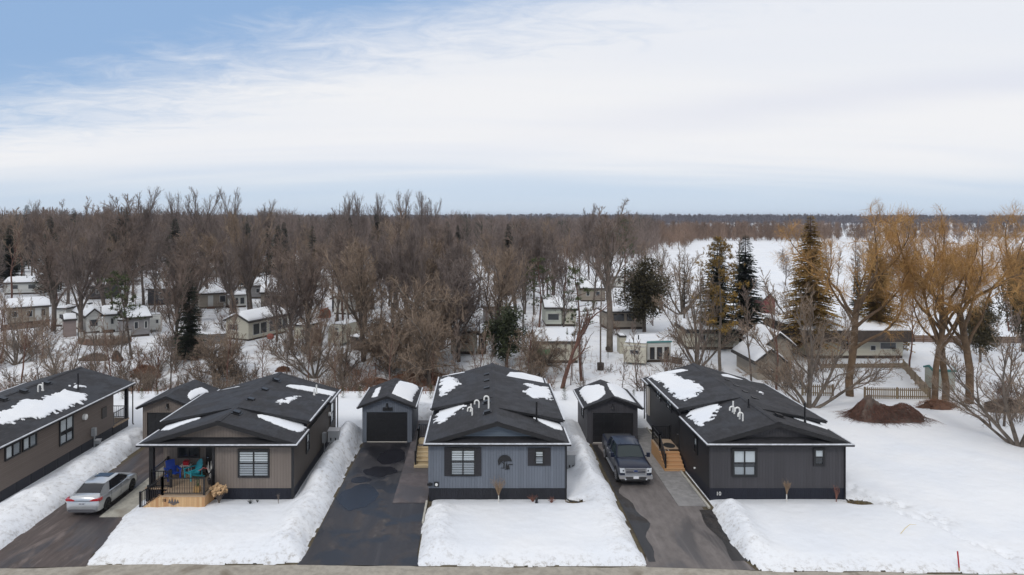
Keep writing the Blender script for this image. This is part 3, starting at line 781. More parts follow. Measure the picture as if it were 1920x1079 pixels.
mb = MB(); mb.box(-27.12, -26.9, 52.45, 52.67, .74, 3.24); W(mb, 'porch_column', BLK, r0)

def railing(parent, name, pts, hgt=.95, bal=.13, post_ends=True, wrd=True):
    """rail through floor points pts; posts at every point"""
    mb = MB()
    for p in pts if post_ends else []: mb.box(p[0] - .05, p[0] + .05, p[1] - .05, p[1] + .05, p[2], p[2] + hgt + .05)
    for p, q in zip(pts[:-1], pts[1:]):
        p, q = Vector(p), Vector(q); L = (q - p).length; n = max(2, int(L / bal))
        for hz, w_ in ((hgt - .03, .05), (.10, .04)): mb.bar(p + Vector((0, 0, hz)), q + Vector((0, 0, hz)), w_)
        for k in range(1, n):
            c = p.lerp(q, k / n); mb.box(c.x - .010, c.x + .010, c.y - .010, c.y + .010, c.z + .1, c.z + hgt - .03)
    return W(mb, name, BLKM, parent)
railing(r0, 'railing', [(-26.98, 50.6, .74), (-26.98, 52.4, .74)])
railing(r0, 'railing', [(-26.98, 52.62, .74), (-29.4, 52.62, .74)])
downspout(r0, -26.7, 52.9, 3.2, .35, .2)

# ---- taupe house with the front porch
X0, X1 = -19.2, -10.34
LIVE = [(-15.17, 39.06), (-10.58, 39.06), (-10.58, 50.4), (-18.9, 50.4), (-18.9, 41.1), (-15.17, 41.1)]
r1, f1, roof1, _ = park_home('park_home', 'taupe bungalow with a covered front porch and turquoise and blue chairs', X0, X1, 38.62, 50.85, (41.5, 48.1), (41.6, 47.3), TAUPE, TAUPE, SKN, LIVE)
k = 6.745; o_ = (250, 690)
snow_patch(roof1, f1, [(350, 795), (400, 745), (480, 700), (650, 660), (880, 625), (840, 645), (600, 730), (450, 790)], 'L', org=o_, k=k, jag=.03)
snow_patch(roof1, f1, [(1050, 300), (1200, 265), (1349, 235), (1349, 252), (1150, 290)], 'L', org=o_, k=k, jag=.03)
k = 6.743; o_ = (440, 690)
snow_patch(roof1, f1, [(270, 590), (350, 595), (560, 635), (800, 685), (870, 715), (915, 760), (860, 805), (800, 815), (700, 790), (500, 715), (380, 660), (290, 625)], 'R', org=o_, k=k, jag=.04)
snow_patch(roof1, f1, [(630, 235), (700, 215), (850, 225), (1050, 260), (1285, 310), (1240, 360), (1050, 320), (800, 275)], 'R', org=o_, k=k, jag=.03)
snow_patch(roof1, f1, [(500, 430), (600, 400), (720, 360), (850, 360), (780, 400), (700, 450), (600, 465), (530, 455)], 'R', 3.80, org=o_, k=k, thick=.06)
snow_patch(roof1, f1, [(1085, 410), (1130, 405), (1120, 450), (1090, 440)], 'R', 3.80, org=o_, k=k, thick=.05)
for a, b in ((210, 412), (385, 287), (530, 167), (30, 577)): roof_vent(roof1, f1, 440 + a / k, 690 + b / k, 'R')
flue(roof1, f1, 440 + 1005 / k, 690 + 345 / k, 'R', .55, .05, False, True, 3.80); flue(roof1, f1, 440 + 1035 / k, 690 + 325 / k, 'R', .7, .05, False, True, 3.80)
flue(roof1, f1, 440 + 488 / k, 690 + 165 / k, 'R', .35, .05)
def PXW(px): return (px - 900) * 39.06 / F
def PZW(py): return H - (py - HY) * 39.06 / F
window(r1, 'y', 39.06, PXW(446.2), PXW(505.4), PZW(895.4), PZW(842), 2, True, 'slats', -1)
window(r1, 'x', -10.561, 41.7, 42.5, 1.75, 2.95, 1, True, 'top', 1)
window(r1, 'x', -10.561, 48.4, 49.6, 1.45, 2.95, 1, True, 'top', 1)
window(r1, 'y', 41.1, -18.05, -16.75, 1.75, 2.95, 2, False, 'none', -1)
mb = MB(); mb.box(-16.35, -15.45, 41.03, 41.1, .86, 2.95); d = W(mb, 'door', BLK, r1)
mb = MB(); mb.tube([(-16.24, 41.02, 1.8), (-16.24, 40.97, 1.8), (-16.14, 40.96, 1.8)], .018, 6); mb.build('handle', mat('steel', (.5, .5, .5), .3, 1), d)
mb = MB(); mb.box(-18.72, -18.48, 38.9, 39.14, .86, 3.24); mb.box(-18.76, -18.44, 38.86, 39.18, .86, .98); W(mb, 'porch_column', BLK, r1)
mb = MB(); mb.tube([(-10.57, 48.05, 2.35), (-10.42, 48.05, 2.35)], .14, 12); W(mb, 'wall_lamp', WHT, r1, 40)
mb = MB(); mb.box(-10.58, -10.34, 46.0, 46.35, 1.0, 1.65); mb.tube([(-10.45, 46.17, 1.0), (-10.45, 46.17, .2)], .035, 6); W(mb, 'meter_box', MATS['meter_grey'], r1)
mb = MB(); mb.box(-15.17 - .02, -15.05, 39.0, 39.06, .74, 3.24); mb.box(-10.70, -10.55, 39.0, 39.07, .2, 3.24); W(mb, 'corner_board', BLK, r1)
downspout(r1, -10.5, 50.75, 3.2, .3, .3)
# porch deck with its stairs and railings
dk = thing('porch_deck', 'cedar fronted porch deck with black railings and side stairs', 'deck', (-17, 39.5, 0))
mb = MB(); mb.prism([(-17.5, 37.7), (-15.07, 37.7), (-15.07, 39.03), (-15.19, 39.03), (-15.19, 41.07), (-18.88, 41.07), (-18.88, 38.75), (-17.5, 38.75)], .79, .86); W(mb, 'floor', WOODF, dk)
mb = MB(); mb.box(-17.48, -15.09, 37.73, 37.78, -.05, .785); mb.box(-15.14, -15.09, 37.78, 39.04, -.05, .785)
for k_ in range(12):      # front boards cut to the slope of the stairs
    xa = -18.7 + k_ * .1; zt = .86 - (-17.48 - (xa + .1)) * .62 - .06
    mb.box(xa, xa + .098, 37.73, 37.78, -.05, max(.06, zt))
W(mb, 'front_boards', WOOD, dk)
mb = MB(); mb.box(-18.86, -17.5, 38.78, 38.83, -.05, .785); mb.box(-18.86, -18.81, 38.83, 41.0, -.05, .785); W(mb, 'side_skirting', SKN, dk)
for k_ in range(4):
    mb = MB(); x1_ = -17.5 - k_ * .28; z1_ = .86 - (k_ + 1) * .172
    mb.box(x1_ - .28, x1_, 37.8, 38.74, z1_ - .04, z1_); mb.box(x1_ - .02, x1_, 37.8, 38.74, z1_, z1_ + .13); W(mb, 'step', WOODS, dk)
railing(dk, 'railing', [(-17.45, 37.8, .86), (-15.15, 37.8, .86), (-15.15, 38.9, .86)])
railing(dk, 'railing', [(-18.6, 39.15, .86), (-18.6, 41.0, .86)])
railing(dk, 'railing', [(-18.6, 38.85, .86), (-17.45, 38.85, .86)])
railing(dk, 'stair_railing', [(-17.45, 37.8, .86), (-18.66, 37.8, .05)])
railing(dk, 'stair_railing', [(-17.5, 38.9, .86), (-18.66, 38.70, .05)])
def text(body, size, loc, rot, m, parent, name='house_number', ext=.008):
    cu = bpy.data.curves.new(name, 'FONT'); cu.body = body; cu.size = size; cu.extrude = ext; cu.align_x = 'CENTER'
    tmp = bpy.data.objects.new('tmp', cu); COL.objects.link(tmp)
    me = bpy.data.meshes.new_from_object(tmp); bpy.data.objects.remove(tmp)
    me.materials.append(m); o = bpy.data.objects.new(name, me); COL.objects.link(o); o.rotation_euler = rot
    o.location = Vector(loc) - (parent.location if parent.type == 'EMPTY' else Vector((0, 0, 0))); o.parent = parent; return o
text('18', .24, (-17.32, 37.715, .52), (R(90), 0, 0), BLKM, dk)
mb = MB()      # dark wall ornament on the boards: three small pines on a ground line
for i, (a, hh) in enumerate(((-17.02, .2), (-16.88, .26), (-16.72, .22), (-16.58, .17))):
    mb.hull2([(a - .07, .48), (a + .07, .48), (a, .48 + hh)], 'y', 37.71, 37.727)
mb.box(-17.1, -16.5, 37.712, 37.727, .44, .475); mb.hull2([(-17.0, .42), (-16.6, .42), (-16.8, .33)], 'y', 37.71, 37.727)
W(mb, 'ornament', mat('ornament_grey', (.10, .085, .085), .5), dk)

# ---- slate blue house
X0, X1 = -3.10, 5.05
r2, f2, roof2, _ = park_home('park_home', 'slate blue bungalow with dark shutters and a round tree ornament', X0, X1, 38.8, 54.4, (44.4, 52.9), (41.9, 50.8), BLUE, BLUEH, SKB,
    [(-2.94, 39.06), (4.94, 39.06), (4.94, 54.1), (-2.94, 54.1)])
k = 5.993; o_ = (780, 670)
snow_patch(roof2, f2, [(185, 755), (180, 715), (215, 650), (215, 610), (280, 575), (430, 545), (600, 525), (560, 570), (480, 620), (420, 670), (330, 725), (270, 755)], 'L', org=o_, k=k, jag=.05)
snow_patch(roof2, f2, [(250, 430), (245, 350), (280, 250), (340, 220), (450, 230), (480, 270), (525, 305), (460, 340), (400, 380), (370, 400), (350, 420), (290, 440)], 'L', 3.80, org=o_, k=k)
snow_patch(roof2, f2, [(1190, 390), (1270, 345), (1200, 310), (1240, 290), (1400, 330), (1500, 340), (1540, 410), (1560, 490), (1450, 480), (1340, 470), (1250, 430)], 'R', 3.80, org=o_, k=k, jag=.13)
snow_patch(roof2, f2, [(1010, 215), (1050, 170), (1180, 175), (1330, 210), (1440, 245), (1465, 298), (1250, 265)], 'R', org=o_, k=k, jag=.02)
snow_patch(roof2, f2, [(1300, 680), (1440, 695), (1560, 725), (1640, 770), (1665, 830), (1560, 810), (1420, 745)], 'R', org=o_, k=k, jag=.02)
snow_patch(roof2, f2, [(275, 222), (400, 193), (555, 166), (555, 176), (400, 208), (290, 236)], 'L', org=o_, k=k, jag=.0)
for a, b in ((793, 207), (793, 277), (793, 360), (793, 512), (800, 627)): roof_vent(roof2, f2, 780 + a / k, 670 + b / k, 'L')
flue(roof2, f2, 780 + 618 / k, 670 + 608 / k, 'L', .55, .05, False, True); flue(roof2, f2, 780 + 632 / k, 670 + 655 / k, 'L', .45, .05, True, True)
flue(roof2, f2, 780 + 708 / k, 670 + 568 / k, 'L', .42, .05, True, True); flue(roof2, f2, 780 + 816 / k, 670 + 578 / k, 'L', .72, .05, True, True)
flue(roof2, f2, 780 + 1355 / k, 670 + 722 / k, 'R', 1.3, .055)
fw2 = window(r2, 'y', 39.06, PXW(844.4), PXW(891.7), PZW(892.7), PZW(838.5), 2, True, 'slats', -1, .08)
fw3 = window(r2, 'y', 39.06, PXW(1001.5), PXW(1021), PZW(873), PZW(840), 1, True, 'slats', -1, .1)
def shutter(p, a, b, z0, z1):
    mb = MB(); x0, x1 = PXW(a), PXW(b); mb.box(x0, x1, 39.02, 39.06, z0, z1)
    n_ = int((z1 - z0) / .09)
    for i in range(n_): mb.box(x0 + .05, x1 - .05, 39.005, 39.02, z0 + .05 + i * .09, z0 + .11 + i * .09)
    return W(mb, 'shutter', mat('shutter_dark', (.022, .021, .026), .5), p)
for a, b in ((833.3, 844.2), (891.9, 902.8)): shutter(r2, a, b, PZW(892.7), PZW(839))
for a, b in ((989.5, 1001.3), (1021.2, 1032.4)): shutter(r2, a, b, PZW(873.3), PZW(840))
# round tree ornament
mb = MB(); cx0, cz0 = PXW(946.5), PZW(866.5); Rr = .40
def arc(a0, a1, n, r, cx=0, cz=0): return [(cx + r * math.cos(R(a0 + (a1 - a0) * i / n)), cz + r * math.sin(R(a0 + (a1 - a0) * i / n))) for i in range(n + 1)]
cap = arc(5, 172, 14, Rr, cx0, cz0) + [(cx0 - .26, cz0 - .02), (cx0 - .12, cz0 + .06), (cx0 + .05, cz0 + .03), (cx0 + .2, cz0 + .05)]
mb.hull2(cap, 'y', 39.015, 39.045)
mb.hull2([(cx0 - .4, cz0 + .08), (cx0 - .16, cz0 + .1), (cx0 - .24, cz0 - .08), (cx0 - .36, cz0 - .2)], 'y', 39.012, 39.043)
mb.bar((cx0 - .06, 39.03, cz0 - .36), (cx0 - .03, 39.03, cz0 + .1), .05); mb.bar((cx0 - .04, 39.03, cz0 - .1), (cx0 - .2, 39.03, cz0 + .04), .03)
for a, hh, b0 in ((.10, .42, -.42), (.20, .28, -.40)):
    for j in range(3): mb.hull2([(cx0 + a - .09 + j * .02, cz0 + b0 + j * hh * .25), (cx0 + a + .09 - j * .02, cz0 + b0 + j * hh * .25), (cx0 + a, cz0 + b0 + hh * (.5 + .25 * j))], 'y', 39.012 - j * .001, 39.04)
mb.box(cx0 + .2, cx0 + .45, 39.02, 39.04, cz0 - .16, cz0 - .12); mb.box(cx0 - .22, cx0 - .02, 39.02, 39.04, cz0 - .36, cz0 - .33)
W(mb, 'tree_ornament', BLK, r2)
mb = MB(); x_, z_ = PXW(806), PZW(908); mb.tube([(x_, 39.06, z_), (x_, 38.95, z_)], .09, 10); mb.box(x_ - .15, x_ + .15, 38.98, 39.05, z_ - .06, z_ + .06); W(mb, 'hose_reel', BLKM, r2)
mb = MB(); x_ = PXW(818.5); mb.box(x_ - .13, x_ + .13, 39.0, 39.06, z_ - .13, z_ + .13); W(mb, 'outlet_cover', BLKM, r2)
mb = MB(); mb.tube([(x_, 39.0, z_), (x_, 38.95, z_)], .08, 10); W(mb, 'socket', WHT, r2)
downspout(r2, 4.88, 39.01, 3.2, .75, -.25, .06); downspout(r2, 5.0, 54.2, 3.2, .3, .3)
window(r2, 'x', 4.94, 41, 42, 1.75, 2.95, 1, True, 'top', 1)
mb = MB(); mb.box(4.94, 5.15, 42.6, 43.1, 1.0, 1.75); W(mb, 'meter_box', MATS['meter_grey'], r2)
window(r2, 'x', -2.94, 48.6, 49.6, 1.75, 2.95, 1, True, 'top', -1)
mb = MB(); mb.box(-2.99, -2.94, 46.0, 46.95, 1.0, 3.0); W(mb, 'door', BLK, r2)

# ---- charcoal house
X0, X1 = 12.82, 20.95
r3, f3, roof3, _ = park_home('park_home', 'charcoal bungalow with cedar side steps, rightmost of the row', X0, X1, 38.7, 54.4, (44.3, 52.4), (41.7, 50.8), CHAR, CHAR, SKN,
    [(13.03, 39.06), (20.76, 39.06), (20.76, 54.1), (13.03, 54.1)])
k = 8.3; o_ = (1200, 670)
snow_patch(roof3, f3, [(105, 315), (250, 258), (350, 240), (500, 250), (560, 262), (700, 330), (860, 385), (940, 430), (995, 520), (870, 620), (700, 680), (600, 660), (450, 570), (330, 450), (200, 330)], 'L', 3.80, org=o_, k=k)
snow_patch(roof3, f3, [(200, 270), (350, 235), (650, 185), (765, 205), (560, 250), (350, 275)], 'L', org=o_, k=k, jag=.02)
snow_patch(roof3, f3, [(700, 890), (750, 820), (1000, 755), (1310, 725), (1270, 790), (1190, 900), (1180, 950), (1000, 1075), (900, 1075), (780, 990)], 'L', org=o_, k=k, jag=.07)
snow_patch(roof3, f3, [(1260, 268), (1350, 268), (1640, 372), (1300, 322)], 'R', org=o_, k=k, jag=.0)
for a, b in ((1370, 382), (1505, 472), (1645, 567), (1790, 667)): roof_vent(roof3, f3, 1200 + a / k, 670 + b / k, 'R')
for a, b, g_, h_ in ((1450, 850, False, .75), (1468, 882, True, .4), (1552, 965, True, .65), (1600, 993, True, .45)): flue(roof3, f3, 1200 + a / k, 670 + b / k, 'L', h_, .05, g_, True)
flue(roof3, f3, 1200 + 1690 / k, 670 + 785 / k, 'L', .65, .05)
k = 6.743; o_ = (1380, 690)
snow_patch(roof3, f3, [(710, 630), (800, 635), (900, 655), (1050, 690), (1150, 745), (1210, 800), (1030, 740), (870, 690)], 'R', org=o_, k=k, jag=.0)
snow_patch(roof3, f3, [(245, 285), (320, 300), (370, 345), (330, 345), (270, 310)], 'R', 3.80, org=o_, k=k, thick=.05)
roof_vent(roof3, f3, 1380 + 545 / k, 690 + 617 / k, 'R'); flue(roof3, f3, 1380 + 872 / k, 690 + 692 / k, 'R', 1.3, .055)
window(r3, 'y', 39.06, PXW(1372), PXW(1419.6), PZW(894.3), PZW(841.5), 2, True, 'half', -1, .13)
window(r3, 'y', 39.06, PXW(1524.6), PXW(1546.5), PZW(874.1), PZW(840.3), 1, True, 'top', -1, .13)
window(r3, 'x', 13.011, 41.1, 41.7, 1.9, 2.9, 1, True, 'top', -1)
window(r3, 'x', 13.011, 46.6, 47.9, 2.85, 3.5, 2, False, 'top', -1)
window(r3, 'x', 13.011, 49.4, 50.6, 2.85, 3.5, 2, False, 'top', -1)
mb = MB(); mb.box(12.98, 13.03, 44.9, 45.85, .95, 3.0); d = W(mb, 'door', BLK, r3)
mb = MB(); mb.tube([(12.97, 45.0, 1.9), (12.92, 45.0, 1.9), (12.91, 45.1, 1.9)], .018, 6); mb.build('handle', MATS['steel'], d)
mb = MB(); mb.box(12.9, 13.03, 52.7, 53.3, .9, 3.1); W(mb, 'rear_trim', mat('pale_trim', (.45, .42, .38), .6), r3)
text('10', .30, (PXW(1347.3), 39.05, .33), (R(90), 0, 0), WHT, r3)
mb = MB(); mb.tube([(13.03, 41.6, .95), (12.93, 41.6, .95)], .06, 8); W(mb, 'tap', WHT, r3)
downspout(r3, 20.70, 39.01, 3.2, .4, -.3, .06); downspout(r3, 12.95, 54.2, 3.2, -.3, .2)

# thin panels on two long walls, darker than the front siding
def side_panel(root, x, s_, y0, y1, z1_, m):
    mb = MB(); mb.box(x, x + s_ * .018, y0, y1, .742, z1_); return W(mb, 'dark_side_panel', m, root)
SIDE_B = siding('side_panel_brown', (.070, .059, .051), .165); SIDE_K = siding('side_panel_black', (.026, .0255, .028), .165)
side_panel(r1, -10.58, 1, 39.12, 50.38, 3.29, SIDE_B); side_panel(r3, 13.03, -1, 39.10, 54.08, 3.29, SIDE_K); side_panel(r3, 13.03, -1, 44.62, 52.08, 3.66, SIDE_K) if False else None

# ---- side steps
def side_steps(label, xw, xo, yb, yt, depth, n, wood, wood2, side_boards, mat_round):
    dk = thing('side_steps', label, 'steps', ((xw + xo) / 2, yb, 0)); zt = .96
    run = (yt - yb) / n
    for i in range(n):
        mb = MB(); z1_ = zt * (i + 1) / (n + 1) + .02; y0_ = yb + i * run
        mb.box(xo, xw, y0_ - .02, y0_ + run + .02, z1_ - .04, z1_); mb.box(xo, xw, y0_, y0_ + .02, z1_ - .16, z1_ - .04); W(mb, 'step', wood, dk)
    mb = MB(); mb.box(xo, xw, yt, yt + depth, zt - .04, zt); W(mb, 'landing', wood2, dk)
    mb = MB()
    nb = int((yt + depth - yb) / .13)
    for i in range(nb):
        y0_ = yb + .02 + i * .13; zt_ = min(zt - .045, max(.12, (y0_ - yb) / run * zt / (n + 1) + .05)); mb.box(xo - .03, xo - .004, y0_, y0_ + .125, .03, zt_)
    W(mb, 'side_boards', side_boards, dk)
    railing(dk, 'stair_railing', [(xo + .06, yb + .15, .12), (xo + .06, yt + .05, zt)], .92)
    railing(dk, 'railing', [(xo + .06, yt + .05, zt), (xo + .06, yt + depth - .06, zt), (xw - .06, yt + depth - .06, zt)], .92)
    return dk
side_steps('pale new wood side steps with black rail beside the slate blue house', -2.99, -4.22, 44.15, 46.0, 1.3, 5, WOODP, WOODP, WOODP, False)
sd = side_steps('orange cedar side steps with black rail beside the charcoal house', 12.98, 11.72, 43.55, 45.0, 2.0, 5, WOODS, WOODF, WOOD, True)
mb = MB(); n_ = 20; mb.prism([(12.55 + .38 * math.cos(2 * math.pi * i / n_), 45.65 + .5 * math.sin(2 * math.pi * i / n_)) for i in range(n_)], .962, .978)
tag(mb.build('door_mat', mat('mat_black', (.012, .012, .012), .95)), 'round black door mat on the cedar landing of the charcoal house', 'door mat')

# ---- garages
def garage(label, x0, x1, y0, y1, skin, snowL, snowR, org, k, doorx, lamp=True, glabel=''):
    ze = 2.62; rf = Roof(x0 - .28, x1 + .28, ze, .38)
    root = thing('garage', label, 'garage', ((x0 + x1) / 2, (y0 + y1) / 2, 0)); xc = rf.xc
    mb = MB(); mb.slab([(rf.X0, y0 - .3, ze), (xc, y0 - .3, rf.zr), (xc, y1 + .2, rf.zr), (rf.X0, y1 + .2, ze)], .1)
    mb.slab([(xc, y0 - .3, rf.zr), (rf.X1, y0 - .3, ze), (rf.X1, y1 + .2, ze), (xc, y1 + .2, rf.zr)], .1); roof = W(mb, 'roof', SH_Y, root)
    mb = MB()
    for sgn, Xe in ((1, rf.X0), (-1, rf.X1)):
        for ya, yb in ((y0 - .33, y0 - .3), (y1 + .2, y1 + .23)):
            p = [(Xe, ze - .02), (xc, rf.zr - .02), (xc, rf.zr - .17), (Xe, ze - .17)]; mb.hull2(p if sgn > 0 else p[::-1], 'y', ya, yb)
    for pc in pieces(mb): W(pc, 'fascia', BLK, root)
    for sgn, Xe in ((-1, rf.X0), (1, rf.X1)):
        mb = MB(); mb.cur = 0; a, b = sorted((Xe, Xe + sgn * .08)); mb.box(a, b, y0 - .32, y1 + .2, ze - .13, ze - .03); mb.cur = 1; mb.box(a + .003, b - .003, y0 - .31, y1 + .19, ze - .03, ze + .02); W(mb, 'gutter', [BLKM, LIP], root)
    mb = MB(); d0, d1, dz = doorx[0], doorx[1], 2.16
    mb.hull2([(x0, -.05), (d0, -.05), (d0, dz), (d1, dz), (d1, -.05), (x1, -.05), (x1, ze + .02), (xc, rf.zr - .13), (x0, ze + .02)], 'y', y0, y0 + .12)
    mb.box(x0, x0 + .12, y0 + .12, y1, -.05, ze + .02); mb.box(x1 - .12, x1, y0 + .12, y1, -.05, ze + .02)
    mb.hull2([(x0 + .12, -.05), (x1 - .12, -.05), (x1 - .12, ze + .02), (xc, rf.zr - .13), (x0 + .12, ze + .02)], 'y', y1 - .12, y1); W(mb, 'wall', skin, root)
    mb = MB(); mb.box(d0, d1, y0 + .05, y0 + .09, .05, dz)
    cw = (d1 - d0) / 4; rh = (dz - .05) / 4
    for i in range(4):
        for j in range(4):
            a, b = d0 + i * cw + .07, d0 + (i + 1) * cw - .07; z0_, z1_ = .05 + j * rh + .09, .05 + (j + 1) * rh - .09
            mb.box(a, b, y0 + .035, y0 + .05, z0_, z1_); mb.box(a + .05, b - .05, y0 + .025, y0 + .035, z0_ + .05, z1_ - .05)
        mb.box(d0, d1, y0 + .044, y0 + .05, .05 + i * rh - .006, .05 + i * rh + .006)
    dr = W(mb, 'garage_door', mat('door_black', (.014, .014, .016), .35), root)
    mb = MB(); mb.box(d0 + .02, d1 - .02, y0 + .0, y0 + .1, .006, .05); W(mb, 'door_seal', mat('seal_pale', (.55, .52, .47), .7), root)
    t_ = .06; mb = MB(); mb.box(d0 - t_, d0, y0 - .015, y0 + .04, .0, dz); mb.box(d1, d1 + t_, y0 - .015, y0 + .04, .0, dz); mb.box(d0 - t_, d1 + t_, y0 - .015, y0 + .04, dz, dz + t_); W(mb, 'door_frame', skin, root)
    mb = MB(); mb.box(xc - .05, xc + .05, y0 - .12, y0, 2.68, 2.80); mb.tube([(xc, y0 - .12, 2.78), (xc, y0 - .14, 2.62), (xc, y0 - .14, 2.52)], [.05, .07, .13], 10); W(mb, 'wall_lamp', BLKM, root)
    if snowL: snow_patch(roof, rf, snowL, 'L', org=org, k=k, jag=.03)
    if snowR: snow_patch(roof, rf, snowR, 'R', org=org, k=k, jag=.03)
    window(root, 'x', x0, y0 + 1.6, y0 + 2.4, 1.3, 2.1, 1, False, 'none', -1, .06)
    return root
garage('taupe garage behind the porch house, mostly hidden by its roof', -24.07, -20.5, 49.1, 53.6, TAUPE, None, [(680, 330), (720, 290), (860, 245), (940, 285), (955, 315), (850, 335), (730, 410), (690, 380)], (250, 690), 6.745, (-23.76, -21.0))
g2 = garage('slate blue garage with a black panel door at the end of the wet drive', -8.42, -4.86, 49.2, 54.2, BLUE, [(380, 375), (410, 310), (430, 270), (510, 240), (490, 300), (460, 360), (420, 375)],
    [(635, 325), (690, 210), (740, 165), (900, 200), (970, 235), (980, 270), (930, 340), (900, 440), (780, 385)], (640, 690), 6.745, (-8.1, -5.2))
mb = MB(); mb.box(-6.95, -6.25, 49.1, 49.19, 2.28, 2.5); W(mb, 'sign_plate', BLK, g2)
garage('charcoal garage with two snow patches behind the pickup truck', 7.62, 11.23, 49.0, 53.6, CHAR, [(162, 195), (200, 160), (300, 148), (335, 165), (345, 210), (300, 250), (220, 280), (190, 250)],
    [(350, 140), (420, 150), (480, 190), (550, 275), (460, 245), (400, 225), (365, 175)], (1040, 680), 3.597, (8.04, 10.9))

# ---- small things round the houses
def utility_box(label, x, y, sx_, sy_, h_, lean=0):
    z = snow_z(x, y) - .12
    o = thing('utility_box', label, 'utility box', (x, y, z))
    mb = MB(); mb.box(-sx_ / 2, sx_ / 2, -sy_ / 2, sy_ / 2, 0, h_); mb.build('cabinet', MATS['meter_grey'], o)
    mb = MB(); mb.slab([(-sx_ / 2 - .03, -sy_ / 2 - .03, h_ + .04), (sx_ / 2 + .03, -sy_ / 2 - .03, h_ + .04), (sx_ / 2 + .03, sy_ / 2 + .03, h_ + .09), (-sx_ / 2 - .03, sy_ / 2 + .03, h_ + .09)], .045); mb.build('lid', mat('lid_grey', (.36, .36, .37), .5), o)
    mb = MB()
    for i in (-1, 1): mb.box(i * sx_ * .22 - .04, i * sx_ * .22 + .04, -sy_ / 2 - .012, -sy_ / 2, .12, .3)
    mb.build('vent', BLKM, o)
    return o
utility_box('beige grey utility cabinet sunk in the snow bank beside the taupe house', -9.75, 46.0, .72, .6, .72)
utility_box('small grey utility pedestal in snow left of the slate blue garage', -9.0, 54.0, .25, .25, .95)
utility_box('grey utility cabinet in snow right of the slate blue house', 5.75, 43.6, .5, .5, .9)
utility_box('thin grey pedestal by the wall of the far left house', -26.2, 47.2, .3, .25, .5)
# ================================================================== vehicles
def loft(mb, st, cap=True):
    """st: list of (y, half ring [(x,z)..] bottom to top centre); mirrored"""
    rings = []
    for y, h in st:
        full = [(x, z) for x, z in h] + [(-x, z) for x, z in reversed(h) if abs(x) > 1e-6]
        rings.append([(x, y, z) for x, z in full])
    n = len(rings[0]); o = len(mb.v)
    for r in rings: mb.v += r
    for i in range(len(rings) - 1):
        for k in range(n):
            mb.f.append((o + i * n + k, o + i * n + (k + 1) % n, o + (i + 1) * n + (k + 1) % n, o + (i + 1) * n + k)); mb.m.append(mb.cur)
    if cap:
        mb.f.append(tuple(o + k for k in range(n - 1, -1, -1))); mb.m.append(mb.cur); e = o + (len(rings) - 1) * n
        mb.f.append(tuple(e + k for k in range(n))); mb.m.append(mb.cur)
def wheel(parent, x, y, r, w, rimm, side):
    mb = MB(); n = 24; mb.tube([(x - w / 2, y, r), (x - w / 2 + .03, y, r), (x + w / 2 - .03, y, r), (x + w / 2, y, r)], [r - .03, r, r, r - .03], n)
    t_ = mb.build('wheel', mat('tyre', (.018, .018, .019), .85), parent, 40)
    mb = MB(); xo = x + side * w / 2
    for k in range(10):
        a = 2 * math.pi * k / 10; mb.bar((xo + side * .006, y, r), (xo + side * .006, y + math.cos(a) * r * .62, r + math.sin(a) * r * .62), .045, .02)
    pts = 24; mb.tube([(xo - side * .01, y + math.cos(2 * math.pi * k / pts) * r * .64, r + math.sin(2 * math.pi * k / pts) * r * .64) for k in range(pts + 1)], .018, 6)
    mb.tube([(xo - side * .01, y, r), (xo + side * .02, y, r)], .06, 10)
    mb.build('rim', rimm, t_)
    return t_
def arches(parent, spots, hw, r, name='wheel_arch'):
    mb = MB()
    for y in spots:
        for s_ in (-1, 1):
            pts = [(y + r * math.cos(R(a)), r * .98 + r * math.sin(R(a)) * .98) for a in range(-25, 206, 15)]
            mb.hull2(pts if s_ > 0 else pts[::-1], 'x', s_ * (hw - .05), s_ * (hw + .004))
    return mb.build(name, mat('arch_black', (.008, .008, .008), .9), parent)
CARG = mat('car_glass', (.008, .010, .016), .08, spec=.45)
SILV = mat('paint_silver', (.52, .54, .56), .28, metal=.55, coat=.6, var=.04)
NAVY = mat('paint_navy', (.005, .009, .026), .36, metal=0, spec=.35, coat=.25, var=.05)
CHROME = mat('chrome', (.72, .73, .75), .30, metal=.85)
RIMD = mat('rim_dark', (.06, .06, .065), .35, metal=.8); RIML = mat('rim_light', (.5, .5, .52), .3, metal=.9)
RED = mat('lamp_red', (.42, .012, .018), .2, coat=.6); LAMPC = mat('lamp_clear', (.62, .65, .68), .12, coat=.8)

car = thing('parked_car', 'silver sedan seen from behind, parked on the left drive', 'car', (-21.40, 39.25, .006))
L2 = 2.31
def hr(hw, zb, zl, zt, k=.72): return [(hw * .80, zb), (hw * .97, zb + .07), (hw, zb + (zl - zb) * .5), (hw * .99, zl - .08), (hw * .94, zl), (hw * k, zt - .01), (0, zt)]
mb = MB(); loft(mb, [(y - L2, hr(*a)) for y, a in [(0, (.74, .34, .62, .66)), (.05, (.82, .27, .72, .80)), (.10, (.86, .24, .86, .98)), (.15, (.875, .22, .90, 1.05)), (.30, (.89, .2, .93, 1.07)), (.75, (.895, .19, .94, 1.07)), (1.2, (.90, .19, .93, .97)),
    (3.2, (.90, .19, .91, .97)), (3.55, (.895, .19, .90, .96)), (4.1, (.88, .2, .82, .88)), (4.45, (.81, .23, .70, .75)), (4.58, (.70, .26, .60, .64)), (4.63, (.55, .30, .5, .54))]])
body = mb.build('body', SILV, car, 50)
arches(car, (.95 - L2, 3.65 - L2), .90, .36)
for y in (.95, 3.65):
    for s_ in (-1, 1): wheel(car, s_ * .80, y - L2, .325, .21, RIMD, s_)
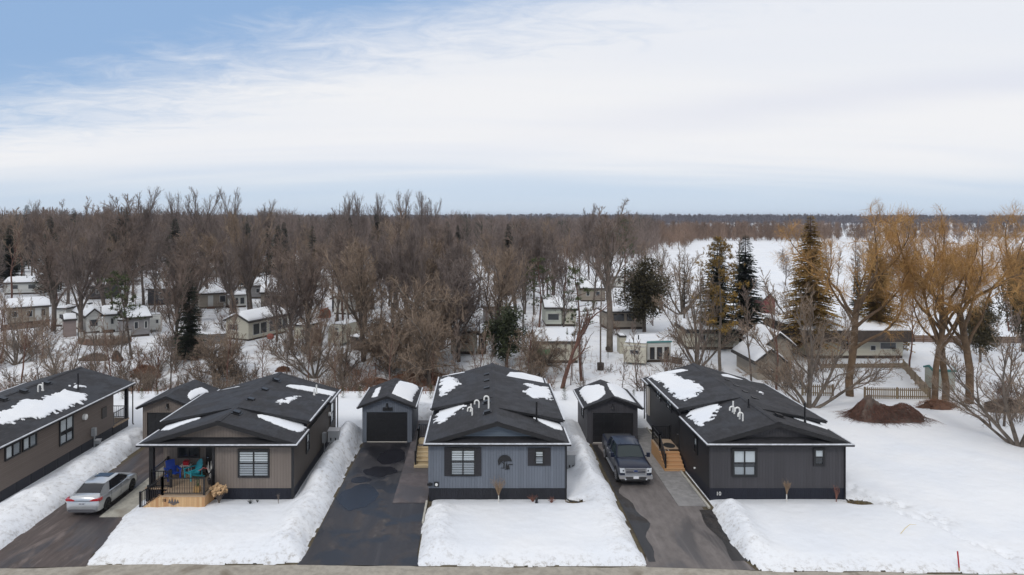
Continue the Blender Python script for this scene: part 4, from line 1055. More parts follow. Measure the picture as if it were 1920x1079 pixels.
mb = MB(); loft(mb, [(y - L2, h) for y, h in [(.60, [(.70, 1.04), (.66, 1.055), (0, 1.07)]), (1.28, [(.79, .95), (.575, 1.345), (0, 1.375)]), (2.0, [(.82, .93), (.61, 1.40), (0, 1.43)]), (2.62, [(.82, .93), (.60, 1.385), (0, 1.415)]), (3.50, [(.76, .93), (.70, .955), (0, .965)])]])
mb.build('windows', CARG, car, 30)
mb = MB()       # roof skin and pillars
loft(mb, [(y - L2, h) for y, h in [(1.24, [(.50, 1.335), (.575, 1.345), (.56, 1.365), (0, 1.388)]), (2.0, [(.50, 1.38), (.625, 1.395), (.60, 1.42), (0, 1.443)]), (2.62, [(.50, 1.37), (.615, 1.385), (.59, 1.405), (0, 1.428)])]])
for s_ in (-1, 1):
    mb.add([(s_ * .595, 1.22 - L2, 1.365), (s_ * .60, 1.62 - L2, 1.38), (s_ * .85, 1.22 - L2, .93), (s_ * .80, .42 - L2, 1.0), (s_ * .68, .60 - L2, 1.075)], [(0, 1, 2, 3, 4) if s_ > 0 else (4, 3, 2, 1, 0)])
    mb.tube([(s_ * .60, 2.6 - L2, 1.395), (s_ * .70, 3.1 - L2, 1.17), (s_ * .77, 3.5 - L2, .95)], .035, 6)
    mb.tube([(s_ * .60, 1.3 - L2, 1.37), (s_ * .64, 2.0 - L2, 1.40), (s_ * .62, 2.6 - L2, 1.39)], .028, 6)
mb.build('roof', SILV, car, 40)
mb = MB(); mb.slab([(-.42, 1.98 - L2, 1.447), (.42, 1.98 - L2, 1.447), (.42, 2.58 - L2, 1.438), (-.42, 2.58 - L2, 1.438)], .02); mb.build('sunroof', CARG, car)
for s_ in (-1, 1):
    mb = MB(); mb.hull2([(s_ * .40, .83), (s_ * .87, .86), (s_ * .89, .96), (s_ * .62, .955), (s_ * .42, .89)][::(1 if s_ > 0 else -1)], 'y', .035 - L2, .24 - L2); mb.build('tail_light', RED, car, 30)
    mb = MB(); mb.hull2([(.885 * s_, .80), (.905 * s_, .80), (.905 * s_, .965), (.885 * s_, .965)][::(1 if s_ > 0 else -1)], 'y', .12 - L2, .42 - L2); mb.build('tail_light', RED, car)
    mb = MB(); mb.tube([(s_ * .84, 3.05 - L2, .98), (s_ * 1.0, 3.02 - L2, 1.02)], [.03, .03], 6); mb.box(s_ * .90, s_ * 1.06, 2.98 - L2, 3.10 - L2, .94, 1.09); mb.build('mirror', SILV, car)
    mb = MB()
    for yy in (1.35, 2.35): mb.box(s_ * .893, s_ * .902, yy - L2, yy + .012 - L2, .35, .90)
    mb.box(s_ * .893, s_ * .903, 1.0 - L2, 3.1 - L2, .895, .912); mb.box(s_ * .86, s_ * .905, 1.35 - L2, 3.25 - L2, .19, .25); mb.build('door_seam', BLKM, car)
    for yy in (1.5, 2.45):
        mb = MB(); mb.box(s_ * .893, s_ * .93, yy - L2, yy + .18 - L2, .80, .825); mb.build('handle', SILV, car)
mb = MB(); mb.box(-.44, .44, .02 - L2, .06 - L2, .845, .87); mb.build('trim_bar', mat('trim_grey', (.10, .10, .11), .4), car)
mb = MB(); mb.hull2([(-.66, .27), (.66, .27), (.74, .40), (.55, .43), (-.55, .43), (-.74, .40)], 'y', -.018 - L2, .03 - L2); mb.build('bumper_trim', MATS['trim_grey'], car)
mb = MB(); mb.box(-.17, .17, .005 - L2, .05 - L2, .64, .78); pl_ = mb.build('number_plate', mat('plate_grey', (.55, .57, .60), .4), car)
mb = MB()
for i, a in enumerate((-.12, -.075, -.03, .04, .085, .125)): mb.box(a - .013, a + .013, .001 - L2, .005 - L2, .68, .74)
mb.build('characters', mat('ink', (.05, .06, .12), .5), pl_)

tr = thing('pickup_truck', 'dark navy pickup truck facing the camera on the right drive', 'pickup truck', (9.30, 41.02, .012))
def tr_(hw, zb, zl, zt, k=.80): return [(hw * .86, zb), (hw * .98, zb + .05), (hw, zb + .35), (hw * .99, zl - .12), (hw * .965, zl), (hw * k, zt - .015), (0, zt)]
mb = MB(); loft(mb, [(y, tr_(*a)) for y, a in [(.06, (.90, .52, 1.02, 1.08)), (.11, (.95, .50, 1.09, 1.15)), (.20, (.975, .48, 1.13, 1.21)), (.40, (.99, .46, 1.16, 1.27)), (.9, (1.0, .44, 1.19, 1.33)), (1.5, (1.0, .42, 1.22, 1.33)), (3.95, (1.0, .42, 1.24, 1.33)), (3.97, (1.0, .42, 1.30, 1.36, .9)), (5.80, (1.0, .44, 1.32, 1.37, .9)), (5.86, (.97, .5, 1.25, 1.30, .9))]])
mb.build('body', NAVY, tr, 45)
arches(tr, (1.0, 4.75), 1.0, .47)
for y in (1.0, 4.75):
    for s_ in (-1, 1): wheel(tr, s_ * .89, y, .40, .27, RIML, s_)
mb = MB(); loft(mb, [(y, h) for y, h in [(1.42, [(.84, 1.29), (.80, 1.31), (0, 1.345)]), (2.12, [(.93, 1.28), (.70, 1.83), (0, 1.88)]), (3.0, [(.94, 1.28), (.73, 1.87), (0, 1.915)]), (3.72, [(.94, 1.28), (.71, 1.84), (0, 1.89)]), (3.93, [(.90, 1.28), (.80, 1.34), (0, 1.36)])]])
mb.build('windows', mat('truck_glass', (.018, .028, .030), .10, spec=.5), tr, 30)
mb = MB(); loft(mb, [(y, h) for y, h in [(2.06, [(.55, 1.82), (.72, 1.835), (.66, 1.87), (0, 1.895)]), (3.0, [(.55, 1.87), (.755, 1.88), (.70, 1.91), (0, 1.935)]), (3.74, [(.55, 1.84), (.735, 1.85), (.68, 1.88), (0, 1.905)])]])
for s_ in (-1, 1):
    mb.tube([(s_ * .70, 2.1, 1.85), (s_ * .80, 1.72, 1.57), (s_ * .86, 1.42, 1.31)], .045, 6)
    mb.tube([(s_ * .75, 3.0, 1.87), (s_ * .86, 3.02, 1.6), (s_ * .95, 3.05, 1.27)], .045, 6)
    mb.tube([(s_ * .73, 3.72, 1.84), (s_ * .86, 3.82, 1.55), (s_ * .94, 3.9, 1.27)], .07, 6)
    for q in (.18, .48): mb.bar((s_ * q, 2.2, 1.895), (s_ * q, 3.6, 1.905), .05, .025)
mb.build('roof', NAVY, tr, 40)
mb = MB(); mb.slab([(-.86, 4.02, 1.375), (.86, 4.02, 1.375), (.86, 5.75, 1.385), (-.86, 5.75, 1.385)], .03); mb.build('bed_cover', mat('bed_cover', (.018, .020, .026), .7), tr)
mb = MB()
for z0, z1 in ((1.045, 1.105), (.94, .985), (.80, .845), (.715, .755)): mb.box(-.62, .62, .035, .11, z0, z1)
for s_ in (-1, 1): mb.box(s_ * .585, s_ * .64, .04, .11, .715, 1.105)
g_ = mb.build('grille', CHROME, tr)
mb = MB(); mb.box(-.585, .585, .075, .105, .75, 1.05)
for k_ in range(5): mb.box(-.58, .58, .062, .075, .765 + k_ * .06, .785 + k_ * .06)
mb.build('mesh', mat('grille_dark', (.012, .012, .014), .6), g_)
def oval(a, b, n=20): return [(a * math.cos(2 * math.pi * i / n), .955 + b * math.sin(2 * math.pi * i / n)) for i in range(n)]
mb = MB(); mb.hull2(oval(.155, .068), 'y', .018, .034); bd = mb.build('badge', CHROME, g_)
bd2 = MB(); bd2.hull2(oval(.135, .053), 'y', .013, .018); 
for s_ in (-1, 1):
    mb = MB(); mb.hull2([(s_ * .65, .83), (s_ * .93, .85), (s_ * .95, 1.10), (s_ * .66, 1.11)][::(1 if s_ > 0 else -1)], 'y', .05, .20); mb.build('headlight', LAMPC, tr, 30)
    mb = MB(); mb.box(s_ * .70, s_ * .78, .04, .05, .92, 1.02); mb.build('indicator', mat('lamp_dark', (.06, .06, .07), .2), tr)
    mb = MB(); mb.bar((s_ * .93, 1.62, 1.32), (s_ * 1.08, 1.60, 1.36), .05); mb.box(s_ * 1.02, s_ * 1.22, 1.54, 1.66, 1.26, 1.52); mb.build('mirror', NAVY, tr)
    mb = MB()
    for yy in (1.55, 3.02, 3.94): mb.box(s_ * .985, s_ * 1.004, yy, yy + .015, .55, 1.2)
    mb.build('door_seam', BLKM, tr)
    mb = MB(); mb.box(s_ * .94, s_ * 1.06, 1.5, 3.95, .36, .42); mb.build('running_board', CHROME, tr)
    mb = MB(); mb.tube([(s_ * .62, -.045, .49), (s_ * .62, -.02, .49)], .05, 10); mb.build('fog_light', LAMPC, tr)
    for yy in (2.7, 3.6):
        mb = MB(); mb.box(s_ * .99, s_ * 1.03, yy, yy + .2, 1.08, 1.12); mb.build('handle', CHROME, tr)
mb = MB(); mb.hull2([(-.97, .50), (.97, .50), (1.0, .60), (.98, .70), (-.98, .70), (-1.0, .60)], 'y', -.04, .16); mb.build('bumper', CHROME, tr, 30)
mb = MB(); mb.box(-.62, .62, -.047, -.04, .52, .62); mb.box(-.86, .86, .0, .16, .36, .495); mb.build('bumper_intake', mat('intake', (.015, .015, .016), .6), tr)
mb = MB(); mb.box(-.16, .16, -.062, -.048, .53, .67); mb.build('number_plate', mat('plate_white', (.75, .76, .78), .4), tr)
bb = bd2.build('oval', mat('badge_blue', (.02, .05, .18), .3, coat=.5), None); bb.parent = tr; bb.name = 'badge_oval'

# ================================================================== porch furniture and yard pieces
def adirondack(label, x, y, z, rz, m, fan=.024, even=0):
    o = thing('adirondack_chair', label, 'chair', (x, y, z), rz, 'chairs on the porch')      # faces +x locally
    mb = MB()
    for k_ in range(5): mb.bar((.33 - k_ * .125, -.27, .40 - k_ * .028), (.33 - k_ * .125, .27, .40 - k_ * .028), .11, .025)
    mb.build('seat', m, o)
    mb = MB(); tops = [.82, .93, 1.0, 1.03, 1.0, .93, .82]
    for k_, tp in enumerate(tops):
        yb = (k_ - 3) * .068; yt_ = (k_ - 3) * (.068 + fan); tp = tp + (1.0 - tp) * even; ln = (tp - .30)
        mb.bar((-.20, yb, .28), (-.20 - ln * .42, yt_, .28 + ln), .022, .075) if False else mb.add([(-.20, yb - .032, .28), (-.20, yb + .032, .28), (-.20 - ln * .42, yt_ + .042, .28 + ln), (-.20 - ln * .42, yt_ - .042, .28 + ln),
            (-.225, yb - .032, .27), (-.225, yb + .032, .27), (-.225 - ln * .42, yt_ + .042, .27 + ln), (-.225 - ln * .42, yt_ - .042, .27 + ln)], [(0, 1, 2, 3), (7, 6, 5, 4), (0, 4, 5, 1), (1, 5, 6, 2), (2, 6, 7, 3), (3, 7, 4, 0)])
    mb.box(-.34, -.30, -.3, .3, .50, .57); mb.build('backrest', m, o)
    for s_ in (-1, 1):
        mb = MB(); mb.box(-.38, .42, s_ * .27, s_ * .40, .58, .61); mb.build('armrest', m, o)
        mb = MB(); mb.box(.32, .36, s_ * .29, s_ * .37, 0, .58); mb.build('leg', m, o)
        mb = MB(); mb.bar((.30, s_ * .27, .36), (-.55, s_ * .27, .04), .03, .10); mb.bar((-.36, s_ * .30, .58), (-.36, s_ * .30, .10), .03, .06); mb.build('rail', m, o)
    return o
adirondack('royal blue slatted garden chair on the left of the porch', -17.95, 40.15, .86, R(-50), mat('chair_blue', (.012, .065, .42), .5, var=.1), .004, .9)
adirondack('turquoise slatted garden chair on the right of the porch', -16.75, 40.20, .86, R(-128), mat('chair_teal', (.035, .36, .44), .5, var=.1))
tb = thing('side_table', 'small white table between the two porch chairs', 'table', (-17.35, 40.62, .86))
mb = MB()
for k_ in range(5): mb.box(-.3 + k_ * .122, -.3 + k_ * .122 + .11, -.22, .22, .62, .645)
mb.build('tabletop', mat('table_white', (.66, .62, .58), .5), tb)
for a, b in ((-1, -1), (1, -1), (1, 1), (-1, 1)):
    mb = MB(); mb.bar((a * .20, b * .14, .62), (a * .27, b * .2, 0), .04); mb.build('leg', MATS['table_white'], tb)
rb = thing('cooler_box', 'bright red box on the small white porch table', 'box', (-17.33, 40.62, 1.506))
mb = MB(); mb.box(-.16, .16, -.11, .11, 0, .17); mb.build('case', mat('red_box', (.42, .01, .02), .4), rb)
mb = MB(); mb.box(-.17, .17, -.12, .12, .17, .22); mb.tube([(-.12, 0, .22), (-.10, 0, .30), (.10, 0, .30), (.12, 0, .22)], .012, 6); mb.build('lid', MATS['red_box'], rb)
pt = thing('planter', 'small wooden planter with evergreen sprig behind the porch railing', 'planter', (-15.72, 38.25, .86))
mb = MB(); mb.prism([(-.16, -.13), (.16, -.13), (.16, .13), (-.16, .13)], 0, .3); mb.build('pot', mat('pot_wood', (.40, .25, .10), .7), pt)
mb = MB(); rr = random.Random(4)
for _ in range(90):
    a = rr.uniform(0, 6.28); q = rr.uniform(0, .14); z = rr.uniform(.28, .72); d = rr.uniform(.04, .09)
    x, y = q * math.cos(a), q * math.sin(a); mb.add([(x, y, z), (x + d * math.cos(a + 1), y + d * math.sin(a), z + .04), (x + d * math.cos(a), y + d * math.sin(a + .5), z + .09)], [(0, 1, 2)])
mb.build('foliage', mat('sprig_green', (.05, .09, .03), .7), pt)
tw = thing('twig_pot', 'dark pot of white birch twigs and red ribbon by the porch door', 'potted twigs', (-15.42, 39.35, .86))
mb = MB(); mb.tube([(0, 0, 0), (0, 0, .3), (0, 0, .34)], [.12, .17, .15], 12); mb.build('pot', BLK, tw)
mb = MB()
for k_ in range(11):
    a = rr.uniform(0, 6.28); q = rr.uniform(.1, .32); mb.tube([(0, 0, .3), (q * .4 * math.cos(a), q * .4 * math.sin(a), .7), (q * math.cos(a), q * math.sin(a), rr.uniform(.95, 1.35))], [.022, .018, .006], 5)
mb.build('twigs', mat('birch', (.72, .70, .66), .7), tw)
mb = MB(); mb.tube([(-.1, -.1, .9), (-.35, -.12, .98), (-.5, -.14, .85), (-.62, -.15, .82)], .02, 5); mb.build('ribbon', mat('ribbon_red', (.45, .10, .10), .6), tw)

def twig_plant(name, label, x, y, h_, spread, m, stem_m=None, stem_h=0, n=18, heads=0, head_m=None, group=None, seed=1, cat='shrub'):
    rr = random.Random(seed); z = snow_z(x, y) - .03
    o = thing(name, label, cat, (x, y, z), 0, group)
    if stem_h: mb = MB(); mb.tube([(0, 0, 0), (0, 0, stem_h)], [.035, .028], 7); mb.build('trunk', stem_m or m, o)
    mb = MB(); hd = MB()
    for i in range(n):
        a = rr.uniform(0, 6.28); q = rr.uniform(.2, 1) * spread; e = Vector((q * math.cos(a), q * math.sin(a), stem_h + (h_ - stem_h) * rr.uniform(.6, 1)))
        b = Vector((e.x * .45, e.y * .45, stem_h + (e.z - stem_h) * .6)); mb.tube([(0, 0, stem_h * .95), b, e], [.016, .010, .004], 4, False)
        for _ in range(3):
            s_ = b.lerp(e, rr.random()); mb.tube([s_, s_ + Vector((rr.uniform(-1, 1), rr.uniform(-1, 1), rr.uniform(.2, 1))) * h_ * .14], [.006, .003], 3, False)
        if i < heads:
            for _ in range(16):
                d = Vector((rr.gauss(0, 1), rr.gauss(0, 1), rr.gauss(0, 1))) * .045; c_ = e + d; s_ = .045
                hd.add([c_ + Vector((-s_, 0, -s_ * .3)), c_ + Vector((s_, rr.uniform(-s_, s_), 0)), c_ + Vector((0, s_, s_)), ], [(0, 1, 2)])
                hd.add([c_ + Vector((0, -s_, -s_)), c_ + Vector((s_, 0, s_ * .5)), c_ + Vector((-s_, s_ * .6, s_)), ], [(0, 1, 2)])
    mb.build('branches', m, o)
    if heads: hd.build('flower_heads', head_m, o)
    return o
TAN = mat('twig_tan', (.26, .18, .115), .8); REDT = mat('twig_red', (.20, .085, .06), .8); GRYT = mat('twig_grey', (.17, .14, .12), .8); STEMW = mat('stem_white', (.62, .60, .56), .7)
HEAD = mat('hydrangea_dry', (.50, .33, .18), .8, var=.3, vscale=9)
twig_plant('hydrangea', 'dried tan hydrangea by the porch corner of the taupe house', -14.55, 38.35, .95, .42, GRYT, n=30, heads=30, head_m=HEAD, seed=3)
def P(px, py): g = gp(px, py, .12); return g[0], g[1]
for i, (nm, lb, px, py, hh, sp, m, sm, sh, n_) in enumerate([
    ('young_tree', 'small bare young tree with a white stem before the slate blue house', 935, 944, 1.35, .50, TAN, STEMW, .42, 34),
    ('young_tree', 'small bare broom shaped young tree before the charcoal house', 1475, 944, 1.15, .28, TAN, STEMW, .45, 30),
    ('young_tree', 'thin reddish sapling at the right corner of the charcoal house', 1568, 944, .95, .22, REDT, REDT, .10, 14),
    ('shrub', 'reddish low shrub beside the black lantern at the slate blue house', 999, 943, .42, .35, REDT, None, 0, 22),
    ('shrub', 'small brown shrub nearest the right corner of the slate blue house', 1034, 946, .35, .30, REDT, None, 0, 20),
    ('shrub', 'dark leafy sprigs poking through the snow before the taupe house', 469, 948, .25, .22, mat('sprig_dark', (.03, .035, .03), .8), None, 0, 22),
    ('shrub', 'pair of upright bare canes near the right window of the taupe house', 522, 948, .80, .12, GRYT, None, 0, 8),
    ('shrub', 'tiny dark twig left of the canes before the taupe house', 483, 944, .22, .12, MATS['sprig_dark'], None, 0, 10)]):
    x, y = P(px, py); twig_plant(nm, lb, x, y, hh, sp, m, sm, sh, n_, seed=20 + i, cat='tree' if nm == 'young_tree' else 'shrub')
x, y = P(1006, 947); ln = thing('garden_lantern', 'black garden lantern standing in snow before the slate blue house', 'lantern', (x, y, snow_z(x, y) - .02))
mb = MB(); mb.prism([(.09 * math.cos(i * 1.047), .09 * math.sin(i * 1.047)) for i in range(6)], 0, .06); mb.prism([(.10 * math.cos(i * 1.047), .10 * math.sin(i * 1.047)) for i in range(6)], .22, .26); mb.tube([(0, 0, .26), (0, 0, .36)], [.07, .01], 6); mb.build('frame', BLK, ln)
mb = MB(); mb.prism([(.07 * math.cos(i * 1.047), .07 * math.sin(i * 1.047)) for i in range(6)], .06, .22); mb.build('glass', DARKIN, ln)
def mound(name, label, x, y, z, rx, ry, h_, m, cat, seed=0, lump=.35, blades=0, bm_=None):
    o = thing(name, label, cat, (x, y, z)); rr = random.Random(seed)
    n, k_ = 26, 9; V_ = []; Fs = []
    for j in range(k_ + 1):
        t = j / k_; q = math.cos(t * math.pi / 2)
        for i in range(n):
            a = 2 * math.pi * i / n; w_ = 1 + lump * 1.5 * (float(fbm(np.array(math.cos(a) * 2 + seed + t * 1.5), np.array(math.sin(a) * 2 + 5 + t * 2), 3)) - .5) * 2
            V_.append((rx * q * w_ * math.cos(a), ry * q * w_ * math.sin(a), h_ * math.sin(t * math.pi / 2) * (1 + lump * .6 * (float(vnoise(np.array(math.cos(a) * 3 + 9 + t * 3), np.array(math.sin(a) * 3 + seed))) - .5)) - .03))
    for j in range(k_):
        for i in range(n): Fs.append((j * n + i, j * n + (i + 1) % n, (j + 1) * n + (i + 1) % n, (j + 1) * n + i))
    mb = MB(); mb.add(V_, Fs); mb.build('mass', m, o, 179)
    if blades:
        mb = MB()
        for _ in range(blades):
            a = rr.uniform(0, 6.28); q = math.sqrt(rr.random()); x_, y_ = rx * q * math.cos(a), ry * q * math.sin(a); z_ = h_ * math.sqrt(max(0, 1 - q * q)) - .02
            d = Vector((rr.gauss(0, 1) * .8 + math.cos(a) * .6, rr.gauss(0, 1) * .8 + math.sin(a) * .6, rr.uniform(.1, .8))).normalized() * rr.uniform(.3, 1.0) * max(.25, min(.9, h_ * .55))
            s_ = Vector((-d.y, d.x, 0)).normalized() * .014 * max(1, min(1.3, h_))
            p_ = Vector((x_, y_, z_)); mid = p_ + d * .6 + Vector((0, 0, .05)); mb.add([p_ - s_, p_ + s_, mid + s_ * .7, mid - s_ * .7, p_ + d + Vector((0, 0, -.1 * h_))], [(0, 1, 2, 3), (3, 2, 4)])
        mb.build('twigs', bm_ or m, o)
    return o
GRASSD = mat('dry_grass', (.15, .105, .035), .95, col2=(.085, .055, .02), vscale=8)
x, y = gp(1606, 950, 0)[:2]; mound('grass_patch', 'round patch of bare brown turf at the right corner of the charcoal house', x, y, 0, .85, .55, .10, GRASSD, 'turf', 3, .15, 160)
x, y = gp(1075, 945, 0)[:2]; mound('grass_patch', 'strip of bare mossy turf under the downspout of the slate blue house', x, y, 0, .7, .3, .06, GRASSD, 'turf', 5, .15, 60)
x, y = gp(1797, 1061, .25)[:2]; st = thing('marker_stake', 'red marker stake leaning in the snow of the open lot', 'stake', (x, y, snow_z(x, y) - .05))
mb = MB(); mb.bar((.03, 0, .18), (-.04, 0, .92), .055, .03); mb.build('post', mat('stake_red', (.45, .02, .025), .5), st)
mb = MB(); mb.bar((.04, 0, 0), (.03, 0, .18), .06, .035); mb.build('point', mat('stake_wood', (.5, .38, .22), .7), st)
x, y = gp(1688, 1005, .2)[:2]; z = snow_z(x, y); mb = MB(); mb.tube([(x, y, z - .02), (x + .25, y, z + .28), (x + .55, y + .1, z + .42), (x + .85, y + .1, z + .40)], [.012, .012, .01, .006], 5)
tag(mb.build('dry_reed', mat('stem_yellow', (.60, .45, .12), .7)), 'single yellow bent stem in the open lot left of the red stake', 'stem')

# ================================================================== plants: generators
BARK = mat('bark_brown', (.105, .084, .070), .9, var=.3, vscale=2, bump=.8, bscale=12)
BARKR = mat('bark_red', (.125, .062, .045), .9, var=.3, vscale=2, bump=.8, bscale=12)
BARKG = mat('bark_greybrown', (.135, .110, .090), .9, var=.3, vscale=2, bump=.8, bscale=12)
BARKW = mat('bark_willow', (.130, .083, .048), .9, var=.35, vscale=2, bump=.9, bscale=9)
TW1 = mat('twigs_brown', (.185, .138, .112), .9, var=.3, vscale=.6)
TW2 = mat('twigs_mauve', (.170, .134, .118), .9, var=.3, vscale=.6)
TW3 = mat('twigs_umber', (.235, .175, .128), .9, var=.3, vscale=.6)
TWG = mat('twigs_gold', (.40, .23, .08), .85, var=.35, vscale=.6)
TWO = mat('twigs_rust', (.22, .105, .06), .9, var=.3, vscale=.6)
NED = mat('needles_dark', (.024, .032, .017), .85, var=.4, vscale=.9)
NEP = mat('needles_pine', (.060, .078, .022), .85, var=.45, vscale=.9)
NEO = mat('needles_gold', (.26, .165, .040), .85, var=.45, vscale=.7)
NEB = mat('needles_brown', (.085, .066, .038), .85, var=.45, vscale=.7)

def vadd(a, b, k=1.0): return (a[0] + b[0] * k, a[1] + b[1] * k, a[2] + b[2] * k)
def vnorm(a):
    l = math.sqrt(a[0] ** 2 + a[1] ** 2 + a[2] ** 2) or 1; return (a[0] / l, a[1] / l, a[2] / l)
def grow(seed, H_, tr0, LV, first=None):
    """LV: one dict per level: n children, len (fraction of parent or metres for level 0), ang, wig, up, seg, t0"""
    rr = random.Random(seed); out = []
    def go(p, d, L, r, lev):
        P_ = LV[lev]; n = P_['seg']; pts = [p]; rad = [r]; dirs = [d]; st = L / n; endr = P_.get('end', .25)
        for i in range(n):
            w = P_['wig']; d = vnorm((d[0] + rr.gauss(0, w), d[1] + rr.gauss(0, w), d[2] + rr.gauss(0, w) + P_['up'])); p = vadd(p, d, st)
            pts.append(p); rad.append(r * (1 - (1 - endr) * (i + 1) / n)); dirs.append(d)
        out.append((lev, pts, rad))
        if lev + 1 >= len(LV): return
        C = LV[lev + 1]; k = C['n'] if lev < 2 else max(2, int(C['n'] * (.7 + .6 * rr.random())))
        az0 = rr.uniform(0, 6.28)
        for j in range(k):
            t = C['t0'] + (1 - C['t0']) * (j + rr.random()) / k; t = min(t, .999); q = t * n; i = int(q); f = q - i
            b = vadd(pts[i], (pts[i + 1][0] - pts[i][0], pts[i + 1][1] - pts[i][1], pts[i + 1][2] - pts[i][2]), f)
            dd = dirs[i + 1]; az = az0 + j * 2.4 + rr.uniform(-.4, .4); an = C['ang'] * rr.uniform(.75, 1.25) * (1.0 - C.get('tip', .3) * t)
            e1 = vnorm((-dd[1], dd[0], 0.001)) if abs(dd[2]) < .98 else (1, 0, 0)
            e2 = (dd[1] * e1[2] - dd[2] * e1[1], dd[2] * e1[0] - dd[0] * e1[2], dd[0] * e1[1] - dd[1] * e1[0])
            s_ = math.sin(an); nd = (dd[0] * math.cos(an) + (e1[0] * math.cos(az) + e2[0] * math.sin(az)) * s_, dd[1] * math.cos(an) + (e1[1] * math.cos(az) + e2[1] * math.sin(az)) * s_, dd[2] * math.cos(an) + (e1[2] * math.cos(az) + e2[2] * math.sin(az)) * s_)
            rb_ = (rad[i] * (1 - f) + rad[i + 1] * f)
            go(b, vnorm(nd), L * C['len'] * (1 - C.get('taper', .45) * t) * rr.uniform(.75, 1.2), min(rb_ * .85, r * C['r']), lev + 1)
    for f_ in (first or [((0, 0, -.3), (0, 0, 1), 1.0)]): go(f_[0], vnorm(f_[1]), LV[0]['len'] * H_ * f_[2], tr0 * f_[2], 0)
    return out
def tree_meshes(key, chains, barkm, twigm, split=2, ribbon=3, wmul=1.0, seed=0):
    rr = random.Random(seed); A = MB(); B = MB()
    for lev, pts, rad in chains:
        mb = A if lev < split else B
        if lev < ribbon: mb.tube(pts, rad, 8 if lev == 0 else (6 if lev == 1 else 4), False)
        else:
            th = rr.uniform(0, 3.14); s_ = (math.cos(th), math.sin(th), rr.uniform(-.4, .4)); o = len(mb.v); n = len(pts)
            for p, r in zip(pts, rad): r *= wmul; mb.v.append(vadd(p, s_, r)); mb.v.append(vadd(p, s_, -r))
            for i in range(n - 1): mb.f.append((o + 2 * i, o + 2 * i + 1, o + 2 * i + 3, o + 2 * i + 2)); mb.m.append(0)
    ma = A.mesh(key + '_trunk', barkm, 179); mb_ = B.mesh(key + '_crown', twigm)
    return ma, mb_
PROTO = {}
def add_proto(key, H_, ma, mb_):
    J = bpy.data.meshes.new(key + '_whole')
    bm = bmesh.new(); bm.from_mesh(ma); na = len(bm.faces); bm.from_mesh(mb_); bm.faces.ensure_lookup_table()
    for i in range(na, len(bm.faces)): bm.faces[i].material_index = 1
    bm.to_mesh(J); bm.free(); J.materials.append(ma.materials[0]); J.materials.append(mb_.materials[0])
    PROTO[key] = (H_, ma, mb_, J)
def lv(n, ln, ang, wig, up, seg, t0, r, **k): d = dict(n=n, len=ln, ang=ang, wig=wig, up=up, seg=seg, t0=t0, r=r); d.update(k); return d
def topz(ch): return max(p[2] for c in ch for p in c[1])
def bare(key, seed, H_, r0, barkm, twigm, LV, first=None, wmul=1.0, fl=None):
    ch = grow(seed, H_, r0, LV, first); nl = len(LV)
    fl = fl or (.045, .026, .014)
    ch = [(l, p, r if l < nl - 3 else [max(a, fl[l - nl + 3] * (1 if i < len(r) - 1 else .6)) for i, a in enumerate(r)]) for l, p, r in ch]; add_proto(key, topz(ch), *tree_meshes(key, ch, barkm, twigm, wmul=wmul, seed=seed))
T_ = lambda up=.03: [lv(7, .60, .75, .16, up, 4, .10, .38), lv(8, .55, .75, .18, up * .8, 3, .08, .3, end=.5), lv(8, .70, .70, .20, .02, 2, .05, .3, end=.6)]
FF = (.045, .029, .018)
# upright forest tree, spreading maple, tall oak, willow, viny tangle, thin sapling, multi stem
for i, s_ in enumerate((11, 12, 13, 14, 15, 16)):
    bare('forest%d' % i, s_, 18, .23, BARK, (TW2, TW1, TW3, TW1, TW2, TW3)[i], [lv(0, .95, 0, .05, .05, 7, 0, 1, end=.10), lv(14, .44, .66, .09, .07, 5, .22, .36, taper=.5)] + T_(), fl=FF)
for i, s_ in enumerate((91, 92)):
    bare('fan%d' % i, s_, 20, .20, BARK, TW2, [lv(0, .60, 0, .04, .05, 6, 0, 1, end=.45), lv(13, .72, .42, .07, .08, 6, .35, .42, taper=.35, end=.2), lv(9, .46, .45, .10, .07, 4, .15, .40, end=.3), lv(7, .55, .5, .14, .05, 3, .1, .35, end=.5), lv(6, .7, .5, .16, .04, 2, .1, .3, end=.6)], fl=(.032, .018, .011))
for i, s_ in enumerate((21, 22, 23)):
    bare('maple%d' % i, s_, 14, .30, BARK, (TW1, TW2, TW3)[i], [lv(0, .38, 0, .05, .02, 3, 0, 1, end=.75), lv(8, 1.60, .70, .10, .06, 6, .45, .50, taper=.2, end=.15, tip=.5), lv(10, .44, .78, .15, .05, 4, .12, .36), lv(9, .50, .75, .17, .03, 3, .08, .32, end=.5), lv(10, .68, .7, .2, .02, 2, .05, .3, end=.6)], fl=(.04, .028, .018))
bare('oak', 31, 17, .34, BARKG, TW1, [lv(0, .62, 0, .04, .03, 5, 0, 1, end=.55), lv(11, .58, .75, .12, .07, 6, .40, .42, taper=.3, end=.15), lv(9, .44, .78, .18, .03, 4, .15, .40), lv(8, .5, .75, .2, .02, 3, .1, .32, end=.5), lv(7, .65, .7, .2, .02, 2, .05, .3, end=.6)], fl=(.035, .022, .013))
bare('leaner', 33, 12, .26, BARKR, TW1, [lv(0, .70, 0, .07, .05, 6, 0, 1, end=.4), lv(7, .5, .6, .14, .05, 5, .35, .5, taper=.3), lv(7, .42, .7, .18, .03, 3, .2, .42), lv(6, .5, .7, .2, .02, 3, .1, .32, end=.5), lv(5, .6, .7, .2, .02, 2, .05, .22, end=.6)], fl=(.026, .015, .010))
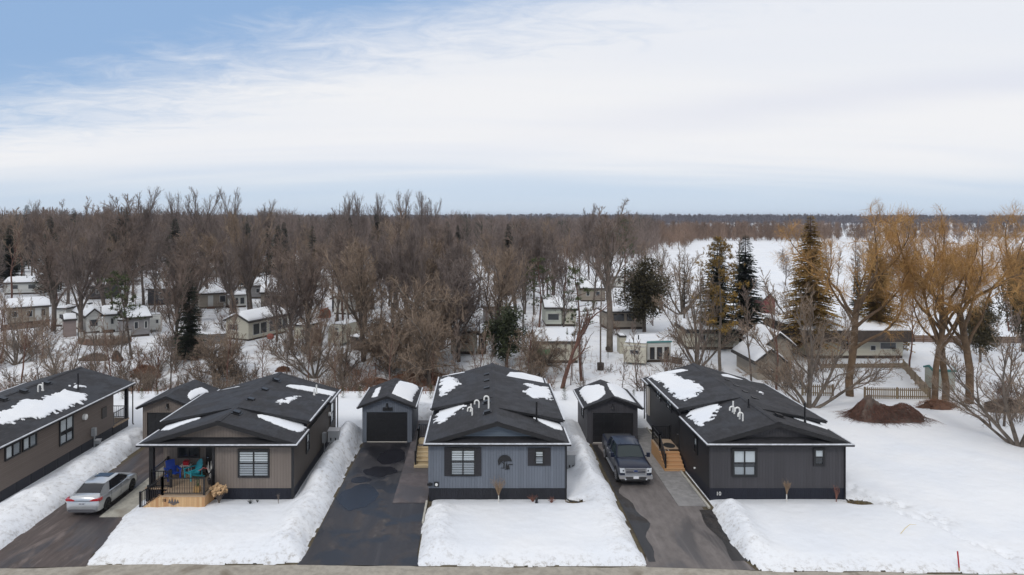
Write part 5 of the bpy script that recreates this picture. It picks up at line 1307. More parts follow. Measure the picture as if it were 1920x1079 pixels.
for i, s_ in enumerate((41, 46)):
    bare('willow%d' % i, s_, 17, .27, BARKW, TWG, [lv(0, .42, 0, .08, .02, 5, 0, 1, end=.72), lv(7, 1.15, .85, .20, .10, 8, .50, .45, taper=.15, end=.2, tip=.2), lv(10, .34, 1.0, .24, .05, 5, .38, .36, end=.3), lv(10, .60, .9, .20, .01, 4, .15, .30, end=.4), lv(13, 1.0, .8, .18, -.05, 3, .05, .3, end=.6, taper=.2)], fl=(.022, .011, .008))
bare('tangle', 51, 9, .22, BARKG, TW3, [lv(0, .55, 0, .12, .0, 5, 0, 1, end=.5), lv(11, .95, 1.0, .22, .02, 6, .2, .45, taper=.3), lv(10, .48, .95, .26, -.02, 4, .1, .4), lv(9, .5, .9, .28, -.03, 3, .05, .32, end=.5), lv(8, .7, .8, .28, -.04, 2, .05, .26, end=.6)], fl=(.03, .02, .013), first=[((-.3, 0, -.3), (-.15, 0, 1), 1), ((.35, .1, -.3), (.35, 0, 1), .9), ((.1, -.2, -.3), (.1, -.2, 1), .7)])
bare('thin0', 61, 10, .11, BARK, TW1, [lv(0, .98, 0, .05, .05, 8, 0, 1, end=.12), lv(10, .26, .55, .12, .08, 4, .3, .42), lv(6, .5, .6, .16, .04, 3, .1, .4), lv(5, .6, .6, .2, .02, 2, .1, .35, end=.6), lv(3, .6, .6, .2, .02, 2, .1, .3, end=.6)], fl=(.026, .015, .010))
bare('thin1', 62, 10, .12, BARKR, TW3, [lv(0, .96, 0, .07, .04, 8, 0, 1, end=.12), lv(9, .34, .5, .14, .08, 4, .35, .42), lv(6, .5, .6, .16, .04, 3, .1, .4), lv(5, .6, .6, .2, .02, 2, .1, .35, end=.6), lv(3, .6, .6, .2, .02, 2, .1, .3, end=.6)], fl=(.026, .015, .010))
bare('multi', 71, 9, .17, BARKG, TW3, [lv(0, .95, 0, .07, .03, 6, 0, 1, end=.15), lv(8, .45, .55, .12, .05, 5, .15, .45), lv(7, .48, .65, .16, .03, 4, .1, .4), lv(8, .55, .65, .2, .02, 3, .1, .35, end=.5), lv(7, .7, .6, .2, .0, 2, .1, .3, end=.6)],
     [((0, 0, -.2), (-.55, .1, 1), .85), ((0, 0, -.2), (-.2, -.3, 1), 1), ((0, 0, -.2), (.15, .2, 1), 1), ((.05, 0, -.2), (.5, .1, 1), .9), ((.05, 0, -.2), (.9, -.2, .6), .8), ((0, 0, -.2), (-.9, -.1, .7), .7)], fl=(.019, .010, .0065))
for i, s_ in enumerate((81, 82, 83)):
    rr = random.Random(s_); fs = [((rr.uniform(-.3, .3), rr.uniform(-.3, .3), -.1), (rr.gauss(0, .45), rr.gauss(0, .45), 1), rr.uniform(.5, 1)) for _ in range(9)]
    bare('bush%d' % i, s_, 2.6, .032, (BARKG, BARK, BARKG)[i], (TWO, TW3, TW3)[i], [lv(0, .95, 0, .10, .02, 4, 0, 1, end=.3), lv(6, .45, .6, .16, .03, 3, .2, .5), lv(5, .55, .6, .2, .02, 2, .1, .5, end=.6), lv(3, .6, .6, .2, .02, 2, .1, .5, end=.7)], fs, fl=(.016, .009, .006))

def conifer(key, seed, H_, Rb, nm, barkm, z0=.06, step=.27, per=11, droop=.25, card=.50, pw=.8, gaps=.12, up=.0):
    rr = random.Random(seed); A = MB(); B = MB()
    A.tube([(0, 0, -.3), (0, 0, H_ * .5), (0, 0, H_)], [H_ * .017, H_ * .009, .02], 8, False)
    z = H_ * z0
    while z < H_ * .985:
        t = (z - H_ * z0) / (H_ * (1 - z0)); L0 = Rb * (1 - t) ** pw + .12
        for k in range(per):
            if rr.random() < gaps: continue
            az = rr.uniform(0, 6.28); L = L0 * rr.uniform(.6, 1.12); n = max(2, int(L / .24)); pr = None
            ca, sa = math.cos(az), math.sin(az); pts = []
            for i in range(n + 1):
                q = i / n; pts.append((ca * L * q, sa * L * q, z + L * (up * q + .10 * q - droop * q * q * 1.1 + .12 * q ** 3)))
            if L > .6: A.tube([pts[0], pts[n // 2], pts[-1]], [.012 * L + .008, .009 * L + .005, .004], 3, False)
            for i in range(0 if L > .8 else 1, n + 1):
                p = pts[i]; q = i / n; w = card * (1.15 - .55 * q) * rr.uniform(.7, 1.25) * min(1, .4 + L * .5)
                for s_ in (-1, 1):
                    dx, dy = -sa * s_, ca * s_; fx = .45; ex = (ca * fx + dx) * w; ey = (sa * fx + dy) * w; ez = -w * rr.uniform(.05, .5)
                    hw = w * .30
                    B.add([(p[0] - ca * hw, p[1] - sa * hw, p[2]), (p[0] + ca * hw, p[1] + sa * hw, p[2] + .02), (p[0] + ex + ca * hw * .3, p[1] + ey + sa * hw * .3, p[2] + ez), (p[0] + ex * .6 - ca * hw, p[1] + ey * .6 - sa * hw, p[2] + ez * .7)], [(0, 1, 2, 3)])
        z += step * (1 - .45 * t) * rr.uniform(.8, 1.2)
    add_proto(key, H_, A.mesh(key + '_trunk', barkm, 179), B.mesh(key + '_crown', nm))
conifer('spruce0', 1, 15, 2.7, NED, BARK); conifer('spruce1', 2, 15, 2.1, NED, BARK, gaps=.3, per=9)
conifer('spruceG', 3, 15, 3.4, NEO, BARKR, droop=.35, gaps=.15, per=13, z0=.10, card=.48)
conifer('larch', 4, 13, 2.6, NEB, BARK, z0=.15, gaps=.42, per=8, card=.26, droop=.12)
conifer('arbor', 5, 2.2, .42, mat('arbor_green', (.05, .06, .015), .8, var=.3), BARK, z0=.03, step=.10, per=10, droop=0, card=.13, pw=.6, gaps=0, up=.5)
def pine(key, seed, H_, nm, barkm, z0=.45, Rb=2.6, lean=0., nb=22, tufts=9, tb=.0):
    rr = random.Random(seed); A = MB(); B = MB()
    path = lambda z: (lean * z + .25 * math.sin(z * .5 + seed) * (z / H_), .15 * math.sin(z * .6), z)
    A.tube([path(H_ * i / 8 - .2) for i in range(9)], [H_ * .015 * (1 - .85 * i / 8) for i in range(9)], 8, False)
    for k in range(nb):
        t = (k + rr.random()) / nb; z = H_ * (z0 + (1 - z0) * t); L = Rb * (math.sin(math.pi * min(1, .22 + t * .78)) ** .7) * rr.uniform(.55, 1.1) + .3
        az = k * 2.4 + rr.uniform(-.5, .5); o = path(z); e = (o[0] + math.cos(az) * L, o[1] + math.sin(az) * L, z + L * rr.uniform(.0, .35))
        m = ((o[0] + e[0]) / 2, (o[1] + e[1]) / 2, (z + e[2]) / 2 - .05 * L); A.tube([o, m, e], [.05, .035, .012], 4, False)
        for j in range(tufts):
            q = .35 + .65 * rr.random(); c_ = vadd(o, (e[0] - o[0], e[1] - o[1], e[2] - o[2]), q); c_ = (c_[0] + rr.gauss(0, .28), c_[1] + rr.gauss(0, .28), c_[2] + rr.gauss(0, .15))
            for _ in range(15):
                d = vnorm((rr.gauss(0, 1), rr.gauss(0, 1), rr.gauss(.35, .7))); l = rr.uniform(.18, .38); s_ = vnorm((-d[1] + .01, d[0], rr.gauss(0, .3)))
                B.add([vadd(c_, s_, .04), vadd(c_, s_, -.04), vadd(vadd(c_, d, l), s_, -.014), vadd(vadd(c_, d, l), s_, .014)], [(0, 1, 2, 3)])
    add_proto(key, H_, A.mesh(key + '_trunk', barkm, 179), B.mesh(key + '_crown', nm))
pine('pine0', 1, 14, NEP, BARKR, .5); pine('pine1', 7, 14, NEP, BARKR, .40, 2.2, .05); pine('pineG', 9, 15, NEO, BARKG, .28, 3.4, 0, 46, 16)
pine('pineL', 12, 9, NEP, BARK, .45, 2.0, -.16, 20, 8)
def bushy(key, seed, H_, Rx, nm, barkm, n=11000, zc=.58, rz=.44, card=.34):
    rr = random.Random(seed); A = MB(); B = MB()
    A.tube([(0, 0, -.2), (0, 0, H_ * .5), (0, 0, H_ * .9)], [.28, .18, .04], 8, False)
    cl = [(rr.gauss(0, .42), rr.gauss(0, .42), rr.gauss(0, .40)) for _ in range(60)]
    for i in range(n):
        c_ = rr.choice(cl); p = (c_[0] + rr.gauss(0, .15), c_[1] + rr.gauss(0, .15), c_[2] + rr.gauss(0, .13)); l = math.sqrt(sum(a * a for a in p))
        if l > 1.08: continue
        x, y, z = p[0] * Rx, p[1] * Rx, H_ * (zc + rz * p[2]); d = vnorm((p[0] + rr.gauss(0, .5), p[1] + rr.gauss(0, .5), rr.gauss(0, .5))); s_ = vnorm((-d[1], d[0] + .01, rr.gauss(0, .5))); w = card * rr.uniform(.6, 1.3)
        B.add([(x, y, z), vadd(vadd((x, y, z), d, w * .6), s_, w * .35), vadd((x, y, z), d, w * 1.3), vadd(vadd((x, y, z), d, w * .6), s_, -w * .35)], [(0, 1, 2, 3)])
    for i in range(26):
        c_ = cl[i]; A.tube([(0, 0, H_ * rr.uniform(.15, .5)), (c_[0] * Rx * .5, c_[1] * Rx * .5, H_ * (zc + rz * c_[2] * .6)), (c_[0] * Rx, c_[1] * Rx, H_ * (zc + rz * c_[2]))], [.08, .05, .015], 4, False)
    add_proto(key, H_, A.mesh(key + '_trunk', barkm, 179), B.mesh(key + '_crown', nm))
bushy('cedar', 3, 11, 4.0, mat('needles_cedar', (.070, .058, .028), .85, var=.45, vscale=.8), BARK, n=15000, card=.32)
bushy('cedarG', 5, 9, 3.3, mat('needles_cedar2', (.040, .050, .020), .85, var=.45, vscale=.8), BARK)
bushy('scrub', 8, 3.2, 1.5, mat('scrub_brown', (.075, .062, .038), .9, var=.4, vscale=1.2), BARK, n=2600, zc=.5, rz=.5, card=.16)

def plant(key, X, Y, h_, label, cat='tree', group=None, name='tree', whole=False, rz=None, sxy=1.0, tilt=(0, 0), z=None):
    H0, ma, mb_, J = PROTO[key]; s_ = h_ / H0; z = snow_z(X, Y) if z is None else z
    rz = random.uniform(0, 6.28) if rz is None else rz
    if whole:
        o = bpy.data.objects.new(name, J); COL.objects.link(o); tag(o, label, cat, group)
    else:
        o = thing(name, label, cat, group=group)
        for nm_, me_ in (('trunk', ma), ('crown', mb_)):
            c_ = bpy.data.objects.new(nm_, me_); COL.objects.link(c_); c_.parent = o
    o.location = (X, Y, z - .05); o.rotation_euler = (tilt[1], tilt[0], rz) if key[:5] != 'pineL' else (tilt[1], tilt[0], rz)
    o.scale = (s_ * sxy, s_ * sxy, s_); return o
# ================================================================== homes, sheds and fences of the park behind
PAL = {k_: siding('park_' + k_, c_, .2, 'h', .12) for k_, c_ in dict(cream=(.50, .475, .39), white=(.58, .58, .55), tan=(.28, .245, .20), grey=(.22, .21, .21), brown=(.115, .085, .068), dark=(.05, .048, .052), pink=(.25, .20, .185), green=(.47, .49, .43), red=(.17, .045, .045)).items()}
TRIMB = mat('trim_brown', (.05, .036, .028), .7, var=.3); FELT = mat('roof_felt', (.05, .045, .042), .9, var=.3)
WING = mat('window_dark', (.03, .033, .038), .15, spec=.7)
WFR = mat('frame_white', (.5, .5, .48), .6)
DECKB = planks('park_deck', (.10, .055, .038), (.18, .11, .075), .15, 'xy')
FENCEW = planks('fence_weathered', (.16, .115, .07), (.30, .235, .15), .14, 'x')
def blanket(x0, x1, y0, y1, zf, th=.2, seed=0, step=.35):
    """thick uneven snow blanket over a roof; zf(x,y) is the roof surface"""
    nx = max(4, int((x1 - x0) / step)); ny = max(4, int((y1 - y0) / step)); X, Y = np.meshgrid(np.linspace(x0, x1, nx + 1), np.linspace(y0, y1, ny + 1))
    e = np.minimum(np.minimum(X - x0, x1 - X), np.minimum(Y - y0, y1 - Y))
    T = th * (.35 + .65 * np.clip(e / .35, 0, 1)) * (.7 + .6 * fbm(X * .8 + seed, Y * .8, 3)); Zr = np.vectorize(zf)(X, Y)
    mb = MB(); nyy, nxx = X.shape
    V_ = [(float(X[j, i]), float(Y[j, i]), float(Zr[j, i] + T[j, i])) for j in range(nyy) for i in range(nxx)]
    Fq = [(j * nxx + i, j * nxx + i + 1, (j + 1) * nxx + i + 1, (j + 1) * nxx + i) for j in range(nyy - 1) for i in range(nxx - 1)]
    bd = [i for i in range(nxx)] + [j * nxx + nxx - 1 for j in range(1, nyy)] + [(nyy - 1) * nxx + i for i in range(nxx - 2, -1, -1)] + [j * nxx for j in range(nyy - 2, 0, -1)]
    o = len(V_); V_ += [(V_[b][0], V_[b][1], float(zf(V_[b][0], V_[b][1]) + .01)) for b in bd]; m = len(bd)
    Fq += [(bd[i], o + i, o + (i + 1) % m, bd[(i + 1) % m]) for i in range(m)]
    mb.add(V_, Fq); return mb
def bg_home(label, pa, pb, depth, wh, skin, style='gx', rh=.8, front=(), side=(), door=None, snow=.22, fascia=.18, over=.3, name='trailer', cat='trailer', skirt=True, roofm=None, seed=0, right=(), frames=True):
    A = Vector(gp(*pa)); B = Vector(gp(*pb)); d = B - A; w = Vector((d.x, d.y, 0)).length; rz = math.atan2(d.y, d.x)
    zb = min(A.z, B.z)
    root = thing(name, label, cat, (A.x, A.y, zb - .15), rz); wh += .15
    sk = .45 if skirt else 0
    mb = MB()
    if style == 'gx': poly = [(0, sk), (depth, sk), (depth, wh), (depth / 2, wh + rh), (0, wh)]; mb.hull2(poly, 'x', 0, w); zf = lambda x, y: wh + rh * (1 - abs(y - depth / 2) / (depth / 2)) + .1 if True else 0
    elif style == 'gy': mb.hull2([(0, sk), (w, sk), (w, wh), (w / 2, wh + rh), (0, wh)], 'y', 0, depth); zf = lambda x, y: wh + rh * (1 - abs(x - w / 2) / (w / 2)) + .1
    elif style == 'hip': mb.box(0, w, 0, depth, sk, wh); zf = lambda x, y: wh + .1 + rh * min(1, min(x + over, w + over - x, y + over, depth + over - y) / (depth / 2 + over))
    elif style == 'camper':
        mb.hull2([(0, .5), (0, wh - .5), (.35, wh - .1), (.9, wh), (depth - .9, wh), (depth - .3, wh - .15), (depth, wh - .6), (depth, .5)][::-1], 'x', 0, w); zf = lambda x, y: wh + .03
    else: mb.box(0, w, 0, depth, sk, wh); zf = lambda x, y: wh + .1
    wall = mb.build('wall', skin, root)
    if sk: mb = MB(); mb.box(.04, w - .04, .04, depth - .04, -.2, sk); mb.build('skirting', TRIMB if style != 'camper' else BLKM, root)
    q = over
    rm = MB()
    if style == 'gx':
        k_ = rh / (depth / 2); rm.slab([(-q, -q, wh - q * k_ + .08), (w + q, -q, wh - q * k_ + .08), (w + q, depth / 2, wh + rh + .08), (-q, depth / 2, wh + rh + .08)], fascia)
        rm.slab([(-q, depth / 2, wh + rh + .08), (w + q, depth / 2, wh + rh + .08), (w + q, depth + q, wh - q * k_ + .08), (-q, depth + q, wh - q * k_ + .08)], fascia)
    elif style == 'gy':
        k_ = rh / (w / 2); rm.slab([(-q, -q, wh - q * k_ + .08), (w / 2, -q, wh + rh + .08), (w / 2, depth + q, wh + rh + .08), (-q, depth + q, wh - q * k_ + .08)], fascia)
        rm.slab([(w / 2, -q, wh + rh + .08), (w + q, -q, wh - q * k_ + .08), (w + q, depth + q, wh - q * k_ + .08), (w / 2, depth + q, wh + rh + .08)], fascia)
    elif style == 'hip': rm.add([(-q, -q, wh), (w + q, -q, wh), (w + q, depth + q, wh), (-q, depth + q, wh), (-q, -q, wh + .1), (w + q, -q, wh + .1), (w + q, depth + q, wh + .1), (-q, depth + q, wh + .1), (depth / 2, depth / 2, wh + .1 + rh), (w - depth / 2, depth / 2, wh + .1 + rh)],
        [(3, 2, 1, 0), (0, 1, 5, 4), (1, 2, 6, 5), (2, 3, 7, 6), (3, 0, 4, 7), (4, 5, 9, 8), (5, 6, 9), (6, 7, 8, 9), (7, 4, 8)])
    elif style == 'flat': rm.box(-q, w + q, -q, depth + q, wh - fascia + .1, wh + .09)
    if rm.v: rf_ = rm.build('roof', roofm or FELT, root)
    else: rf_ = wall
    if snow:
        i_ = .12
        if style == 'gx' or style == 'gy': kk = rh / ((depth if style == 'gx' else w) / 2); zz = zf
        b = blanket(-q + i_, w + q - i_, -q + i_, depth + q - i_, zf, snow, seed) if style != 'camper' else blanket(.05, w - .05, .8, depth - .8, zf, snow, seed)
        b.build('snow_cover', M_SNOW, root, 60)
    def win(face, a0, a1, z0, z1):
        fr = MB(); gl = MB()
        if face == 'f': fr.box(a0, a1, -.05, 0, z0, z1); gl.box(a0 + .07, a1 - .07, -.06, -.05, z0 + .07, z1 - .07)
        elif face == 'l': fr.box(-.05, 0, a0, a1, z0, z1); gl.box(-.06, -.05, a0 + .07, a1 - .07, z0 + .07, z1 - .07)
        else: fr.box(w, w + .05, a0, a1, z0, z1); gl.box(w + .05, w + .06, a0 + .07, a1 - .07, z0 + .07, z1 - .07)
        f = fr.build('window', WFR if frames else TRIMB, root); gl.build('pane', WING, f)
    for t in front: win('f', t[0] * w, t[1] * w, t[2], t[3])
    for t in side: win('l', t[0] * depth, t[1] * depth, t[2], t[3])
    for t in right: win('r', t[0] * depth, t[1] * depth, t[2], t[3])
    rq = random.Random(seed + 500)
    if name == 'trailer':
        mb = MB(); a_ = rq.uniform(.2, .8) * w; b_ = depth * .3; mb.tube([(a_, b_, wh), (a_, b_, wh + rh * .6 + .75)], .07, 6); mb.build('roof_stack', BLKM if rq.random() < .5 else WFR, root)
        mb = MB(); mb.box(-.005, w + .005, -.012, 0, wh - .16, wh - .06); mb.build('eave_trim', WFR, root)
        if rq.random() < .6: mb = MB(); mb.tube([(w * .9, -.35, 0), (w * .9, -.35, .9), (w * .9, -.35, 1.0)], [.17, .17, .06], 8); mb.build('gas_bottle', WFR, root)
    if door is not None:
        mb = MB(); mb.box(door * w - .2, door * w + 1.05, -.9, -.06, 0, .28); mb.box(door * w - .2, door * w + 1.05, -.5, -.06, .28, .5); mb.build('steps', DECKB, root)
        mb = MB(); mb.box(door * w, door * w + .85, -.05, 0, .5, 2.4); mb.build('door', WFR, root)
    return root
W1 = (1.2, 2.1)
bg_home('long tan trailer at the far left edge under a wide snow roof', (14, 610), (92, 604), 5, 2.5, PAL['tan'], 'gx', .9, [(.1, .25, 1.2, 2.1), (.45, .6, 1.1, 2.1), (.8, .92, 1.1, 2.2)], door=.66, seed=1)
bg_home('white trailer behind the long tan trailer at the far left', (8, 553), (82, 551), 5, 2.4, PAL['white'], 'gx', .8, [(.2, .35, *W1), (.6, .8, *W1)], seed=2)
bg_home('small white trailer with one dark window between two maple trunks at left', (104, 613), (124, 613), 6, 2.6, PAL['white'], 'flat', 0, [(.35, .75, 1.3, 2.0)], seed=3)
bg_home('pinkish grey garden shed beside the forked maple at left', (120, 632), (143, 630), 2.4, 2.2, PAL['pink'], 'gx', .5, [], name='shed', cat='shed', skirt=False, seed=4, over=.15)
bg_home('white gabled trailer with a big front window behind the curved deck', (162, 627), (191, 624), 7, 2.5, PAL['white'], 'gy', .8, [(.2, .75, 1.1, 2.1)], seed=5)
bg_home('white trailer with a red shuttered window beside the curved deck', (193, 624), (221, 622), 6, 2.4, PAL['white'], 'gx', .7, [(.5, .75, 1.2, 2.1)], door=.12, seed=6)
bg_home('grey sided trailer behind the crooked pine at left', (238, 634), (281, 630), 6, 2.6, PAL['grey'], 'gx', .8, [(.3, .5, 1.2, 2.2), (.75, .9, 1.2, 2.2)], seed=7)
bg_home('small pale shed leaning on the grey sided trailer', (222, 634), (236, 634), 2, 2.3, PAL['grey'], 'flat', 0, [], name='shed', cat='shed', skirt=False, seed=8, snow=.12, over=.1)
bg_home('small white camper to the right of the grey sided trailer', (277, 624), (303, 622), 3, 2.3, PAL['white'], 'camper', 0, [(.55, .8, 1.3, 1.9)], seed=9, skirt=False, snow=.12)
bg_home('dark slate trailer in front of the wood at left centre', (277, 573), (346, 571), 6, 2.9, PAL['dark'], 'gx', .8, [(.30, .42, 1.2, 2.4), (.86, .97, 1.2, 2.5)], seed=10)
bg_home('tan trailer with snowy roof left of the white sunroom', (374, 580), (426, 577), 7, 2.6, PAL['tan'], 'gx', 1.0, [(.72, .95, 1.1, 2.3)], door=.3, seed=11)
bg_home('white glazed sunroom with three tall windows', (428, 578), (462, 576), 4.5, 2.1, PAL['white'], 'hip', .6, [(.1, .28, .7, 1.9), (.36, .56, .7, 1.9), (.64, .9, .7, 1.9)], name='sunroom', cat='sunroom', seed=12)
ch = bg_home('cream cottage with a white gable and dark screened porch side', (424, 637), (466, 641), 7.6, 2.6, PAL['cream'], 'gy', .8, [(.12, .55, 1.45, 2.25)], right=[(.10, .26, .8, 2.3), (.28, .44, .8, 2.3), (.50, .66, .8, 2.3), (.68, .82, .8, 2.3), (.84, .97, .8, 2.3)], name='cottage', cat='cottage', frames=True, seed=13, snow=.25)
bg_home('brown grey trailer with a dark open doorway behind the cream cottage', (489, 577), (524, 576), 6, 2.6, PAL['tan'], 'gx', .9, [(.2, .65, .5, 2.2)], seed=14)
bg_home('brown gabled trailer just right of the open doorway trailer', (518, 577), (556, 576), 6, 2.2, PAL['brown'], 'gy', .9, [(.2, .4, 1.1, 2.0), (.5, .75, 1.1, 2.0)], seed=15)
bg_home('small cream shed right of the cream cottage', (552, 634), (574, 636), 2.5, 1.7, PAL['cream'], 'flat', 0, [(.6, .9, .6, 1.4)], name='shed', cat='shed', skirt=False, seed=16)
bg_home('tall brown board box around the base of the spreading maple', (576, 650), (603, 648), 1.5, 2.0, DECKB, 'none', 0, [], name='board_enclosure', cat='fence', snow=0, skirt=False, seed=17)
bg_home('cream travel camper with a stacked dark front window', (615, 648), (641, 650), 6, 2.5, PAL['cream'], 'camper', 0, [(.35, .8, 1.3, 1.95), (.5, .8, 2.1, 2.4)], seed=18, skirt=False)
bg_home('white camper with a black door frame among trunks, centre left', (626, 590), (655, 591), 3, 2.9, PAL['white'], 'flat', 0, [(.45, .62, .6, 2.5), (.7, .92, 1.0, 2.4)], seed=19)
bg_home('dark grey trailer behind the white camper with the black door frame', (656, 588), (702, 580), 4, 2.2, PAL['dark'], 'gx', .6, [(.3, .5, 1, 1.8)], seed=20)
bg_home('low dark brown lean-to shed below a snow roof', (690, 661), (718, 655), 3, 1.5, PAL['brown'], 'flat', 0, [], name='shed', cat='shed', skirt=False, seed=21)
bg_home('beige trailer half hidden by the viny tangled tree', (722, 664), (776, 662), 5, 2.6, PAL['tan'], 'gx', .8, [(.2, .4, 1.2, 2.1), (.7, .85, 1.2, 2.1)], seed=22)
bg_home('cream trailer with one dark slot window right of the viny tree', (845, 664), (895, 664), 5, 2.6, PAL['cream'], 'gx', .9, [(.25, .72, 1.35, 1.95)], seed=23)
bg_home('dark screened annex on the right of the slot window trailer', (897, 664), (912, 664), 3, 2.3, PAL['brown'], 'flat', 0, [(.2, .8, .6, 2.0)], name='annex', cat='annex', seed=24)
bg_home('pale green house front with a wide window and porch roof', (1023, 612), (1053, 612), 6, 2.7, PAL['green'], 'gx', 1.1, [(.12, .85, 1.0, 2.0)], seed=25, name='cottage', cat='cottage')
bg_home('pale annex with white door right of the pale green house front', (1055, 612), (1080, 612), 5, 2.5, PAL['cream'], 'gx', .9, [(.1, .25, .8, 2.2), (.6, .8, 1, 2)], seed=26, name='annex', cat='annex')
bg_home('long cream trailer with a broken awning under a wide snow roof', (1003, 681), (1084, 680), 5.5, 2.3, PAL['cream'], 'gx', .9, [(.52, .60, 1.2, 1.9)], seed=27, over=.15)
bg_home('wood and glass porch shed behind the tall bare oak', (1138, 618), (1205, 617), 4, 2.4, PAL['tan'], 'flat', 0, [(.18, .48, 1.3, 2.3), (.55, .95, 1.3, 2.3)], seed=28, name='shed', cat='shed', frames=False)
bg_home('small cream camper with a grey front window near the garage', (1169, 685), (1211, 688), 6, 2.3, PAL['cream'], 'camper', 0, [(.28, .70, 1.4, 1.9)], seed=29, skirt=False, snow=.22)
bg_home('narrow cream cupboard shed behind the small cream camper', (1162, 664), (1174, 664), 1.6, 2.0, PAL['cream'], 'flat', 0, [], name='shed', cat='shed', skirt=False, seed=30, snow=.15, over=.05)
an = bg_home('glazed annex with a turquoise roof edge beside the small cream camper', (1214, 680), (1258, 678), 4, 2.2, PAL['white'], 'flat', 0, [(.1, .3, .5, 1.8), (.4, .62, .5, 1.8), (.72, .92, .5, 1.8)], seed=31, name='annex', cat='annex', frames=False, roofm=mat('turquoise', (.04, .24, .24), .5), over=.1, fascia=.12)
bg_home('cream trailer with a flat black edged roof under the pines', (1289, 655), (1385, 656), 5, 2.3, PAL['cream'], 'flat', 0, [(.22, .36, .9, 1.9)], seed=32, fascia=.45, over=.35, roofm=mat('roof_black', (.02, .02, .022), .7), snow=.5)
bg_home('beige shed with a snow covered gable roof right of the pines', (1420, 712), (1468, 712), 5.5, 2.0, PAL['tan'], 'gy', 1.0, [(.3, .6, .5, 1.2)], name='shed', cat='shed', skirt=False, seed=33, over=.45)
bg_home('lower gabled shed wing behind the beige shed', (1436, 690), (1484, 690), 5, 2.6, PAL['tan'], 'gy', 1.1, [], name='shed', cat='shed', skirt=False, seed=34, over=.5)
bg_home('dark red barn glimpsed beyond the spruces', (1432, 588), (1453, 588), 4, 2.3, PAL['red'], 'gy', .9, [], name='barn', cat='barn', skirt=False, seed=35)
bigh = bg_home('large cream house with a deep brown mansard edge at right', (1512, 672), (1693, 672), 9, 3.05, PAL['cream'], 'hip', 1.1, [(.05, .16, 1.0, 1.9), (.35, .5, 1.1, 1.9), (.66, .72, 1.0, 1.6), (.76, .93, 1.15, 1.95)], seed=36, name='cottage', cat='house', over=.6)
w_ = (Vector(gp(1693, 672)) - Vector(gp(1512, 672))).length; wh_ = 3.2
mb = MB()
for a in ([(-.75, -.75), (w_ + .75, -.75)], [(w_ + .75, -.75), (w_ + .75, 9.75)], [(-.75, 9.75), (-.75, -.75)]):
    (xa, ya), (xb, yb) = a; nx_, ny_ = (yb - ya), -(xb - xa); l = math.hypot(nx_, ny_); nx_ /= l; ny_ /= l
    mb.slab([(xa + nx_ * .15, ya + ny_ * .15, wh_ - 1.0), (xb + nx_ * .15, yb + ny_ * .15, wh_ - 1.0), (xb - nx_ * .1, yb - ny_ * .1, wh_ + .12), (xa - nx_ * .1, ya - ny_ * .1, wh_ + .12)], .08)
mb.build('mansard', TRIMB, bigh)
sh = bg_home('small pale green tool shed with a teal lid between willow trunks', (1750, 730), (1791, 731), 1.6, 1.75, PAL['green'], 'gx', .25, [], name='shed', cat='shed', skirt=False, seed=37, snow=.07, over=.1, roofm=mat('teal_roof', (.045, .19, .18), .6), fascia=.15)
for i, (a, b, y, lb, st_) in enumerate([(289, 304, 533, 'snow roofed trailer glimpsed in the wood above the dark slate trailer', 'gx'), (340, 372, 516, 'snow roofed trailer glimpsed left of the tallest trunks at left', 'gx'),
    (384, 424, 520, 'snow roofed trailer glimpsed high behind the tan trailer', 'gx'), (588, 622, 538, 'white trailer glimpsed behind the spreading maple crown', 'gx'), (764, 800, 506, 'white trailer glimpsed deep in the centre of the wood', 'gx'),
    (970, 1004, 526, 'white trailer glimpsed left of the dark green pine crown', 'gx'), (962, 1034, 482, 'long snow roofed building far back in the centre of the wood', 'gx'), (1085, 1125, 470, 'distant snow roofed building left of the tall oak crown', 'gx'),
    (906, 960, 607, 'low snow roofed trailer between the bare crowns, centre', 'gx'), (160, 193, 562, 'dark trailer with a white roof behind the maple fork', 'gx'), (1090, 1135, 566, 'snow roofed trailer behind the crooked green pine', 'gx'),
    (470, 520, 560, 'snow roofed brown trailer behind the multi stemmed maple', 'gx'), (1140, 1170, 540, 'white trailer glimpsed behind the tall bare oak', 'gx')]):
    bg_home(lb, (a, y), (b, y), 6, 2.5, PAL[('white', 'tan', 'grey')[i % 3]] if i != 9 else PAL['dark'], st_, .9, [(.2, .35, *W1), (.6, .78, *W1)], seed=50 + i, snow=.3)

def fence(label, pts, h_, m, kind='board', name='fence', cat='fence', th=.04):
    """boards or pickets along ground points; separate posts and rails"""
    A = Vector(pts[0]); o = thing(name, label, cat, A); pan = MB(); po = MB()
    for p, q in zip(pts[:-1], pts[1:]):
        p = Vector(p) - A; q = Vector(q) - A; d = q - p; L = d.length; n = max(1, int(L / 2)); 
        for k_ in range(n + 1): c_ = p.lerp(q, k_ / n); po = MB(); po.box(c_.x - .05, c_.x + .05, c_.y - .05, c_.y + .05, c_.z - .2, c_.z + h_ + .05); po.build('post', m, o)
        if kind == 'picket':
            m_ = int(L / .17)
            for k_ in range(m_): c_ = p.lerp(q, (k_ + .5) / m_); u_ = d.normalized() * .05; pan.bar(c_ - u_ + Vector((0, 0, h_ / 2)), c_ + u_ + Vector((0, 0, h_ / 2)), .02, h_)
            for z in (.25, h_ - .2): pan.bar(p + Vector((0, .03, z)), q + Vector((0, .03, z)), .04, .09)
        else:
            r_ = max(1, int(h_ / .2))
            for k_ in range(r_): z = (k_ + .5) * h_ / r_; pan.bar(p + Vector((0, 0, z)), q + Vector((0, 0, z)), .03, h_ / r_ - .012)
    pan.build('panel', m, o); return o
G = lambda a, b: Vector(gp(a, b))
fence('long weathered picket fence behind the brush mound at right', [G(1621, 748), G(1744, 750)], 1.0, FENCEW, 'picket')
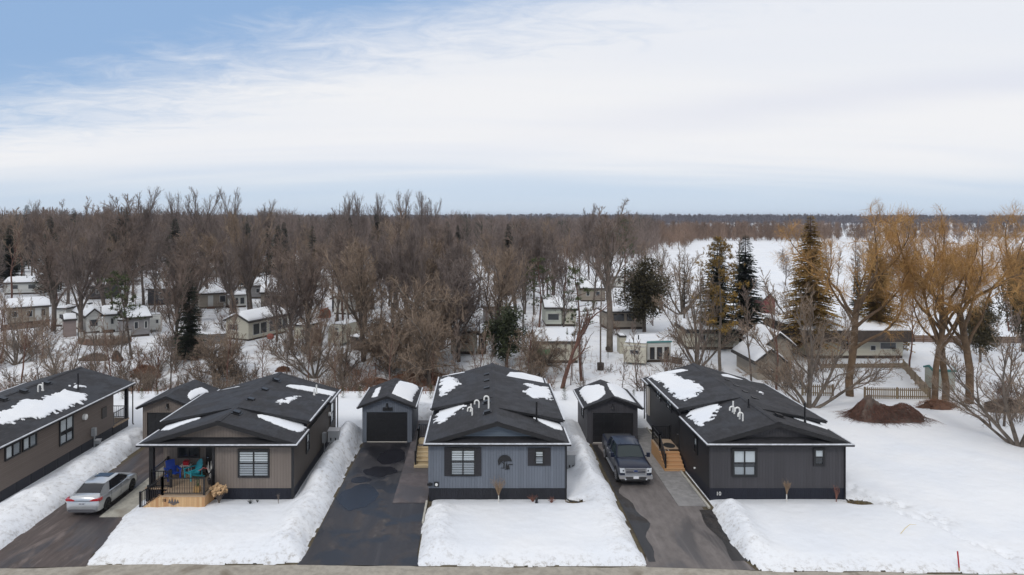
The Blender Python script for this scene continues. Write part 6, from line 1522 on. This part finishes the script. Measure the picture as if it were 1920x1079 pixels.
fence('short weathered picket fence behind the multi stemmed grey tree', [G(1504, 742), G(1562, 743)], 1.0, FENCEW, 'picket')
fence('brown board fence running back from the picket fence corner', [G(1744, 749), G(1694, 692)], .95, FENCEW)
fence('long low brown wall across the lots at the right edge', [G(1700, 641), G(1924, 645)], .85, DECKB)
fence('low weathered board fence before the large cream house', [G(1540, 692), G(1692, 690)], .5, FENCEW)
fence('brown board deck wall in front of the long tan trailer', [G(2, 622), G(60, 616), G(92, 612)], .9, DECKB)
fence('grey board terrace wall left of the cream cottage', [G(322, 651), G(424, 645)], 1.3, planks('grey_boards', (.10, .085, .075), (.17, .145, .125), .2, 'z'))
fence('stub of brown fence by the turquoise edged annex', [G(1260, 681), G(1278, 684)], .7, DECKB)
# curved deck
A = G(147, 646); dkk = thing('curved_deck', 'curved dark brown deck with white balusters at left', 'deck', A); 
arcp = [(0, 0), (1.2, -.75), (2.8, -1.1), (4.5, -.9), (5.7, 0), (5.9, 1.4)]
mb = MB(); mb.prism(arcp + [(0, 1.8)], .72, .82); mb.build('floor', DECKB, dkk)
mb = MB(); mb2 = MB(); mb3 = MB()
for (a, b), (c_, d) in zip(arcp[:-1], arcp[1:]):
    mb.bar((a, b, .38), (c_, d, .38), .05, .66); mb2.bar((a, b, 1.65), (c_, d, 1.65), .10, .06); mb2.bar((a, b, .82), (a, b, 1.65), .09)
    n = int(math.hypot(c_ - a, d - b) / .16)
    for k_ in range(n): t = k_ / n; mb3.bar((a + (c_ - a) * t, b + (d - b) * t, .82), (a + (c_ - a) * t, b + (d - b) * t, 1.62), .05)
mb.build('skirting', DECKB, dkk); mb2.build('rail', TRIMB, dkk); mb3.build('balusters', PAL['white'], dkk)
def simple(name, label, cat, px, py, build, m):
    g = gp(px, py); o = thing(name, label, cat, g)
    for nm_, fn, mm in build: mb = MB(); fn(mb); mb.build(nm_, mm, o, 40)
    return o
simple('covered_grill', 'round rust red covered grill by the cream cottage', 'grill', 507, 642, [('bowl', lambda mb: mb.tube([(0, 0, .35), (0, 0, .45), (0, 0, .8), (0, 0, 1.05), (0, 0, 1.12)], [.15, .42, .46, .28, .05], 14), mat('rust_red', (.24, .07, .05), .6, var=.3)), ('legs', lambda mb: [mb.bar((0, 0, .4), (.35 * math.cos(a), .35 * math.sin(a), 0), .05) for a in (0, 2.1, 4.2)], BLKM)], 0)
simple('tarp_pile', 'rust orange tarpaulin covered pile behind the spreading maple', 'tarp', 608, 596, [('tarp', lambda mb: mb.hull2([(-.9, 0), (.9, 0), (.8, .9), (.3, 1.5), (-.5, 1.3)], 'y', -.6, .9), mat('tarp_rust', (.28, .075, .03), .7, var=.3)), ('weights', lambda mb: mb.box(-1, -.8, -.7, -.5, 0, .15), BLKM)], 0)
simple('utility_pole', 'thin pole in a dark tub between the oak and the small camper', 'pole', 1126, 694, [('pole', lambda mb: mb.tube([(0, 0, 0), (0, 0, 4), (.1, 0, 9.5)], [.09, .08, .05], 8), BARKG), ('tub', lambda mb: mb.tube([(0, 0, 0), (0, 0, .75)], [.34, .38], 12), TRIMB)], 0)
simple('bird_feeder', 'small dark bird feeder on a post near the oak trunk', 'bird feeder', 1140, 672, [('post', lambda mb: mb.bar((0, 0, 0), (0, 0, .9), .06), TRIMB), ('house', lambda mb: mb.hull2([(-.25, .9), (.25, .9), (.25, 1.2), (0, 1.4), (-.25, 1.2)], 'y', -.2, .2), TRIMB)], 0)
simple('awning', 'green striped awning on the long cream trailer with the wide snow roof', 'awning', 1018, 684, [('cloth', lambda mb: mb.slab([(-.75, -.6, 1.25), (.75, -.6, 1.25), (.75, .3, 1.6), (-.75, .3, 1.6)], .04), mat('awning_green', (.03, .20, .08), .7)), ('poles', lambda mb: [mb.bar((a, -.58, 0), (a, -.58, 1.22), .04) for a in (-.7, .7)], TRIMB)], 0)
simple('storage_bin', 'small green bin on the snow roof path behind the beige shed', 'bin', 1414, 660, [('case', lambda mb: mb.prism([(-.45, -.3), (.45, -.3), (.45, .3), (-.45, .3)], 0, .35), mat('bin_green', (.02, .17, .10), .5)), ('lid', lambda mb: mb.hull2([(-.5, .35), (.5, .35), (.4, .48), (-.4, .48)], 'y', -.33, .33), MATS['bin_green'])], 0)

# ================================================================== brush mounds on the bank
RUSTM = mat('bracken_rust', (.085, .045, .030), .95, col2=(.16, .085, .055), vscale=1.2, bump=1, bscale=6)
BRUSHM = mat('brush_grey', (.060, .046, .038), .95, col2=(.14, .105, .085), vscale=1.4, bump=1, bscale=6)
def bm_(label, px, py, wpx, h_, m, seed, dep=.6, blades=500):
    g = gp(px, py); rx = wpx / 2 * g[1] / F; return mound('brush_pile', label, g[0], g[1] + rx * dep * .5, g[2] - .1, rx, rx * dep, h_, m, 'brush', seed, .5, blades, TW1 if m is BRUSHM else TWO)
def brush_heap(label, px, py, bumps, blades, seed):
    """irregular pile: a lumpy mass under long arching dead vines"""
    g = gp(px, py); o = thing('brush_pile', label, 'brush', (g[0], g[1], g[2] - .05)); rq = random.Random(seed)
    gx_ = np.arange(-3.4, 3.4, .13); gy_ = np.arange(-1.2, 3.2, .13); X, Y = np.meshgrid(gx_, gy_)
    Z = sum(h_ * np.exp(-((X - a_) / rx) ** 2 - ((Y - b_) / ry) ** 2) for a_, b_, h_, rx, ry in bumps)
    Z = Z * (.45 + 1.15 * fbm(X * 1.4 + seed, Y * 1.4, 4)) + .4 * (fbm(X * 3.2, Y * 3.2, 3) - .5) * (Z > .3) - .22
    kp = (Z[:-1, :-1] > -.06) | (Z[1:, 1:] > -.06); me, _ = grid_mesh('mass', X, Y, Z, BRUSHM, kp); c_ = bpy.data.objects.new('mass', me); COL.objects.link(c_); c_.parent = o
    mb = MB(); hz = lambda x, y: sum(h_ * math.exp(-((x - a_) / rx) ** 2 - ((y - b_) / ry) ** 2) for a_, b_, h_, rx, ry in bumps) * .95 - .15
    for _ in range(blades):
        x, y = rq.uniform(-3, 3), rq.uniform(-1, 2.6)
        if hz(x, y) < .12: continue
        az = rq.uniform(0, 6.28); L = rq.uniform(.5, 1.7); pts = []
        for k_ in range(5): t_ = k_ / 4; xx, yy = x + math.cos(az) * L * t_, y + math.sin(az) * L * t_; pts.append((xx, yy, max(0, hz(xx, yy)) + .10 + .22 * math.sin(t_ * 3.1) * rq.uniform(.3, 1.2)))
        mb.tube(pts, [.014, .013, .011, .008, .004], 3, False)
    mb.build('vines', BARKR, o); return o
brush_heap('big irregular pile of tangled brown vines on the open lot at right', 1671, 792, [(-1.5, .9, 1.55, .95, 1.0), (-.1, 1.0, .8, .8, 1.0), (1.35, .8, 1.15, .8, .9), (2.3, .5, .45, .6, .6), (.1, .1, .45, 2.0, .6)], 1700, 5)
bm_('low heap of red brown roots under the two willow trunks', 1762, 768, 80, .75, RUSTM, 3, .4, 700)
bm_('long rust brown bank of bracken behind the slate blue garage', 790, 722, 120, 1.3, RUSTM, 4, .30, 900)
bm_('small rust brown heap left of the slate blue garage ridge', 705, 722, 60, .7, RUSTM, 5, .4, 400)
bm_('rust brown earth slip above the taupe garage', 268, 712, 56, 1.3, RUSTM, 6, .5, 500)
bm_('dark root plate left of the rust brown earth slip', 217, 695, 20, 1.1, BRUSHM, 7, .5, 200)
bm_('log and brush heap behind the far left house', 178, 684, 56, .8, BRUSHM, 8, .3, 400)
bm_('brown brush heap at the right edge behind the edge tree', 1895, 775, 90, 1.1, BRUSHM, 9, .4, 900)
bm_('small leaf heap in the gully behind the taupe house ridge', 530, 706, 26, .6, RUSTM, 10, .5, 250)
bm_('dark brush heap beside the drooping spruce at left', 352, 690, 60, 2.2, BRUSHM, 11, .6, 1200)

# ================================================================== trees one can tell apart
def tp(key, px, py, top, label, **kw):
    X, Y, z = gp(px, py); ht = H - (top - HY) * Y / F - z; kw.setdefault('z', z)
    return plant(key, X, Y, ht, label, **kw)
tp('maple0', 100, 622, 395, 'bare spreading maple beside the long tan trailer at far left', rz=.5, sxy=.9)
tp('maple1', 151, 640, 372, 'bare forked maple behind the curved deck', rz=2.0, sxy=.85)
tp('forest1', 211, 578, 380, 'bare forest tree between the crooked pine and the forked maple', rz=1)
tp('fan0', 269, 572, 345, 'tallest bare tree of the left wood, clustered trunks', rz=2.6, sxy=1.05)
tp('fan1', 392, 577, 348, 'tall bare tree with a thick brown trunk behind the dark spruce', rz=.9, sxy=1.15)
tp('maple2', 473, 600, 385, 'bare multi limbed maple behind the cream cottage roof', rz=4, sxy=.7)
tp('pineL', 247, 672, 512, 'crooked leaning pine with a green top at left', rz=.2, sxy=1.0)
tp('spruce1', 355, 692, 498, 'dark drooping spruce before the grey trailers at left', rz=.3, sxy=1.2)
tp('maple0', 579, 652, 448, 'low spreading dark maple right of the cream cottage', rz=3.3, sxy=1.05)
tp('maple2', 682, 676, 440, 'large spreading maple with a pale brown trunk, centre left', rz=5.1, sxy=.95)
tp('tangle', 795, 700, 500, 'viny tangled tree behind the slate blue garage', rz=.7, sxy=.95)
tp('tangle', 800, 725, 560, 'lower viny tree rising beside the slate blue garage', rz=2.7, sxy=.75)
tp('multi', 640, 715, 590, 'small dark reddish tree in the gully left of the slate blue garage', rz=1.2)
tp('pine0', 1012, 662, 486, 'dark green pine crown above the leaning red trunk', rz=2, sxy=1.0)
tp('cedarG', 950, 692, 572, 'bushy dark cedar behind the slate blue house', rz=1, sxy=.95)
tp('leaner', 1054, 728, 540, 'leaning red barked tree right of the slate blue house', rz=2.4, tilt=(-.16, 0), sxy=.9)
tp('thin1', 1070, 722, 600, 'slim red stem beside the leaning red barked tree', rz=.4, sxy=.8)
tp('pine1', 1090, 714, 500, 'thin crooked green pine behind the charcoal garage', rz=3.0, sxy=.95)
tp('oak', 1143, 660, 368, 'tall bare oak with a straight trunk, right of centre', rz=1.1, sxy=.95)
tp('cedar', 1208, 622, 487, 'broad brown green cedar right of the tall oak', rz=.4, sxy=1.05)
tp('pine0', 1172, 560, 412, 'tall dark pine standing behind the broad cedar', rz=.9, sxy=.8)
tp('larch', 1283, 600, 474, 'thin brownish larch in the snow left of the pines', rz=.9, sxy=.95)
tp('multi', 1306, 690, 480, 'leaning brown tree with a bushy foot behind the charcoal roof', rz=.4, sxy=.8)
tp('pineG', 1350, 695, 448, 'tall golden brown pine with a pale curved trunk', rz=1.9, sxy=.85)
tp('spruce0', 1345, 652, 440, 'dark green spruce behind the golden brown pine', rz=1, sxy=1.2)
tp('spruce0', 1398, 650, 438, 'dark spruce with wide branches right of the golden pine', rz=3, sxy=1.25)
tp('thin0', 1409, 718, 520, 'thin bare tree left of the beige gabled shed', rz=.2)
tp('thin1', 1456, 738, 500, 'thin red stemmed bare tree behind the charcoal roof', rz=2.2)
tp('spruceG', 1520, 668, 400, 'large golden brown spruce left of the willows', rz=.2, sxy=1.0)
tp('multi', 1517, 766, 530, 'multi stemmed grey tree behind the charcoal house', rz=.1, sxy=1.1)
tp('willow0', 1594, 743, 368, 'golden willow with a dark trunk, leftmost of the willows', rz=.4)
tp('spruceG', 1645, 662, 445, 'golden brown spruce between the first two willows', rz=2.2, sxy=1.1)
tp('willow1', 1752, 756, 372, 'golden willow with a slim pale trunk and root heap', rz=1.2, sxy=.8)
tp('willow0', 1772, 752, 376, 'golden willow with the darker trunk beside the pale one', rz=2.9, sxy=.9)
tp('willow1', 1818, 758, 370, 'thick golden willow leaning right, rightmost of the willows', rz=4.4, tilt=(.16, 0))
tp('willow0', 1935, 690, 372, 'golden willow cut by the right edge', rz=5.2, sxy=.9)
tp('cedar', 1838, 680, 560, 'brown bushy cedar behind the rightmost leaning willow', rz=1, sxy=.75)
tp('thin1', 1705, 690, 520, 'thin red stemmed bare tree behind the fence corner', rz=1)
tp('multi', 1911, 838, 600, 'bare multi stemmed tree standing in the snow at the right edge', rz=2.1, sxy=1.1)
tp('thin0', 1882, 800, 560, 'thin bare tree left of the edge tree', rz=2.1)
tp('cedar', 1918, 660, 470, 'dark cedar behind the golden willow at the right edge', rz=.3, sxy=.6)
tp('spruce1', 1608, 640, 470, 'dark spruce behind the leftmost willow', rz=1.3, sxy=.8)
tp('thin0', 186, 745, 585, 'thin bare tree right behind the far left house', rz=.5)
tp('thin1', 40, 720, 560, 'thin bare tree behind the left end of the far left house', rz=1.5)
tp('multi', 30, 700, 560, 'brown bushy tree at the left edge before the trailers', rz=.8)
tp('thin0', 320, 738, 585, 'thin bare pole tree behind the taupe garage', rz=2)
tp('thin1', 262, 735, 630, 'thin young tree over the taupe garage', rz=2.9)
tp('thin0', 1165, 744, 640, 'slim bare sapling above the charcoal garage', rz=2.9)
tp('thin1', 1246, 712, 650, 'dark leafless sapling before the turquoise edged annex', rz=.9, sxy=1.5)
tp('thin0', 1193, 716, 640, 'thin sapling before the small cream camper', rz=1.9, sxy=1.3)
tp('multi', 118, 742, 600, 'brown multi stemmed tree above the ridge of the far left house', rz=2.2, sxy=1.0)
tp('tangle', 405, 722, 618, 'dense dark thicket tree between the two left roofs', rz=1.4, sxy=.9)
tp('tangle', 730, 700, 560, 'brown thicket tree above the slate blue garage roof', rz=4.4, sxy=1.0)
tp('multi', 590, 712, 560, 'greyish multi stemmed tree behind the taupe house', rz=3.2, sxy=1.0)
tp('maple1', 860, 690, 470, 'spreading brown maple behind the left slope of the slate blue house', rz=2.2, sxy=.95)
tp('maple0', 330, 672, 480, 'bare spreading maple behind the ridge of the taupe garage', rz=4.2, sxy=.8)
tp('maple2', 925, 668, 455, 'bare pale maple behind the bushy dark cedar', rz=1.2, sxy=.9)
tp('forest3', 520, 640, 430, 'upright bare tree before the cream cottage', rz=1.2, sxy=.9)
tp('tangle', 1000, 712, 610, 'small tangled tree behind the right slope of the slate blue house', rz=.2, sxy=.9)
for i, (a, b, hpx) in enumerate([(230, 750, 18), (266, 748, 16), (295, 747, 17), (643, 747, 16), (675, 747, 18), (808, 749, 22), (1058, 751, 20), (1188, 748, 14), (1030, 748, 12)]):
    X, Y, z = gp(a, b); plant('arbor', X, Y, hpx * Y / F * 1.25, 'small clipped cedar in the row along the back of the snowy yards', 'shrub', 'cedars along the back of the yards', 'cedar_shrub', sxy=1.1)

for k_, px, top, Y_, lb in ((0, 648, 356, 200, 'tall bare tree rising over the wood skyline, leftmost of the centre group'), (2, 676, 362, 190, 'slim tall bare tree on the skyline right of the leftmost of the centre group'), (4, 715, 360, 205, 'upright bare tree in the middle of the centre skyline group'),
        (1, 752, 354, 195, 'broad bare tree on the centre skyline above the viny tree'), (3, 790, 356, 210, 'leaning topped bare tree near the right end of the centre skyline group'), (5, 818, 370, 200, 'smaller bare tree ending the centre skyline group on the right'), (2, 1105, 380, 150, 'slim bare tree on the skyline just left of the tall oak'),
        (0, 60, 372, 170, 'bare tree on the skyline above the long tan trailer'), (1, 330, 358, 180, 'bare tree on the skyline left of the tallest twin crowns'), (3, 425, 350, 185, 'bare tree with a wide crown on the left skyline'), (4, 500, 372, 190, 'bare tree at the right end of the left skyline group')):
    x = (px - PX) * Y_ / F; plant('fan%d' % (k_ % 2), x, Y_, H + (HY - top) * Y_ / F, lb, z=.2, sxy=.95)
# ------------------------------------------------------------------ the wood: trees that only their place tells apart
rr = random.Random(99)
def jitter_fill(y0, y1, stepf, pxa, pxb):
    out = []; y = y0
    while y < y1:
        st = stepf(y); x = (pxa - PX) * y / F
        while x < (pxb(y) - PX) * y / F: out.append((x + rr.uniform(-.45, .45) * st, y + rr.uniform(-.45, .45) * st)); x += st
        y += st * .9
    return out
HOMES = [o for o in bpy.data.objects if o.type == 'EMPTY' and o.get('category') in ('trailer', 'cottage', 'shed', 'annex', 'sunroom', 'house', 'barn')]
HP = [(o.location.x, o.location.y, 6.5 if o['category'] != 'shed' else 3) for o in HOMES]
def blocked(x, y):
    for a, b, r in HP:
        if a - 2.0 < x < a + r and b - 5 < y < b + 6: return True
    return False
lim = lambda y: 1140 + 60 * math.sin(y * .05)
pts = jitter_fill(100, 235, lambda y: 5.2 + y * .027, -70, lim) + jitter_fill(84, 118, lambda y: 6.6, 500, lambda y: 1130)
n_f = 0
for (x, y) in pts:
    px = PX + F * x / y
    if blocked(x, y) or (y < 112 and px < 520 and rr.random() < .3) or (px > 1000 and rr.random() < .35): continue
    tl = 380 - 22 * math.sin(px * .011) if px < 520 else 405 - 8 * math.sin(px * .02)
    if 620 < px < 830: tl -= 14
    ht = min(24, H - (tl + rr.uniform(-6, 40) - HY) * y / F) * rr.uniform(.78, 1.02)
    ht = max(9, ht)
    t = rr.random(); pc = (.34 if y > 150 else (.16 if y > 128 else 0)) if px < 560 else (.10 if y > 110 else 0)
    if t < pc: k_ = rr.choice(['spruce0', 'spruce1', 'spruce0']); g_ = ('dark evergreen standing among the bare trees of the wood', 'evergreens of the wood', 'evergreen_tree')
    elif t < pc + .55: k_ = 'forest%d' % rr.randrange(6) if rr.random() < .6 else 'fan%d' % rr.randrange(2); g_ = ('bare upright brown tree of the dense wood behind the trailers', 'bare trees of the wood', 'bare_tree')
    elif t < pc + .72: k_ = 'thin%d' % rr.randrange(2); g_ = ('slender bare tree of the dense wood behind the trailers', 'slender trees of the wood', 'bare_tree')
    else: k_ = 'maple%d' % rr.randrange(3); g_ = ('bare round crowned tree of the dense wood behind the trailers', 'round crowned trees of the wood', 'bare_tree')
    if k_[:5] == 'maple': ht *= .85
    if k_[:6] == 'spruce': ht = min(max(ht, 15), H + (HY - 384) * y / F) * rr.uniform(.85, 1)
    plant(k_, x, y, ht, g_[0], 'tree', g_[1], g_[2], whole=True, z=.2, sxy=rr.uniform(.95, 1.3)); n_f += 1
print('forest', n_f)
# thin trees standing about the lots and the near edge of the snow field
k_n = 0
for i in range(34):
    px = rr.uniform(1215, 1925); y = rr.uniform(78, 170); x = (px - PX) * y / F
    if blocked(x, y): continue
    plant(rr.choice(['thin0', 'thin1', 'forest0', 'forest2', 'multi', 'thin0']), x, y, rr.uniform(8, 13.5), 'thin leafless tree scattered over the snow beyond the right hand lots', 'tree', 'thin trees scattered on the right', 'bare_tree', whole=True, z=.2, sxy=rr.uniform(.9, 1.3))
# gully: slim saplings and brush
n_b = 0
for i in range(560):
    y = rr.uniform(62.5, 84) if rr.random() < .60 else rr.uniform(84, 118); px = rr.uniform(-20, 1010) if rr.random() < .8 else rr.uniform(1010, 1920)
    x = (px - PX) * y / F
    if blocked(x, y): continue
    if px > 1230 and rr.random() < .45: continue
    if px > 1440 and px < 1890 and y < 66: continue
    z = float(terr(x, y))
    if rr.random() < .70:
        if n_b > 270: continue
        plant('bush%d' % rr.randrange(3), x, y, rr.uniform(1.2, 3.0), 'leafless brush clump growing in the gully behind the yards', 'bush', 'leafless brush in the gully', 'bush', whole=True, z=z, sxy=1.1); n_b += 1
    elif rr.random() < .62:
        plant('thin%d' % rr.randrange(2), x, y, rr.uniform(4, 8.5), 'slim leafless sapling growing in the gully behind the yards', 'sapling', 'saplings in the gully', 'sapling', whole=True, z=z, sxy=.9)
for i in range(26):
    px, py = rr.choice([(rr.uniform(1850, 1930), rr.uniform(740, 800)), (rr.uniform(1780, 1900), rr.uniform(740, 770)), (rr.uniform(1230, 1400), rr.uniform(690, 725)), (rr.uniform(1440, 1500), rr.uniform(700, 735))])
    X, Y, z = gp(px, py); plant('bush%d' % rr.randrange(3), X, Y, rr.uniform(1.2, 2.6), 'leafless brush clump on the bank behind the open lot', 'bush', 'leafless brush on the right bank', 'bush', whole=True, z=z)
# dry stalks and litter on the bank
mb = MB(); 
for i in range(9000):
    y = 61.5 + abs(rr.gauss(0, 1)) * 6; px = rr.uniform(-30, 1250); x = (px - PX) * y / F
    if y > 85 or float(vnoise(np.array(x * .35), np.array(y * .35))) < .42: continue
    z = float(terr(x, y)); h_ = rr.uniform(.25, .95); dx, dy = rr.gauss(0, .2) * h_, rr.gauss(0, .15) * h_; w = .016
    mb.add([(x - w, y, z - .05), (x + w, y, z - .05), (x + dx, y + dy, z + h_)], [(0, 1, 2)])
o = mb.build('undergrowth', TWO); o['kind'] = 'stuff'; o['label'] = 'dry reddish stalks over the snowy bank'; o['category'] = 'undergrowth'

# ------------------------------------------------------------------ far woods as masses of simple trees
def far_mass(name, label, pts, hfun, m, K=46, wrib=.10, seed=1, ev=0.0, evm=None):
    rs = np.random.RandomState(seed); N = len(pts); P_ = np.array(pts, float); Hh = np.array([hfun(x, y) for x, y in pts]) * rs.uniform(.62, 1.12, N)
    isE = rs.rand(N) < ev
    T = rs.rand(N, K) ** 1.1; az = rs.rand(N, K) * 6.283; ln = Hh[:, None] * rs.uniform(.12, .30, (N, K)) * (1.15 - .6 * T)
    z0 = Hh[:, None] * (.10 + .78 * T); b = np.stack([P_[:, 0, None] + ln * .28 * np.cos(az), P_[:, 1, None] + ln * .28 * np.sin(az), z0], -1)
    e = np.stack([P_[:, 0, None] + ln * .85 * np.cos(az + .4 * rs.randn(N, K)), P_[:, 1, None] + ln * .85 * np.sin(az), z0 + ln * rs.uniform(.35, 1.1, (N, K))], -1)
    th = rs.rand(N, K) * 3.14; s_ = np.stack([np.cos(th), np.sin(th) * .3, .5 * rs.randn(N, K)], -1)
    wd = (P_[:, 1] / 400.0).clip(.7, 3)[:, None, None] * wrib
    q = np.stack([b - s_ * wd, b + s_ * wd, e + s_ * wd * .35, e - s_ * wd * .35], 2).reshape(-1, 4, 3)
    me_ = np.repeat(isE, K)
    # trunks
    wt = Hh * .011 + .05; t0 = np.stack([P_[:, 0] - wt, P_[:, 1], np.zeros(N)], -1); t1 = np.stack([P_[:, 0] + wt, P_[:, 1], np.zeros(N)], -1)
    t2 = np.stack([P_[:, 0] + wt * .2, P_[:, 1], Hh * .97], -1); t3 = np.stack([P_[:, 0] - wt * .2, P_[:, 1], Hh * .97], -1)
    q = np.concatenate([q, np.stack([t0, t1, t2, t3], 1)]); mi = np.concatenate([me_, np.zeros(N, bool)])
    t4 = t0.copy(); t4[:, 0] = P_[:, 0]; t4[:, 1] -= wt; t5 = t4.copy(); t5[:, 1] += 2 * wt; t6 = t5.copy(); t6[:, 2] = Hh * .97; t7 = t4.copy(); t7[:, 2] = Hh * .97
    q = np.concatenate([q, np.stack([t4, t5, t6, t7], 1)]); mi = np.concatenate([mi, np.zeros(N, bool)])
    me = bpy.data.meshes.new(name); n = len(q); me.vertices.add(n * 4); me.vertices.foreach_set('co', q.astype(np.float32).ravel()); me.loops.add(n * 4); me.loops.foreach_set('vertex_index', np.arange(n * 4, dtype=np.int32))
    me.polygons.add(n); me.polygons.foreach_set('loop_start', (np.arange(n) * 4).astype(np.int32)); me.polygons.foreach_set('loop_total', np.full(n, 4, np.int32))
    me.materials.append(m)
    if evm: me.materials.append(evm); me.polygons.foreach_set('material_index', mi.astype(np.int32))
    me.update(calc_edges=True); o = bpy.data.objects.new(name, me); COL.objects.link(o); o['kind'] = 'stuff'; o['label'] = label; o['category'] = 'woods'; return o
def belt(pxa, pxb, y0, y1, n, seed): 
    r = random.Random(seed); out = []
    for _ in range(n): y = r.uniform(y0, y1); px = r.uniform(pxa, pxb); out.append(((px - PX) * y / F, y))
    return out
FW = mat('far_twigs', (.170, .130, .112), .95, var=.35, vscale=.05); FW2 = mat('far_twigs_haze_tint', (.105, .093, .102), .95, var=.3, vscale=.02); FWR = mat('far_twigs_rust', (.20, .135, .098), .95, var=.35, vscale=.05)  # the mauve has the tint of distant haze put into the base colour
def hl(x, y):
    px = PX + F * x / y; t = (396 if px < 560 else 404) + 14 * (float(vnoise(np.array(px * .02), np.array(y * .02))) - .35)
    return min(22, H + (405 - t) * y / F)
far_mass('woods', 'bare wood stretching back beyond the trailer park', belt(-90, 1235, 232, 470, 1500, 1), hl, FW, 150, .10, 1, .12, NED)
far_mass('woods', 'bare wood farther back on the left', belt(-120, 1180, 470, 900, 1500, 2), lambda x, y: 15.2, FW, 80, .10, 2, .06, NED)
far_mass('treeline', 'row of bare trees between the near and second snow field', belt(1150, 1560, 430, 510, 380, 3) + belt(1560, 2100, 450, 500, 150, 33) + belt(1150, 1300, 320, 440, 110, 34), lambda x, y: 12.5, FWR, 150, .085, 3)
far_mass('treeline', 'second bare tree row beyond the second snow field', belt(1150, 2150, 640, 740, 420, 4), lambda x, y: 11, FW2, 90, .10, 4)
far_mass('treeline', 'dark purple tree belt on the horizon', belt(-200, 2200, 1250, 1900, 6500, 5), lambda x, y: 17.5 + 3 * float(vnoise(np.array(x * .006), np.array(3.))), FW2, 34, .42, 5)
far_mass('treeline', 'thin tree row before the horizon belt', belt(1100, 2150, 930, 1000, 240, 6), lambda x, y: 10, FW2, 40, .12, 6)
